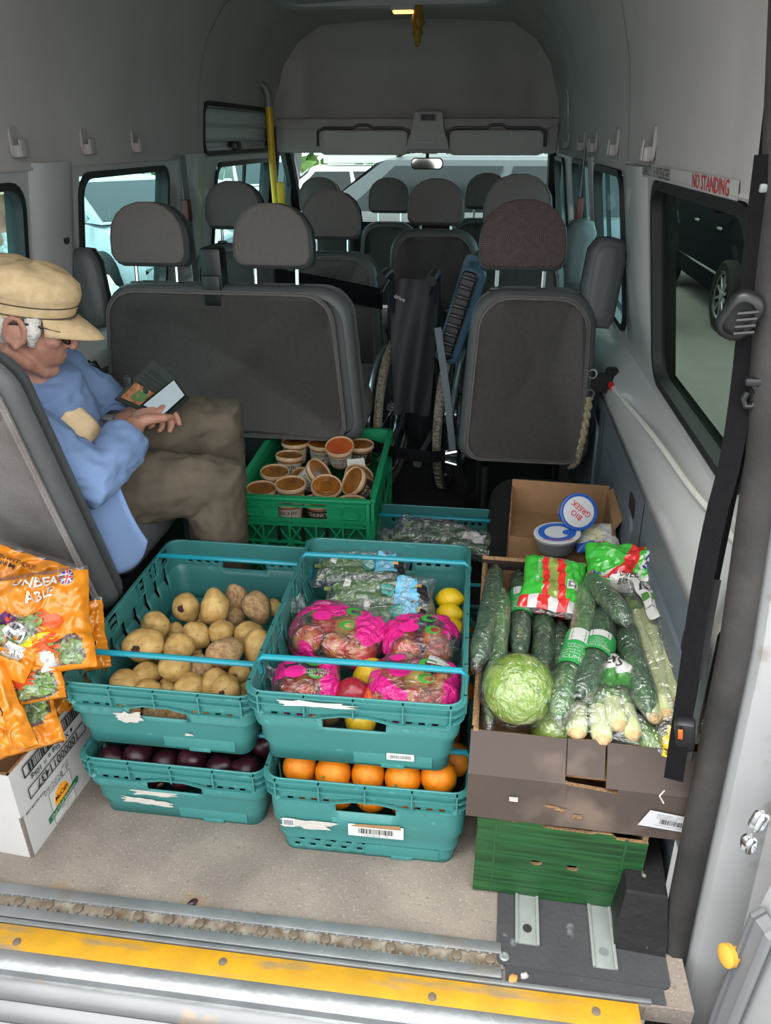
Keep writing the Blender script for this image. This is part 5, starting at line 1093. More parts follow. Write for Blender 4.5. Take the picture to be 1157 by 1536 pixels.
def cucumber(name, label, pts, r, m, group=None, wrap=True, sticker=None, cat='cucumber', seed=0):
    P_ = smooth_path(pts); n = len(P_); R_ = random.Random(seed); c0 = P_[n // 2].copy()
    t = thing(name, label, cat, tuple(c0), group=group); Q = [p - c0 for p in P_]
    prof = lambda f: (max(.06, (1 - abs(2 * f - 1) ** 7) ** .6) * (1 - .10 * f))
    b = MB(); b.tube(Q, [r * prof(i / (n - 1)) * (1 + R_.uniform(-.02, .02)) for i in range(n)], 14); b.build('flesh', m, t)
    b = MB(); d_ = (Q[0] - Q[1]).normalized(); b.tube([Q[0] - d_ * .004, Q[0] + d_ * .012], [r * .3, r * .22], 8); b.build('stem_end', endm, t)
    if wrap:
        d2 = (Q[-1] - Q[-2]).normalized(); W_ = [Q[0] + d_ * .016] + Q + [Q[-1] + d2 * .016]; m_ = len(W_); b = MB()
        rings = []; up = V((0, 0, 1))
        for i, p in enumerate(W_):
            tg = (W_[min(i + 1, m_ - 1)] - W_[max(i - 1, 0)]).normalized(); x_ = tg.cross(up).normalized(); y_ = x_.cross(tg)
            rr = r * (1.07 if 0 < i < m_ - 1 else .6) * max(.5, prof(max(0, min(1, (i - 1) / (n - 1)))))
            rings.append([p + (x_ * math.cos(6.283 * k / 18) + y_ * math.sin(6.283 * k / 18)) * rr * (1 + .05 * R_.uniform(-1, 1)) for k in range(18)])
        b.loft(rings, True, False, False); b.build('shrink_film', clearf, t, ang=180)
    if sticker is not None:
        i0, i1 = sticker; rings = []
        for i in range(i0, i1 + 1):
            tg = (Q[min(i + 1, n - 1)] - Q[max(i - 1, 0)]).normalized(); x_ = tg.cross(V((0, 0, 1))).normalized(); y_ = x_.cross(tg)
            rings.append([Q[i] + (x_ * math.cos(a) + y_ * math.sin(a)) * r * 1.115 for a in [math.radians(-12 + 204 * k / 16) for k in range(17)]])
        b = MB(); b.loft(rings, False); lb = b.build('label_sleeve', grn_p2, t)
        # lettering and barcode: mapped round the sleeve; x runs along it, y round it
        L_ = sum((Q[i + 1] - Q[i]).length for i in range(i0, i1))
        def wp(x, y):
            f = (x / L_ + .5) * (i1 - i0) + i0; f = max(0, min(n - 1.001, f)); k = int(f); p = Q[k].lerp(Q[k + 1], f - k); tg = (Q[k + 1] - Q[k]).normalized(); x_ = tg.cross(V((0, 0, 1))).normalized(); y_ = x_.cross(tg); a = math.pi / 2 + y / (r * 1.13)
            return p + (x_ * math.cos(a) + y_ * math.sin(a)) * r * 1.145
        b = MB(); b.grid(lambda u, v: wp(-L_ * .48 + L_ * .33 * u, -r * .75 + 1.5 * r * v), 4, 8); b.build('barcode_patch', M_['white_p'], lb)
        barcode('bars', L_ * .26, r * 1.1, M_['black_p'], lb, warp=lambda x, y: wp(x - L_ * .31, y) + (wp(x - L_ * .31, y) - Q[(i0 + i1) // 2]).normalized() * .0006, seed=seed)
        text('label_lettering', 'CUCUMBER', L_ * .17, M_['white_p'], lb, warp=lambda x, y: wp(L_ * .36 - y * 1, x), sx=.8 * r / .025)
        text('label_lettering', 'Keep cool\nCLASS 1\nProduce of UK\nwash before use', L_ * .085, M_['white_p'], lb, warp=lambda x, y: wp(L_ * .10 - y, x), sx=.9)
    return t
grn_p2 = mat('label_green', '#2f9a4c', .4, var=.05)
cucumber('cucumber', 'cucumber leaning over the left wall of the brown box, film wrapped', [(.066, 1.575, .400), (.055, 1.43, .408), (.040, 1.283, .412), (.026, 1.185, .402)], .0225, cum, seed=1)
cucumber('cucumber', 'long pale striped cucumber running under the lettuce at the left', [(.078, 1.44, .412), (.070, 1.327, .398), (.063, 1.232, .38), (.054, 1.09, .345)], .0235, lightcu, seed=2)
cucumber('cucumber', 'dark cucumber with a green label behind the lettuce, third from left', [(.120, 1.575, .385), (.119, 1.427, .388), (.112, 1.248, .385)], .0235, cum, sticker=(5, 9), seed=3)
cucumber('cucumber', 'dark courgette end peeping out at the back left of the brown box', [(.150, 1.585, .372), (.142, 1.50, .365), (.14, 1.42, .355)], .023, cum, seed=4)
cucumber('cucumber', 'dark cucumber below the red and green packet, behind the lettuce', [(.170, 1.46, .372), (.165, 1.32, .373), (.150, 1.16, .360)], .0245, cum, seed=5)
cucumber('cucumber', 'long bent cucumber with a barcoded green label beside the lettuce', [(.257, 1.47, .430), (.250, 1.371, .428), (.217, 1.229, .425), (.186, 1.12, .42), (.171, 1.045, .41)], .0245, lightcu, sticker=(6, 9), seed=6)
cucumber('cucumber', 'thick dark cucumber with a green label pointing at the front leeks', [(.290, 1.39, .415), (.261, 1.242, .423), (.210, 1.09, .428)], .0290, cum, sticker=(6, 9), seed=7)
cucumber('cucumber', 'short cucumber lying across the top at the right centre', [(.268, 1.475, .445), (.293, 1.373, .458), (.318, 1.285, .462)], .0240, cum, seed=8)
cucumber('cucumber', 'dark cucumber lying along the leeks at the right', [(.332, 1.37, .405), (.326, 1.236, .415), (.333, 1.080, .412)], .0265, cum, seed=9)
cucumber('cucumber', 'cucumber half buried between the two labelled ones', [(.205, 1.40, .365), (.198, 1.25, .365), (.19, 1.14, .36)], .0220, cum, seed=10)
for k in range(6): cucumber('cucumber', 'cucumber in the hidden lower layer of the brown box', [(.06 + .06 * k, 1.56, .336), (.062 + .06 * k, 1.36, .338), (.06 + .06 * k, 1.12, .336)], .024, cum, group='lower layer of cucumbers', wrap=False, seed=20 + k)
b = MB(); b.box((0, .305, .095), (.39, .56, .005)); b.build('inner_tray', kraft, bx)

def pouch_bag(name, label, M, w, h, tk, matfn, mats, seed=1, nu=28, nv=28, crum=.006, cat='bag', bend=0., group=None, sq=.5):
    """filled film pouch: flat crimped ends, crumpled faces; local x right, y up, z out of the front"""
    t = thing(name, label, cat, M=M, group=group); o_ = V((seed * 2.3, seed, -seed))
    def srf(u, v, s_):
        e = max(0., (1 - u ** 4)) ** sq * max(0., (1 - v ** 4)) ** sq
        x = u * w / 2 * (1 - .07 * (1 - abs(v)) ** 2); y = v * h / 2; z = s_ * tk / 2 * e
        k = crum * (.3 + e); n1 = noise.noise(V((u * 2.3, v * 2.3, s_)) + o_); n2 = noise.noise(V((u * 6, v * 6, s_ * 2)) + o_)
        return V((x + k * .5 * n2, y + k * .5 * n1, z + k * (n1 + .7 * n2) * (1 if e > .02 else .4) - bend * u * u - bend * .6 * v * v))
    b = MB()
    for s_ in (1, -1):
        o0 = len(b.v)
        for i in range(nu + 1):
            for j in range(nv + 1): b.v.append(tuple(srf(-1 + 2 * i / nu, -1 + 2 * j / nv, s_)))
        for i in range(nu):
            for j in range(nv):
                b.f.append((o0 + i * (nv + 1) + j, o0 + (i + 1) * (nv + 1) + j, o0 + (i + 1) * (nv + 1) + j + 1, o0 + i * (nv + 1) + j + 1)); b.m.append(matfn(-1 + 2 * (i + .5) / nu, -1 + 2 * (j + .5) / nv, s_))
    o = b.build('bag_film', mats, t, ang=180)
    fr = lambda x, y, e=.0015: srf(max(-1, min(1, 2 * x / w)), max(-1, min(1, 2 * y / h)), 1) + V((0, 0, e))
    return t, fr
def face(p, n, up=(0, 0, 1), roll=0.):
    n = V(n).normalized(); u = V(up); x = u.cross(n).normalized(); y = n.cross(x)
    return Matrix(((x.x, y.x, n.x, p[0]), (x.y, y.y, n.y, p[1]), (x.z, y.z, n.z, p[2]), (0, 0, 0, 1))) @ Matrix.Rotation(math.radians(roll), 4, 'Z')
def patch(t, fr, poly, m, name, e=.0015, n=4):
    """flat print laid on the pouch surface: polygon filled in strips from its centre"""
    cx_ = sum(p[0] for p in poly) / len(poly); cy_ = sum(p[1] for p in poly) / len(poly); b = MB()
    dense = []
    for (a, b_) in zip(poly, poly[1:] + poly[:1]):
        k = max(1, int(math.hypot(a[0] - b_[0], a[1] - b_[1]) / .008)); dense += [(a[0] + (b_[0] - a[0]) * i / k, a[1] + (b_[1] - a[1]) * i / k) for i in range(k)]
    b.loft([[fr(cx_ + (x - cx_) * k / n, cy_ + (y - cy_) * k / n, e) for x, y in dense] for k in [.04] + list(range(1, n + 1))], True, True, False)
    return b.build(name, m, t)
skyp = mat('sky_blue_print', '#6ab7d8', .4, var=.05); tealp = mat('teal_roundel', '#3c8a80', .4, var=.05); orgp = mat('tan_print', '#c9a36b', .4, var=.08)
for k, (lab, pos, w, h, roll, cs) in enumerate((('rear bag of two courgettes with a blue printed end', (-.262, 1.590, .355), .245, .085, 4, [(-.02, .014), (.0, -.020)]), ('middle bag of courgettes with a blue and black printed end', (-.205, 1.488, .352), .265, .085, 3, [(-.03, .016), (-.01, -.020)]), ('front courgette bag partly under the apple bags', (-.172, 1.425, .335), .19, .07, 2, [(-.01, .0)]))):
    Mb = face(pos, (0, -.35, 1), (0, 1, .35), roll)
    for q, (cx_, cy_) in enumerate(cs):
        c = [Mb @ V((-w * .40 + cx_ * .5, cy_, 0)), Mb @ V((0, cy_ + .004, .003)), Mb @ V((w * .33, cy_, 0))]
        cucumber('courgette', 'courgette in the %s bag, %s' % (('rear', 'middle', 'front')[k], ('the back one', 'the front one')[q] if len(cs) > 1 else 'the only one'), c, .0215, cgm, wrap=False, cat='courgette', seed=40 + k * 3 + q)
    t, fr = pouch_bag('courgette_bag', lab, Mb, w, h + .025, .062, lambda u, v, s_: 0, [pouch], seed=k + 1, crum=.010)
    patch(t, fr, [(w * .14, -h * .42), (w * .36, -h * .36), (w * .34, h * .40), (w * .17, h * .38)], skyp, 'blue_print'); patch(t, fr, [(w * .34, -h * .3), (w * .46, -h * .38), (w * .45, h * .1), (w * .38, h * .2)], M_['black_p'], 'black_print', .0022); patch(t, fr, [(w * .33, -.004), (w * .40, .0), (w * .39, .018), (w * .34, .014)], orgp, 'picture_print', .0028)
    patch(t, fr, [(w * .08 + .017 * math.cos(a), -.008 + .017 * math.sin(a)) for a in [6.283 * i / 14 for i in range(14)]], tealp, 'roundel_print', .0026)
    text('bag_lettering', 'DELICATE &\nCOURGETTES', .0125, M_['white_p'], t, warp=lambda x, y, fr=fr, w=w: fr(w * .25 - y, x, .0032), bold=.01, sx=.75); text('roundel_lettering', 'GREEN\nCHOICE', .0075, M_['white_p'], t, warp=lambda x, y, fr=fr, w=w: fr(w * .08 + x, -.008 + y, .0036))
    patch(t, fr, [(-w * .34, .0), (-w * .27, -.002), (-w * .25, .022), (-w * .32, .024)], M_['white_p'], 'price_label', .002)
# bagged courgettes in the crate behind
for k, (pos, w, rl) in enumerate((((-.125, 2.11, .195), .19, -6), ((.0, 2.06, .195), .19, -16), ((-.20, 2.06, .185), .14, 10))):
    Mb = face(pos, (0, -.3, 1), (0, 1, .3), rl)
    for q in (-1, 1): cucumber('courgette', 'courgette in the %s bag of the rear floor crate, %s one' % (('middle', 'right', 'left')[k], 'near' if q < 0 else 'far'), [Mb @ V((-w * .4, q * .02, 0)), Mb @ V((0, q * .022, .004)), Mb @ V((w * .4, q * .018, 0))], .020, cum, wrap=False, cat='courgette', seed=60 + k * 2 + q)
    t, fr = pouch_bag('courgette_bag', 'clear %s bag of courgettes in the rear floor crate' % ('middle', 'right', 'left')[k], Mb, w + .04, .11, .062, lambda u, v, s_: 0, [pouch], seed=k + 11, crum=.012)
    if k == 1: patch(t, fr, [(-.03, -.03), (.05, -.02), (.05, .02), (-.02, .015)], M_['white_p'], 'white_label')

# leeks
lkw = mat('leek_shank', '#c6caa4', .4, var=.1, scale=20, hex2='#a9b87c', coat=.15); stretch(lkw, (9, .7, 9)); lkg = mat('leek_green', '#6d9638', .45, var=.3, scale=18, hex2='#457228'); lkd = mat('leek_dark_leaf', '#2f5a2c', .5, var=.3, scale=14); lkr = mat('leek_root', '#c9ab7e', .9, var=.3, scale=90, bump=.4)
def leek(label, pts, r, g0=.45, seed=0, group=None):
    P_ = smooth_path(pts, 12); c0 = P_[6].copy(); Q = [p - c0 for p in P_]; t = thing('leek', label, 'leek', tuple(c0), group=group)
    k = int(12 * g0); b = MB(); b.tube(Q[k:], [r] * (13 - k - 2) + [r * 1.08, r * .9], 12); b.build('white_shank', lkw, t)
    b = MB(); b.tube(Q[:k + 1], [r * (1.25 if i == 0 else 1.05 + .1 * (1 - i / k)) for i in range(k + 1)], 12, flat=.8); b.build('green_leaves', lkg, t)
    d = (Q[-1] - Q[-2]).normalized(); b = MB(); b.tube([Q[-1] - d * .002, Q[-1] + d * .004, Q[-1] + d * .010], [r * .88, r * .75, r * .3], 10); b.build('root_end', lkr, t); return t
leek('leftmost slim leek of the right hand leek bag', [(.366, 1.455, .410), (.354, 1.274, .408), (.342, 1.080, .402)], .0155, .2); leek('second leek of the right hand leek bag', [(.385, 1.46, .412), (.376, 1.28, .412), (.362, 1.09, .404)], .0165, .2)
leek('thick third leek of the right hand leek bag', [(.405, 1.46, .405), (.400, 1.28, .408), (.388, 1.12, .404)], .019, .2); leek('rightmost leek of the right hand leek bag', [(.425, 1.46, .395), (.420, 1.30, .395), (.408, 1.14, .39)], .017, .2)
for k, x in enumerate((.375, .395, .415)):
    b = MB(); R = random.Random(k)
    for q in range(7):
        a = R.uniform(-.03, .03); b.loft([[(a + s_ * .012 * (1 - f * .5), f * .10, .012 * math.sin(3 * f + q) + .004 * q) for s_ in (-1, 0, 1)] for f in (0, .3, .6, 1)], False)
    o = b.build('leek_top', lkd, bpy.data.objects['leek' if k == 0 else 'leek.00%d' % k]); o.matrix_basis = Matrix.Translation((x, 1.43, .415)) ; o.matrix_basis = bpy.data.objects['leek' if k == 0 else 'leek.00%d' % k].matrix_basis.inverted() @ o.matrix_basis
t, fr = pouch_bag('leek_bag', 'clear bag of long leeks with a white printed label at the right', face((.392, 1.275, .412), (-.05, -.12, 1), (0, 1, .1), 3), .115, .47, .062, lambda u, v, s_: 0, [pouch], seed=31, crum=.010, bend=0.)
patch(t, fr, [(-.020, .06), (.048, .05), (.046, .19), (-.030, .20)], M_['white_p'], 'white_label', .003); patch(t, fr, [(-.017, .115), (.047, .108), (.047, .128), (-.019, .135)], mat('olive_print', '#4c7a3a', .5), 'green_band', .004)
text('bag_lettering', 'TESCO', .020, M_['black_p'], t, warp=lambda x, y: fr(.010 + x, .178 + y, .0045), bold=.01); text('bag_lettering', 'LEEKS', .026, M_['black_p'], t, warp=lambda x, y: fr(.012 + x, .152 + y, .0045), bold=.012); text('bag_lettering', 'Sweet and tender\n500g', .008, M_['black_p'], t, warp=lambda x, y: fr(.012 + x, .09 + y, .0045))
patch(t, fr, [(.036 + .014 * math.cos(a), .045 + .014 * math.sin(a)) for a in [6.283 * i / 12 for i in range(12)]], orgp, 'tan_roundel', .0045); patch(t, fr, [(.036 + .010 * math.cos(a), .045 + .010 * math.sin(a)) for a in [6.283 * i / 12 for i in range(12)]], M_['white_p'], 'roundel_ring', .005); patch(t, fr, [(.036 + .008 * math.cos(a), .045 + .008 * math.sin(a)) for a in [6.283 * i / 12 for i in range(12)]], orgp, 'roundel_centre', .0055)
for k, (a, b_, r, w_) in enumerate((((.219, 1.20, .388), (.208, 1.060, .368), .0185, 'leftmost'), ((.250, 1.21, .395), (.252, 1.052, .366), .0185, 'second'), ((.270, 1.20, .402), (.280, 1.068, .388), .0180, 'third'), ((.292, 1.20, .396), (.304, 1.056, .380), .0165, 'rightmost'))):
    leek('%s trimmed leek end of the front leek bag' % w_, [a, tuple((a[i] + b_[i]) / 2 for i in range(3)), b_], r, .62)
grnband = mat('printed_green_film', '#3f7a3a', .3, var=.06)
t, fr = pouch_bag('leek_bag', 'short leek bag with a green printed band at the front of the box', face((.258, 1.145, .392), (0, -.25, 1), (0, 1, .25), -3), .135, .175, .070, lambda u, v, s_: 1 if (.0 < v + .10 * u < .42 and s_ > 0) else (2 if v + .10 * u >= .42 and s_ > 0 else 0), [pouch, grnband, M_['white_p']], seed=33, crum=.010)
text('bag_lettering', 'TESCO\nLEEKS', .020, M_['black_p'], t, warp=lambda x, y: fr(.01 + x, .060 + y, .003), bold=.01)

# lettuces
ltm = mat('iceberg_leaf', '#8ba33a', .45, var=.25, scale=7, hex2='#63861f', bump=.4, bscale=26, coat=.2); addspots(ltm, '#a9b878', 12, .58, .7, .6, stretch=(1, 1, .35)); ltd = mat('iceberg_outer_leaf', '#6f9434', .5, var=.25, scale=8, hex2='#4f7a22', bump=.4, bscale=30)
clearw = film('clear_lettuce_wrap', gloss=.10, bump=.9, bscale=40, haze=.012, rough=.08)
def lettuce(label, c, r, seed):
    t = thing('lettuce', label, 'lettuce', c); o_ = V((seed, 0, seed))
    blob(lambda d: tuple(V((d.x, d.y, d.z * .92)) * r * (.95 + .05 * noise.noise(d * 3 + o_))), 28, 20).build('head', ltm, t)
    R = random.Random(seed)
    for k in range(9):
        th0 = R.uniform(0, 6.28); ph = R.uniform(.25, 1.25); Mq = Euler((ph, 0, th0)).to_matrix().to_4x4(); ww = R.uniform(.65, .95)
        def lf(u, v, k=k, ww=ww):
            a = (u - .5) * 2 * ww; q = (v - .3) * 1.9; d = V((math.sin(a) * math.cos(q), math.sin(q), math.cos(a) * math.cos(q)))
            edge = max(abs(2 * u - 1), v); rr = r * (.985 + .012 * k / 9 + .025 * noise.noise(d * 5 + V((k, 0, 0))) + .045 * max(0, edge - .75) * (1 + math.sin(14 * u + 9 * v + k)) + .012 * math.exp(-((u - .5) * 16) ** 2) + .006 * abs(math.sin((u - .5 + v * .4) * 18)))
            return tuple(d * rr)
        b = MB(); b.grid(lf, 16, 16); b.build('leaf', ltm if k % 3 else ltd, t, M=Mq)
    b = blob(lambda d: tuple(V((d.x, d.y, d.z * .95)) * r * (1.09 + .05 * noise.noise(d * 4 + o_) + .03 * noise.noise(d * 11))), 36, 26); b.build('film_wrap', clearw, t, ang=180)
lettuce('round iceberg lettuce in film at the front left of the brown box', (.105, 1.125, .400), .068, 3)
lettuce('second lettuce almost hidden between the big one and the leeks', (.176, 1.105, .330), .045, 5)
# cos lettuce packet
t, fr = pouch_bag('lettuce_packet', 'green lettuce packet with a yellow label behind the front flap', face((.335, 1.080, .355), (0, -.4, 1), (0, 1, .4), -20), .15, .075, .05, lambda u, v, s_: 1 if u > .35 and s_ > 0 and u < .8 else 0, [pouch, yel_p], seed=41, crum=.008)
text('packet_lettering', 'HERBERT', .013, M_['red_p'], t, warp=lambda x, y: fr(.043 - y, x, .003), sx=.8)
b = blob(lambda d: tuple(V((d.x * .06, d.y * .028, d.z * .018)) * (1 + .2 * noise.noise(d * 4))), 18, 12); o = b.build('cos_leaves', ltd, t)
# green printed packets
pg = mat('bright_green_film', '#3fae3a', .25, var=.1, scale=10, bump=.15, bscale=50, coat=.4); redf = mat('red_film', '#cf2b2b', .25, var=.06, coat=.4); whf = mat('white_film', '#c6c6c2', .3, var=.04, coat=.4); blf = mat('blue_film', '#243a8a', .3, var=.06, coat=.4); olf = mat('olive_window_film', '#8a9a4a', .2, var=.35, scale=25, coat=.5)
def m1(u, v, s_):
    if v < -.93: return 5
    if v < -.62: return 2 if int((u + 1) * 3.2) % 2 else 1
    q = u + .12 * v
    if -.36 < q < -.14 or .16 < q < .40: return 1
    if -.14 < q < .16: return 4
    return 0
t, fr = pouch_bag('vegetable_packet', 'green packet with two red stripes lying on the cucumbers', face((.186, 1.455, .430), (0, -.30, 1), (0, 1, .3), -8), .135, .165, .045, m1, [pg, redf, whf, blf, olf, pouch], seed=51, crum=.006, nu=40, nv=40)
patch(t, fr, [(.035, -.02), (.058, -.018), (.055, .005), (.033, .004)], M_['white_p'], 'barcode_label'); barcode('bars', .018, .016, M_['black_p'], t, warp=lambda x, y: fr(.0455 + x, -.008 + y, .0028)); text('packet_lettering', 'BRITISH PARSNIPS', .009, M_['white_p'], t, warp=lambda x, y: fr(-.034 - y * 1, .02 + x, .003))
for k in range(3):
    cucumber('parsnip', 'parsnip in the red striped packet, %s of three' % ('left', 'middle', 'right')[k], [(.155 + .028 * k, 1.495, .426), (.158 + .028 * k, 1.45, .423), (.165 + .028 * k, 1.395, .408)], .013, lkr, wrap=False, cat='parsnip', seed=80 + k)
def m2(u, v, s_):
    q = u - .15 - .25 * v
    if v < -.62 and u > -.45 and u < .35: return 2
    if -.30 < q < .02: return 1
    if .12 < q < .2 or .36 < q < .42: return 2
    if .2 < q < .36 and v > -.2: return 3 if int((q - .2) / .055) % 2 == 0 else 2
    if u < -.1 and v < -.2 + .3 * u and v > -.75: return (3, 2, 1)[int((u - v + 4) * 5) % 3]
    return 0
t, fr = pouch_bag('vegetable_packet', 'crumpled dark green packet with red and blue flag print at the back right', face((.356, 1.515, .448), (-.05, -.45, 1), (0, 1, .45), -4), .19, .125, .07, m2, [pg, redf, whf, blf, olf, pouch], seed=53, crum=.012, nu=44, nv=36)
text('packet_lettering', 'LOVED\nBRITISH', .012, M_['black_p'], t, warp=lambda x, y: fr(-.005 + x, -.047 + y, .003), bold=.01)
blob(lambda d: tuple(V((d.x * .075, d.y * .04, d.z * .022))), 14, 10).build('sprouts_inside', lkd, t)
for k in range(3):
    o = blob(lambda d: tuple(d), 14, 10).build('cabbage', ltd, M=TR(.30 + .06 * k, 1.54 - .01 * (k % 2), .39, 0, 0, 0, .03)); tag(o, 'small cabbage packed under the crumpled green packet', 'cabbage', 'small cabbages')

# dairy in the small carton
tubm = mat('white_tub', '#bcbec0', .35, var=.03, coat=.3); bluep = mat('blue_print', '#2558a8', .4, var=.05)
def tub(name, label, M, r, h, body, lidm, cat='tub', group=None, lid_inset=.0):
    t = thing(name, label, cat, M=M, group=group)
    b = MB(); b.lathe([(r * .82, 0), (r * .84, .002), (r * .97, h - .008), (r, h - .006), (r, h - .002)], 24, None, True, False); b.build('tub_wall', body, t)
    b = MB(); b.lathe([(r * 1.04, h - .010), (r * 1.06, h - .006), (r * 1.05, h), (r * .97, h + .001), (r * .94, h - .003), (r * .5, h - .0035), (0, h - .0035)], 24, None, False, False); b.build('lid', lidm, t); return t
t = tub('yoghurt_tub', 'white and blue yoghurt tub tipped on its side in the carton', TR(.262, 1.845, .425, 62, 18, 0), .046, .075, tubm, bluep, 'tub')
b = MB(); b.lathe([(.040, .0735), (.030, .0745), (.0, .0745)], 20, None, False, True); b.build('lid_print', tubm, t); text('lid_lettering', 'BIO\nGREEK', .020, M_['red_p'], t, TR(0, 0, .0755, 0, 0, 160), bold=.012)
for a in range(5):
    b = MB(); b.lathe([(.009, 0), (0, .0008)], 10, TR(.0435 * math.cos(a * 1.25), .0435 * math.sin(a * 1.25), .045, 0, 83, math.degrees(a * 1.25))); b.build('wall_print', bluep, t)
t = tub('cheese_tub', 'oval cottage cheese tub with blue lid print at the front of the carton', TR(.225, 1.775, .352, 22, -4, 0) @ Matrix.Diagonal((1.35, .85, 1, 1)), .042, .06, tubm, tubm)
b = MB(); b.lathe([(.036, .0585), (.034, .0592), (.026, .0592), (.024, .0585)], 24, TR(0, .006, 0), False, False); b.build('lid_print', bluep, t); text('lid_lettering', 'COTTAGE CHEESE', .0085, M_['red_p'], t, TR(0, -.026, .0595)); b = MB(); b.lathe([(.010, .0592), (0, .0597)], 12, TR(.02, .004, 0)); b.build('lid_badge', bluep, t)
t, fr = pouch_bag('cheese_bag', 'white bag of grated cheese with a blue corner in the carton', face((.328, 1.800, .375), (0, -.4, 1), (0, 1, .4), 8), .115, .09, .035, lambda u, v, s_: 1 if v < -.6 and u < .1 else (2 if -.5 < u < .25 and -.4 < v < .5 else 0), [whf, bluep, mat('grated_cheese', '#e9e2bd', .6, var=.2, scale=120, bump=.5)], seed=61, crum=.006)
text('bag_lettering', 'GRATED', .012, M_['red_p'], t, warp=lambda x, y: fr(.005 + x, -.033 + y, .003), bold=.01)

# sauce tubs in the green folding crate
soup = mat('orange_sauce', '#a8661f', .3, var=.35, scale=22, hex2='#70400f', coat=.5); soup2 = mat('red_sauce', '#c05a1e', .3, var=.3, scale=9, hex2='#9a3a14', coat=.6); wallm = mat('frosted_tub_wall', '#b98a63', .35, var=.25, scale=20, hex2='#8f5f3c', coat=.3); rimc = mat('frosted_lid_rim', '#c9a684', .3, var=.08, coat=.3); kl = mat('black_tub_label', '#2a1c18', .5, var=.1); cream = mat('cream_label', '#bdb4a3', .5, var=.05)
def stub(label, M, lid, lab=None, r=.047, h=.078):
    t = thing('sauce_tub', label, 'tub', M=M, group='sauce tubs in the green crate')
    b = MB(); b.lathe([(r * .80, 0), (r * .82, .002), (r * .96, h - .010), (r * .97, h - .008)], 26, None, True, False); b.build('tub_wall', wallm, t)
    b = MB(); b.lathe([(r * .99, h - .014), (r * 1.06, h - .012), (r * 1.06, h - .001), (r * 1.03, h + .001), (r * .97, h), (r * .95, h - .004)], 26, None, False, False); b.build('lid_rim', rimc, t)
    b = MB(); b.lathe([(r * .955, h - .0045), (r * .6, h - .0035), (0, h - .003)], 26, None, False, False); b.build('lid', lid, t)
    b = MB()
    for q in (.55, .75): b.lathe([(r * q, h - .0033), (r * q + .001, h - .0026), (r * q + .002, h - .0033)], 26, None, False, False)
    tag(b.build('lid_ridges', lid, t), kind='stuff')
    if lab:
        rr = lambda z: r * (.82 + .14 * (z / (h - .01))) + .0008
        b = MB(); b.loft([[(rr(z) * math.cos(a), rr(z) * math.sin(a), z) for a in [math.radians(-160 + 140 * k / 12) for k in range(13)]] for z in (.012, h - .022)], False); lo = b.build('tub_label', kl if lab == 'k' else cream, t)
        wp = lambda x, y: V((rr(.034 + y) * 1.012 * math.cos(-1.571 + x / r), rr(.034 + y) * 1.012 * math.sin(-1.571 + x / r), .034 + y))
        text('label_lettering', 'CHUNKY\nVEGGIE' if lab == 'k' else 'CHICKEN\nSOUP', .019, cream if lab == 'k' else M_['black_p'], lo, warp=wp, bold=.012, sx=.85)
TUB = [(-.648, 2.49, .335, 0, 0, 'rear left corner tub', soup, 'c'), (-.548, 2.485, .337, 4, 2, 'rear tub second from the left', soup, 'c'), (-.463, 2.375, .372, 20, 0, 'raised tub with bright red lid in the middle', soup2, 'c'), (-.41, 2.49, .337, 2, 0, 'rear right tub with a black label', soup, 'k'),
       (-.640, 2.375, .330, -4, 2, 'left side tub just in front of the rear corner one', soup, 'c'), (-.658, 2.24, .325, 4, 3, 'left side tub in the middle', soup, 'c'), (-.576, 2.125, .336, 6, 0, 'front tub with a tilted orange lid', soup, None), (-.672, 2.125, .315, 3, 3, 'front left corner tub', soup, None),
       (-.500, 2.225, .338, 10, 48, 'tub lying on its side pointing right', soup, 'c'), (-.462, 2.135, .330, 22, 8, 'front tub right of the tilted one', soup, None), (-.385, 2.165, .338, 30, -48, 'tub tipped towards the left at the front right', soup, 'k'), (-.378, 2.27, .312, 20, 20, 'tub lying behind the tipped one at the right', soup, 'k'), (-.560, 2.27, .300, 10, 12, 'low tub between the left side tubs', soup, 'k')]
for x, y, z, rx, ry, lab, lm, lb in TUB:
    stub('orange-lidded sauce tub, ' + lab, TR(x, y, z, rx, ry, 0) @ Matrix.Translation((0, 0, -.078)), lm, lb)
for k in range(4): stub('sauce tub in the layer behind the handle opening, %s from the left' % names[k], TR(-.67 + .098 * k, 2.085, .225, 0, 0, 0), soup, 'kc'[k % 2])
b = MB(); b.prism([(-.03, -.018), (.03, -.018), (.03, .018), (-.03, .018)], .001); o = b.build('paper_slip', mat('printed_slip', '#d8d4cc', .7, var=.25, scale=90), None, False, M=TR(-.398, 2.325, .330, 35, 0, 18)); tag(o, 'printed paper slip lying among the tubs at the right', 'paper')
b = MB(); b.box((0, 0, .218), (W - .02, L - .02, .006)); b.build('layer_card', grnd, fc)
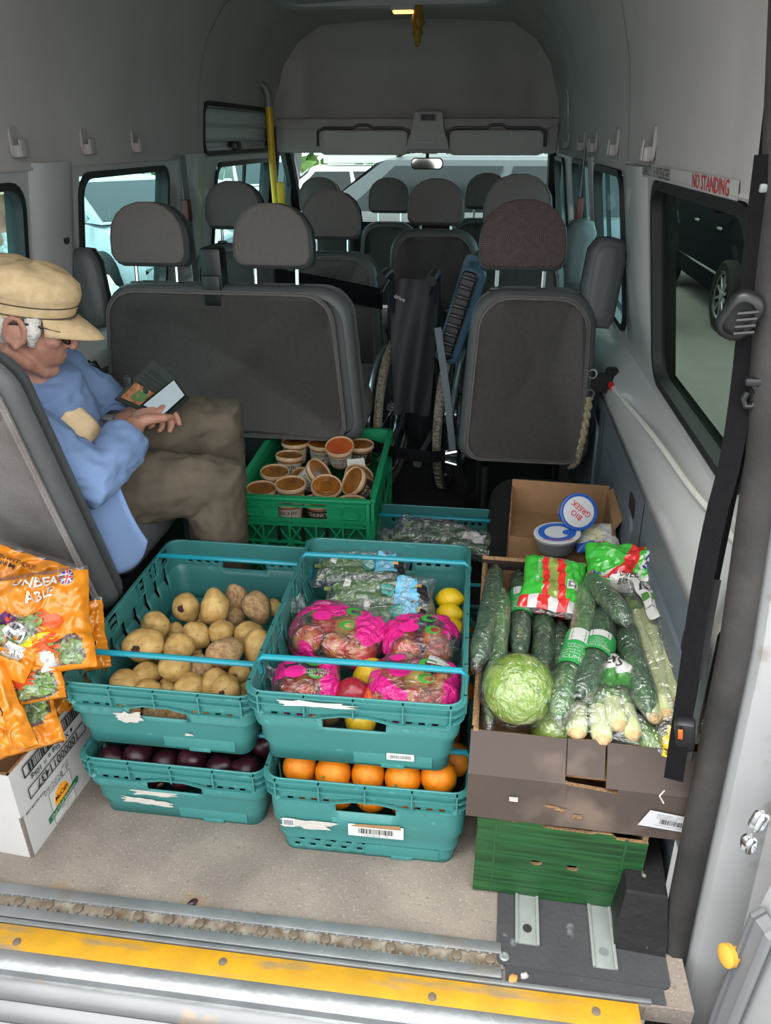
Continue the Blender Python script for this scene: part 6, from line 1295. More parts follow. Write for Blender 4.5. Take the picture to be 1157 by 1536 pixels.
# ---------------------------------------------------------------- salad bags on the white box
saf = mat('orange_salad_film', '#cf7f1c', .22, var=.08, scale=12, bump=.2, bscale=40, coat=.4); purp = mat('purple_print', '#5c2a66', .4, var=.1); coral = mat('coral_print', '#e2572f', .4, var=.06); ylw = mat('yellow_band', '#f2cf1c', .4, var=.05, coat=.3)
slm = mat('salad_leaf', '#7c9f48', .5, var=.4, scale=30, hex2='#3c6424', coat=.2)
def salad(label, pos, n, roll, w, h, tk, win, seed, crimp=True):
    """orange pouch with a clear window (u0, u1, v0, v1) showing loose leaves"""
    def mf(u, v, s_):
        if crimp and v > .90: return 1
        if s_ > 0:
            for (u0, u1, v0, v1) in win:
                q = 1 - ((u - (u0 + u1) / 2) / ((u1 - u0) / 2)) ** 4 - ((v - (v0 + v1) / 2) / ((v1 - v0) / 2)) ** 4
                if q > 0: return 1
        return 0
    t, fr = pouch_bag('salad_bag', label, face(pos, n, (0, 0, 1), roll), w, h, tk, mf, [saf, pouch], seed=seed, crum=.016, nu=40, nv=40, group=None)
    b = MB(); R = random.Random(seed)
    for i in range(90):
        if not win: break
        u0, u1, v0, v1 = R.choice(win); u, v = R.uniform(u0, u1), R.uniform(v0, v1); u = (u0 + u1) / 2 + (u - (u0 + u1) / 2) * .72; v = (v0 + v1) / 2 + (v - (v0 + v1) / 2) * .72; p = fr(u * w / 2, v * h / 2, -.008 - R.uniform(0, .010))
        a = V((R.gauss(0, 1), R.gauss(0, 1), R.gauss(0, .35))).normalized(); e = V((-a.y, a.x, R.gauss(0, .3))).normalized(); L_ = R.uniform(.010, .018); wd = R.uniform(.003, .008); k = R.uniform(-.006, .006)
        b.add([p - a * L_, p - a * L_ * .3 + e * wd + V((0, 0, .002)), p + a * L_ * .4 + e * wd, p + a * L_ + V((0, 0, k)), p + a * L_ * .4 - e * wd, p - a * L_ * .3 - e * wd + V((0, 0, .002)), p + V((0, 0, .004))], [(0, 1, 6), (1, 2, 6), (2, 3, 6), (3, 4, 6), (4, 5, 6), (5, 0, 6)])
    if win: tag(b.build('salad_leaves', slm, t), kind='stuff')
    return t, fr
def blobpoly(cx_, cy_, rx, ry, seed, n=16, j=.2):
    r = random.Random(seed); return [(cx_ + rx * math.cos(6.283 * i / n) * r.uniform(1 - j, 1 + j), cy_ + ry * math.sin(6.283 * i / n) * r.uniform(1 - j, 1 + j)) for i in range(n)]
def hand_print(t, fr, x, y, sc, sg, m):
    """stylised open hand print"""
    patch(t, fr, blobpoly(x, y, .016 * sc, .013 * sc, 3, 12, .05), m, 'hand_print', .002)
    for k in range(4): 
        a = math.radians(40 * sg - 22 * k * sg + (0 if sg > 0 else 180)); L_ = .034 * sc; wd = .004 * sc; ca, sa = math.cos(a), math.sin(a)
        patch(t, fr, [(x + ca * .008 * sc - sa * wd, y + sa * .008 * sc + ca * wd), (x + ca * L_ - sa * wd * .7, y + sa * L_ + ca * wd * .7), (x + ca * L_ + sa * wd * .7, y + sa * L_ - ca * wd * .7), (x + ca * .008 * sc + sa * wd, y + sa * .008 * sc - ca * wd)], m, 'finger_print', .0024, 2)
def flag(t, fr, x, y, r):
    for rr, m_, e in ((r, blf, .002),): patch(t, fr, [(x + rr * math.cos(a), y + rr * math.sin(a)) for a in [6.283 * i / 16 for i in range(16)]], m_, 'flag_roundel', e, 3)
    for ang, wd, m_, e in ((45, .10, M_['white_p'], .0026), (-45, .10, M_['white_p'], .0026), (0, .2, M_['white_p'], .003), (90, .2, M_['white_p'], .003), (0, .11, redf, .0035), (90, .11, redf, .0035)):
        c, s_ = math.cos(math.radians(ang)), math.sin(math.radians(ang)); L_ = r * .96; w_ = r * wd
        patch(t, fr, [(x + a * c - b_ * s_, y + a * s_ + b_ * c) for a, b_ in ((-L_, -w_), (L_, -w_), (L_, w_), (-L_, w_))], m_, 'flag_bar', e, 2)
# 1 rear left
t, fr = salad('orange salad bag with a purple beetroot print, rear left against the grey seat', (-.915, 1.205, .475), (.25, -1, .75), -22, .20, .19, .055, [], 1)
text('bag_lettering', 'GROWN WITHOUT\nHARM', .013, M_['black_p'], t, warp=lambda x, y: fr(-.035 + x, .055 + y, .006), bold=.006); text('bag_lettering', 'UNBE', .020, M_['white_p'], t, warp=lambda x, y: fr(.055 + x, .025 + y, .006), bold=.012)
patch(t, fr, blobpoly(-.06, .005, .028, .022, 5), purp, 'beetroot_print', .002); patch(t, fr, blobpoly(-.02, -.005, .030, .006, 6), purp, 'beetroot_print', .002); patch(t, fr, blobpoly(-.065, .0, .010, .008, 7), coral, 'mouth_print', .0028)
text('bag_lettering', 'Washed and\nready to eat\nkeep cool', .009, M_['black_p'], t, warp=lambda x, y: fr(-.03 + x, -.04 + y, .003))
# 2 big front of stack
t, fr = salad('largest orange salad bag in the middle with red hand prints and a flag badge', (-.822, 1.13, .468), (.22, -1, .75), 6, .19, .20, .065, [(-.55, .1, -.25, .2), (.0, .85, -.9, -.35)], 2)
text('bag_lettering', 'UNBEAT\nABLE', .026, M_['white_p'], t, warp=lambda x, y: fr(.012 + x, .062 + y, .0065), bold=.016); flag(t, fr, .060, .078, .014)
hand_print(t, fr, .035, .0, 1.0, -1, coral); hand_print(t, fr, .0, -.045, 1.1, 1, coral); patch(t, fr, [(-.05, -.035), (.02, -.020), (.03, -.032), (-.05, -.055)], ylw, 'yellow_band', .0018); patch(t, fr, blobpoly(-.06, .015, .018, .014, 15), purp, 'beetroot_print', .002); patch(t, fr, blobpoly(-.055, .012, .006, .006, 16, 10, .05), coral, 'eye_print', .003)
# 3 behind at right
t, fr = salad('orange salad bag at the right behind the others, touching the crate', (-.815, 1.215, .372), (.1, -1, .7), 12, .13, .15, .05, [], 3)
text('bag_lettering', 'LEAF\nABLE', .019, M_['white_p'], t, warp=lambda x, y: fr(.02 + x * .9, .03 + y, .006), bold=.014); patch(t, fr, [(-.05, -.028), (.05, -.028), (.05, -.020), (-.05, -.020)], M_['black_p'], 'black_band', .002); patch(t, fr, blobpoly(-.03, .035, .015, .012, 17), coral, 'pepper_print', .002)
# 4 left with barcode
t, fr = salad('salad bag lying flat at the left edge with barcode and date label on its window', (-.885, 1.085, .452), (.12, -.75, 1), -20, .17, .12, .05, [(-.8, .8, -.25, .85)], 4, False)
patch(t, fr, [(.01, .010), (.05, .005), (.052, .035), (.012, .040)], M_['white_p'], 'barcode_label', .002); barcode('bars', .03, .022, M_['black_p'], t, warp=lambda x, y: fr(.031 + x, .022 + y, .003), seed=5); patch(t, fr, [(.025, -.03), (.065, -.03), (.07, -.002), (.03, -.001)], whf, 'date_label', .002); text('date_lettering', '24 JUL', .014, M_['grey_p'], t, warp=lambda x, y: fr(.047 + x, -.016 + y, .003))
patch(t, fr, [(-.07, -.052), (.03, -.045), (.03, -.022), (-.07, -.028)], ylw, 'yellow_band', .002); text('bag_lettering', 'LEAF MIX', .016, M_['black_p'], t, warp=lambda x, y: fr(-.02 + x, -.037 + y, .003, ), bold=.01); patch(t, fr, [(-.07, -.024), (-.01, -.020), (-.01, -.006), (-.07, -.010)], coral, 'red_band', .002)
# 5 middle front
t, fr = salad('salad bag labelled baby leaf with a leafy window in the front row', (-.848, 1.062, .385), (.18, -1, .7), 8, .165, .105, .055, [(-.1, .9, -.9, .15)], 5, False)
text('bag_lettering', 'BABY LEAF', .016, M_['black_p'], t, warp=lambda x, y: fr(-.020 + x, .030 + y, .006), bold=.012); patch(t, fr, [(-.06, .0), (.03, .006), (.04, .022), (-.06, .018)], ylw, 'yellow_band', .0018); hand_print(t, fr, .012, -.008, .9, 1, coral); patch(t, fr, [(.055, .0), (.08, .002), (.075, .04), (.052, .035)], M_['white_p'], 'white_label', .002)
# 6 front left back side
t, fr = salad('orange salad bag turned back side out with small print, front left corner', (-.880, .998, .355), (.25, -1, .5), 18, .12, .19, .05, [], 6)
text('bag_lettering', 'Nutrition typical values per 80g\nEnergy 78kJ / 19kcal\nFat 0.3g  Salt 0.1g\nWash before use and\nkeep in the fridge', .0075, M_['black_p'], t, warp=lambda x, y: fr(.0 + x, .045 + y, .003)); text('bag_lettering', '( R )', .03, M_['black_p'], t, warp=lambda x, y: fr(.01 + x, .0 + y, .003))
# 7 low right window
t, fr = salad('salad bag with a round leafy window, lowest at the right of the white box', (-.862, 1.055, .292), (.2, -1, .6), 14, .14, .14, .05, [(-.6, .95, -.35, .7)], 7, False)
patch(t, fr, [(-.065, -.06), (.0, -.050), (.01, -.028), (-.065, -.038)], ylw, 'yellow_band', .002); text('bag_lettering', 'GREEN', .013, M_['black_p'], t, warp=lambda x, y: fr(-.03 + x, -.044 + y, .003), bold=.01)
t, fr = salad('salad bag mostly cut off by the left picture edge below the barcoded one', (-1.0, 1.06, .36), (.25, -1, .6), -10, .16, .17, .06, [(-.7, .7, -.5, .3)], 8, False)
t, fr = salad('salad bag at the bottom of the white box behind the front corner', (-1.0, 1.1, .27), (.1, -.5, 1), 5, .22, .18, .07, [(-.5, .5, -.5, .5)], 9, False)
t, fr = salad('salad bag filling the right rear of the white box under the others', (-.90, 1.22, .262), (.1, -.2, 1), 40, .16, .20, .07, [(-.5, .5, -.5, .5)], 10, False)

# ---------------------------------------------------------------- straps, ropes, wall fittings
t = thing('seat_belt', 'long black belt hanging in the rear doorway over the brown box', 'belt', (.37, 1.1, 0))
P0 = V((.37, 1.1, 0))
bel = [V(p) - P0 for p in ((.349, 1.12, 1.30), (.361, 1.12, 1.162), (.373, 1.11, 1.036), (.376, 1.09, .902), (.366, 1.07, .801), (.359, 1.04, .676), (.356, 1.0, .525), (.355, .968, .372))]
ribbon(smooth_path(bel, 24), .030, M_['web'], 'webbing', t, (.95, -.3, .1))
b = MB(); b.slab(rrect(.048, .070, .020, 6), .026, .010, TR(*(V((.350, 1.10, 1.100)) - P0), 10, 24, -14)); b.build('slide_adjuster', M_['blackp'], t)
b = MB()
for k in range(4): b.tube([V((.352, 1.08, 1.095)) - P0 + V((-.012, -.001, -.016 + k * .009)), V((.352, 1.08, 1.095)) - P0 + V((.013, -.005, -.012 + k * .009))], .0028, 6)
b.build('adjuster_ribs', M_['blackp'], t); t.children[-1]['kind'] = 'stuff'
b = MB(); b.tube([V((.345, .968, .345)) - P0, V((.338, .965, .335)) - P0, V((.346, .962, .322)) - P0], .0014, 5); b.build('frayed_end', torn, t)
t = thing('belt_tongue_strap', 'narrow black strap with a plastic buckle beside the long belt', 'belt', (.39, 1.1, 0)); P1 = V((.39, 1.1, 0))
ribbon(smooth_path([V(p) - P1 for p in ((.392, 1.118, .985), (.390, 1.105, .85), (.386, 1.085, .70), (.376, 1.05, .58), (.366, 1.01, .49))], 18), .022, M_['web'], 'webbing', t, (.95, -.3, .1))
ribbon(smooth_path([V(p) - P1 for p in ((.381, 1.066, .70), (.378, 1.048, .62), (.372, 1.015, .545))], 8), .024, mat('printed_belt_label', '#121315', .8, var=.5, scale=70, hex2='#0a0a0b'), 'belt_label', t, (.95, -.3, .1))
b = MB(); b.box((0, 0, 0), (.032, .024, .066), TR(*(V((.362, .985, .455)) - P1), 10, -8, -15), r=.007); b.build('buckle', M_['blackp'], t)
b = MB(); b.box((0, 0, 0), (.007, .004, .020), TR(*(V((.349, .966, .470)) - P1), 10, -8, -15), r=.001); b.build('release_button', mat('orange_button', '#e0601c', .4), t)
t = thing('snap_hook', 'black snap hook on the doorway belt, below the adjuster', 'hook', (.384, 1.09, .985))
b = MB(); b.tube([(.0, 0, .022), (.007, 0, .012), (.009, 0, 0), (.005, 0, -.010), (-.005, 0, -.010), (-.009, 0, 0), (-.005, 0, .010)], .0045, 8); b.build('hook', M_['blackp'], t); b = MB(); b.box((0, 0, .026), (.026, .014, .012), r=.004); b.build('hook_eye', M_['blackp'], t)
t = thing('upper_strap', 'black folded strap in the top right of the doorway above the adjuster', 'strap', (.37, 1.13, 1.2)); ribbon([V(p) - V((.37, 1.13, 1.2)) for p in ((.358, 1.14, 1.36), (.368, 1.14, 1.25), (.384, 1.135, 1.10), (.396, 1.125, .98))], .036, M_['web'], 'webbing', t, (.9, -.4, .1)); b = MB(); b.box((0, -.008, .06), (.045, .012, .012), r=.003); b.build('strap_ring', M_['steel'], t)

ropem = mat('white_rope', '#dcdad2', .8, var=.12, scale=160, bump=.5, bscale=300); ropeb = mat('beige_rope', '#a39a78', .9, var=.35, scale=140, bump=.5, bscale=260)
t = thing('white_rope', 'white rope stretched along the right wall below the windows', 'rope', (.42, 1.8, .65)); P2 = V((.42, 1.8, .65))
b = MB(); b.tube([p - P2 for p in smooth_path([V(p) for p in ((.415, 2.35, .620), (.428, 1.80, .668), (.438, 1.47, .682), (.450, 1.30, .69), (.46, 1.12, .70))], 20)], .0065, 8); b.build('rope_line', ropem, t); b = MB(); b.tube([V((.414, 2.37, .622)) - P2, V((.416, 2.335, .620)) - P2], .012, 10); b.build('red_ferrule', M_['red_p'], t)
t = thing('wall_anchor', 'black bracket with steel shackles on the right wall where the rope starts', 'bracket', (.385, 2.40, .62))
b = MB(); b.box((.0, .0, .0), (.075, .05, .055), r=.01); b.box((.035, .02, .0), (.04, .06, .08), r=.01); b.build('bracket', M_['dark'], t)
for z in (.035, -.03):
    b = MB(); b.tube([(-.035 + .014 * math.cos(a), -.03, z + .014 * math.sin(a)) for a in [6.283 * i / 12 for i in range(12)]], .004, 6, loop=True); b.build('shackle', M_['chrome'], t)
t = thing('beige_rope', 'beige twisted rope hanging beside the single right seat', 'rope', (.345, 2.36, .45)); P3 = V((.345, 2.36, .45)); b = MB()
core = smooth_path([V(p) - P3 for p in ((.350, 2.36, .58), (.346, 2.345, .50), (.340, 2.345, .42), (.335, 2.36, .36), (.318, 2.38, .33))], 40)
for ph in (0, 3.14): b.tube([p + V((.006 * math.cos(i * .9 + ph), .006 * math.sin(i * .9 + ph), 0)) for i, p in enumerate(core)], .007, 6)
b.build('rope_strands', ropeb, t); t.children[-1]['kind'] = 'stuff'
# left wall anchor cover, plugs; belt tongues on the pillars
t = thing('belt_anchor', 'black seat belt anchor and cover on the left wall behind the man', 'belt', (-1.345, 2.40, .55))
b = MB(); b.slab([(-.05, -.12), (.05, -.12), (.06, .02), (.03, .075), (-.05, .07)], .05, .015, TR(0, 0, 0, 0, 0, 80)); b.build('anchor_cover', M_['dark'], t); b = MB(); b.tube([(.02, -.11, .05), (.03, -.02, .05)], .03, 12); b.build('belt_reel', M_['blackp'], t); b = MB(); b.lathe([(.022, 0), (.022, .008), (.012, .012), (0, .012)], 14, TR(-.03, -.05, .08, 0, 80, 0)); b.build('bolt_cap', M_['blackp'], t)
for y, z in ((2.56, .585), (2.46, 1.02)):
    b = MB(); b.lathe([(.018, 0), (.018, .004), (.008, .005), (0, .003)], 14, Matrix.Translation((-1.375 if z > .8 else -1.335, y, z)) @ Matrix.Rotation(math.radians(82), 4, 'Y')); struct(b.build('wall_plug', M_['blackp'], wleft))
for lab, x, y, z, s_ in (('belt tongue hanging on the left pillar behind the bench', -1.315, 3.42, 1.03, -1), ('belt tongue hanging on the right pillar past the single seat', .36, 3.33, 1.06, 1)):
    t = thing('hanging_belt', lab, 'belt', (x, y, z)); ribbon([(0, 0, .22), (0, 0, .05), (.005, -.01, -.4)], .045, M_['grey_p'], 'webbing', t, (.2, 1, 0)); b = MB(); b.box((0, -.01, 0), (.03, .05, .09), r=.006); b.build('tongue', mat('maroon_tongue', '#5a2b25', .5) if s_ < 0 else bpy.data.materials['maroon_tongue'], t)
    b = MB(); b.box((0, -.02, -.09), (.028, .045, .07), r=.006); b.build('belt_stop', M_['blackp'], t)
# crumbs on the floor by the mat
cr = mat('crumb', '#c98a4a', .9, var=.2, scale=80)
for k, (x, y, s_, lab) in enumerate(((.118, .834, .010, 'orange crumb on the floor in front of the mat'), (.137, .842, .008, 'pale crumb beside the orange one in front of the mat'))):
    o = blob(lump(k + 3, .5, 2.2), 10, 7).build('crumb', cr if k == 0 else torn, None, M=TR(x, y, .006, 20, 10, 30) @ Matrix.Diagonal((s_, s_ * .7, s_ * .6, 1))); tag(o, lab, 'crumb')
o = blob(lump(8, .5, 2.2), 10, 7).build('onion_skin', onm, None, M=TR(-.49, .905, .004, 10, 0, 40) @ Matrix.Diagonal((.010, .006, .003, 1))); tag(o, 'scrap of purple onion skin on the floor before the rail', 'scrap')
# ---------------------------------------------------------------- the seated man
skin = mat('weathered_skin', '#b58874', .6, var=.14, scale=18, hex2='#9c6c5a', bump=.12, bscale=110, detail=6); addspots(skin, '#8a4f3d', 34, .64, .72, .5)
shm = mat('blue_linen', '#7089b0', .9, var=.05, scale=5, bump=.12, bscale=420); tsm = mat('cream_tshirt', '#e0c49a', .9, var=.06, scale=60); trm = mat('olive_trousers', '#5d5345', .85, var=.12, scale=14, hex2='#4d4539', bump=.15, bscale=60)
capm = mat('tan_cotton_cap', '#cdb48d', .85, var=.08, scale=60, hex2='#bfa57c', bump=.2, bscale=360); hairm = mat('white_hair', '#d8d4cd', .7, var=.2, scale=60, bump=.6, bscale=120); stretch(hairm, (3, 3, .6))
shoem = mat('dark_shoe', '#2a2522', .6, var=.2)
man = thing('person', 'seated person in a tan cap and blue shirt looking down at a phone', 'person', (-1.06, 1.66, .45))
PM = V((-1.06, 1.66, .45)); L3 = lambda *p: V(p) - PM
hf = V((.90, .24, -.30)).normalized(); hs_ = V((-.22, .95, 0)).normalized(); hs_ = (hs_ - hf * hs_.dot(hf)).normalized(); hu = hf.cross(hs_)
HC = V((-1.020, 1.595, .955)) - PM
HM = Matrix(((hf.x, hs_.x, hu.x, HC.x), (hf.y, hs_.y, hu.y, HC.y), (hf.z, hs_.z, hu.z, HC.z), (0, 0, 0, 1)))    # head frame: x forward, y to the left, z up
H3 = lambda x, y, z: HM @ V((x, y, z))
def EL(c, r, M=HM, rx=0, ry=0, rz=0): return ('e', M @ TR(*c, rx, ry, rz) @ Matrix.Diagonal((*r, 1)))
head = [EL((-.012, 0, .028), (.098, .078, .090)), EL((.032, 0, -.045), (.062, .060, .074)), EL((.060, 0, -.104), (.026, .028, .020)), EL((.052, 0, .015), (.048, .062, .05)),
        ('t', [H3(.086, 0, .022), H3(.100, 0, -.010), H3(.111, 0, -.032)], [.008, .009, .010]), EL((.106, 0, -.036), (.011, .014, .009)),
        ('t', [H3(.078, -.045, .020), H3(.092, -.02, .026), H3(.094, 0, .022), H3(.092, .02, .026), H3(.078, .045, .020)], .011), EL((.064, -.036, -.022), (.026, .022, .022)), EL((.064, .036, -.022), (.026, .022, .022)),
        ('t', [H3(.078, -.024, -.066), H3(.092, 0, -.062), H3(.078, .024, -.066)], .007), ('t', [H3(.078, -.022, -.077), H3(.089, 0, -.076), H3(.078, .022, -.077)], .007),
        ('t', [H3(-.02, -.062, -.06), H3(.03, -.056, -.085), H3(.062, -.02, -.108)], [.016, .016, .014]), ('t', [H3(-.02, .062, -.06), H3(.03, .056, -.085), H3(.062, .02, -.108)], [.016, .016, .014]),
        ('t', [H3(-.025, 0, -.03), L3(-1.055, 1.60, .86), L3(-1.085, 1.60, .80)], [.066, .064, .072]), ('t', [H3(.03, 0, -.10), L3(-1.03, 1.60, .81)], [.03, .035])]
for s_ in (-1, 1):
    head += [('t', [H3(.002 + .022 * math.cos(a), s_ * (.086 + .006 * math.sin(a)), -.012 + .034 * math.sin(a)) for a in [math.radians(q) for q in (-80, -30, 20, 70, 110, 150, 200, 240)]], .0065), EL((.004, s_ * .080, -.012), (.014, .008, .026)), EL((.006, s_ * .086, -.044), (.008, .006, .009))]
SR, SL = L3(-1.045, 1.455, .785), L3(-1.085, 1.79, .785); ER, EL_ = L3(-.850, 1.475, .615), L3(-.955, 1.875, .610); WR, WL = L3(-.832, 1.655, .690), L3(-.93, 1.735, .655)
torso = [('t', [L3(-1.10, 1.68, .50), L3(-1.085, 1.665, .60), L3(-1.07, 1.64, .70), L3(-1.075, 1.62, .78), L3(-1.085, 1.605, .81)], [.135, .135, .135, .12, .07], 18), ('t', [SR, L3(-1.07, 1.53, .81), L3(-1.08, 1.62, .815), L3(-1.09, 1.71, .81), SL], [.055, .055, .06, .055, .055]), EL((0, 0, 0), (.15, .17, .10), Matrix.Translation(L3(-1.09, 1.70, .50)))]
arms = [('t', [SR, SR.lerp(ER, .5), ER, ER.lerp(WR, .4), WR], [.050, .045, .040, .037, .027]), ('t', [SL, SL.lerp(EL_, .5), EL_, EL_.lerp(WL, .4), WL], [.050, .045, .040, .037, .027])]
KR, KL = L3(-.690, 1.755, .500), L3(-.735, 1.925, .610); AR, AL = L3(-.700, 1.79, .10), L3(-.735, 1.90, .10); HR, HL = L3(-1.04, 1.62, .505), L3(-1.07, 1.78, .52)
legp = [('t', [HR, HR.lerp(KR, .5), KR, KR.lerp(AR, .35), AR], [.085, .075, .058, .055, .036]), ('t', [HL, HL.lerp(KL, .5), KL, KL.lerp(AL, .35), AL], [.085, .075, .058, .055, .036]),
        ('t', [AR, L3(-.66, 1.795, .055), L3(-.60, 1.80, .04)], [.036, .036, .026]), ('t', [AL, L3(-.69, 1.90, .055), L3(-.64, 1.905, .04)], [.036, .036, .026])]
def hand(w, d, n, sg, curl, point=False):
    """palm, four unequal bent fingers and a thumb leaving the side of the palm; d along the hand, n out of its back"""
    d = V(d).normalized(); n = V(n); n = (n - d * n.dot(d)).normalized(); a = d.cross(n) * sg; out = []
    out.append(('t', [w, w + d * .03, w + d * .062, w + d * .088], [.026, .037, .041, .036], 14, .48))
    for k, (off, L_) in enumerate(((.030, .068), (.0105, .077), (-.0105, .072), (-.030, .056))):
        p = w + d * (.084 - abs(off) * .18) + a * off; q = [p - d * .02, p]; ang = 0; c = curl[k]
        for j, f in enumerate((.45, .32, .23)):
            ang += math.radians(c * (1, 1.1, .7)[j]); p = p + (d * math.cos(ang) - n * math.sin(ang) + a * off * .6) * L_ * f * 1.05; q.append(p)
        out.append(('t', q, [.0105, .0105, .0095, .0085, .0072], 10)); out.append(('e', Matrix.Translation(q[1] + n * .004) @ Matrix.Diagonal((.010, .010, .009, 1))))
    p = w + d * .022 + a * .032; out.append(('t', [w + d * .012 + a * .012, p, p + d * .028 + a * .020 - n * .012, p + d * .056 + a * .016 - n * .022], [.016, .014, .011, .008], 10)); return out
handR = hand(WR, (.28, .86, .12), (-.35, -.25, .9), 1, (38, 52, 60, 66)); handL = hand(WL, (.62, .42, .30), (.05, -.55, -.8), 1, (40, 44, 48, 54))
skinmesh(head + torso + arms + legp + handR + handL, .0042, 'body', skin, man, smooth=2)
wr_ = lambda amp, fr_, st=(1, 1, 1): (lambda c: amp * (noise.noise(V((c.x * st[0], c.y * st[1], c.z * st[2])) * fr_) + .6 * noise.noise(V((c.x * st[0], c.y * st[1], c.z * st[2])) * fr_ * 2.3)))
grow = lambda parts, k: [(p[0], p[1], [r * k[i] if isinstance(k, (list, tuple)) else r + k for i, r in enumerate(p[2])] if isinstance(p[2], list) else p[2] + k, *p[3:]) if p[0] == 't' else p for p in parts]
cuffR = ER.lerp(WR, .80); cuffL = EL_.lerp(WL, .72)
shirt = [('t', [L3(-1.10, 1.685, .455), L3(-1.09, 1.67, .58), L3(-1.075, 1.64, .70), L3(-1.078, 1.62, .785), L3(-1.085, 1.605, .812)], [.155, .152, .150, .135, .085], 20), ('t', [SR, L3(-1.07, 1.53, .808), L3(-1.08, 1.62, .812), L3(-1.09, 1.71, .808), SL], [.066, .066, .072, .066, .066]),
         ('t', [SR, SR.lerp(ER, .5), ER, ER.lerp(cuffR, .5), cuffR], [.070, .066, .066, .062, .056]), ('t', [SL, SL.lerp(EL_, .5), EL_, EL_.lerp(cuffL, .5), cuffL], [.068, .064, .062, .058, .052]),
         ('t', [L3(-1.06, 1.49, .66), L3(-1.00, 1.49, .58), L3(-.95, 1.50, .50)], [.06, .055, .045])]
skinmesh(shirt, .006, 'shirt', shm, man, smooth=3, wrinkle=wr_(.009, 11, (1, 1.2, 2.2)))
b = MB()                                                              # shirt tail hanging over the side of the seat
def tail(u, v): 
    x = -1.04 + .215 * u + .065 * v; y = 1.475 - .03 * math.sin(2.2 * v) + .012 * math.sin(u * 9) * v + .03 * u; z = .64 - .27 * v + .10 * v * u ** 6 + .012 * math.sin(5 * u)
    return tuple(V((x, y, z)) - PM)
b.grid(tail, 20, 20); o = b.build('shirt_tail', shm, man, ang=180); md = o.modifiers.new('thickness', 'SOLIDIFY'); md.thickness = .006
skinmesh([('t', [L3(-1.00, 1.60, .76), L3(-.965, 1.60, .68), L3(-.955, 1.61, .60), L3(-.945, 1.61, .50)], [.045, .065, .078, .075], 16)], .006, 'tshirt', tsm, man, smooth=3, wrinkle=wr_(.004, 22))
b = MB(); b.tube([H3(-.05, 0, -.10) + V((.088 * math.cos(a), .092 * math.sin(a), -.010 + .035 * -math.cos(a))) for a in [math.radians(q) for q in range(50, 311, 20)]], .013, 8, flat=2.0); b.build('collar', shm, man)
trs = [('t', [L3(-1.10, 1.68, .50), HR.lerp(KR, .1)], [.14, .10], 16), ('t', [L3(-1.10, 1.70, .50), HL], [.14, .10], 16), ('t', [HR, HR.lerp(KR, .5), HR.lerp(KR, .85), KR + V((.02, 0, .005)), KR.lerp(AR, .2), KR.lerp(AR, .6), KR.lerp(AR, .95)], [.105, .098, .086, .078, .082, .076, .070], 16), ('t', [HL, HL.lerp(KL, .5), HL.lerp(KL, .85), KL + V((.015, 0, .01)), KL.lerp(AL, .2), KL.lerp(AL, .6), KL.lerp(AL, .95)], [.105, .100, .090, .080, .082, .078, .070], 16)]
skinmesh(trs, .0065, 'trousers', trm, man, smooth=3, wrinkle=wr_(.008, 13, (1.4, 1, 1)))
for a_, tx in ((AR, .03), (AL, .03)):
    b = MB(); b.loft([[(a_.x + x, a_.y + y + x * .05, z - PM.z) for x, y in [(px * k, py * k) for px, py in rrect(.26, .095, .045, 4, .055, 0)]] for z, k in ((.0, .98), (.02, 1), (.05, .96), (.085, .78), (.10, .5))]); b.build('shoe', shoem, man)
# hair, cap, glasses, watch
hair = [EL((-.040, 0, -.008), (.080, .0845, .066))]
for s_ in (-1, 1): hair += [('t', [H3(.030, s_ * .075, .03), H3(.036, s_ * .074, -.005), H3(.034, s_ * .070, -.04)], [.017, .016, .008])]
skinmesh(hair, .004, 'hair', hairm, man, smooth=1, wrinkle=wr_(.004, 60, (1, 1, .5)))
b = MB(); rings = []
for z, rx, ry, dx_ in ((.018, .103, .086, -.004), (.030, .106, .089, -.004), (.052, .107, .090, -.003), (.056, .109, .093, -.003), (.075, .114, .098, -.006), (.098, .110, .095, -.009), (.114, .095, .082, -.012), (.122, .06, .052, -.014), (.124, .02, .02, -.014)):
    rings.append([HM @ V((dx_ + rx * math.cos(a) , ry * math.sin(a), z + .012 * math.cos(a) * (1 if z < .06 else .3) + .0035 * math.sin(5 * a + z * 80))) for a in [6.283 * k / 32 for k in range(32)]])
b.loft(rings, True, False, True); b.build('cap', capm, man, ang=70)
b = MB(); rings = []
for k in range(7):
    f = k / 6; rings.append([HM @ V(((.096 + .072 * f * math.cos(a * 1.1)) * math.cos(a) + .004, (.086 + .004 * f) * math.sin(a), .032 - .018 * f * f - .012 * f - .012 * f * abs(math.sin(a)) ** 2)) for a in [math.radians(-62 + 124 * q / 18) for q in range(19)]])
b.loft(rings, False); o = b.build('cap_peak', capm, man, ang=180); md = o.modifiers.new('thickness', 'SOLIDIFY'); md.thickness = .005
b = MB()
for zz in (.024, .046): b.tube([HM @ V((-.004 + .1075 * math.cos(a), .0905 * math.sin(a), zz + .012 * math.cos(a))) for a in [6.283 * k / 32 for k in range(32)]], .0016, 5, loop=True)
b.build('cap_stitching', trm, man); man.children[-1]['kind'] = 'stuff'
b = MB(); b.box((-.060, -.082, .030), (.016, .010, .026), HM, r=.003); b.build('cap_buckle', M_['blackp'], man)
b = MB(); gl = mat('dark_spectacle_frame', '#241d1b', .35, var=.1)
for s_ in (-1, 1):
    b.tube([H3(-.012, s_ * .090, .006), H3(.03, s_ * .086, .014), H3(.088, s_ * .064, .008)], .0032, 6)
    b.tube([H3(.104 - .012 * abs(math.cos(a)) ** 2, s_ * .033 + .026 * math.cos(a), -.004 + .018 * math.sin(a)) for a in [6.283 * k / 18 for k in range(18)]], .0024, 6, loop=True)
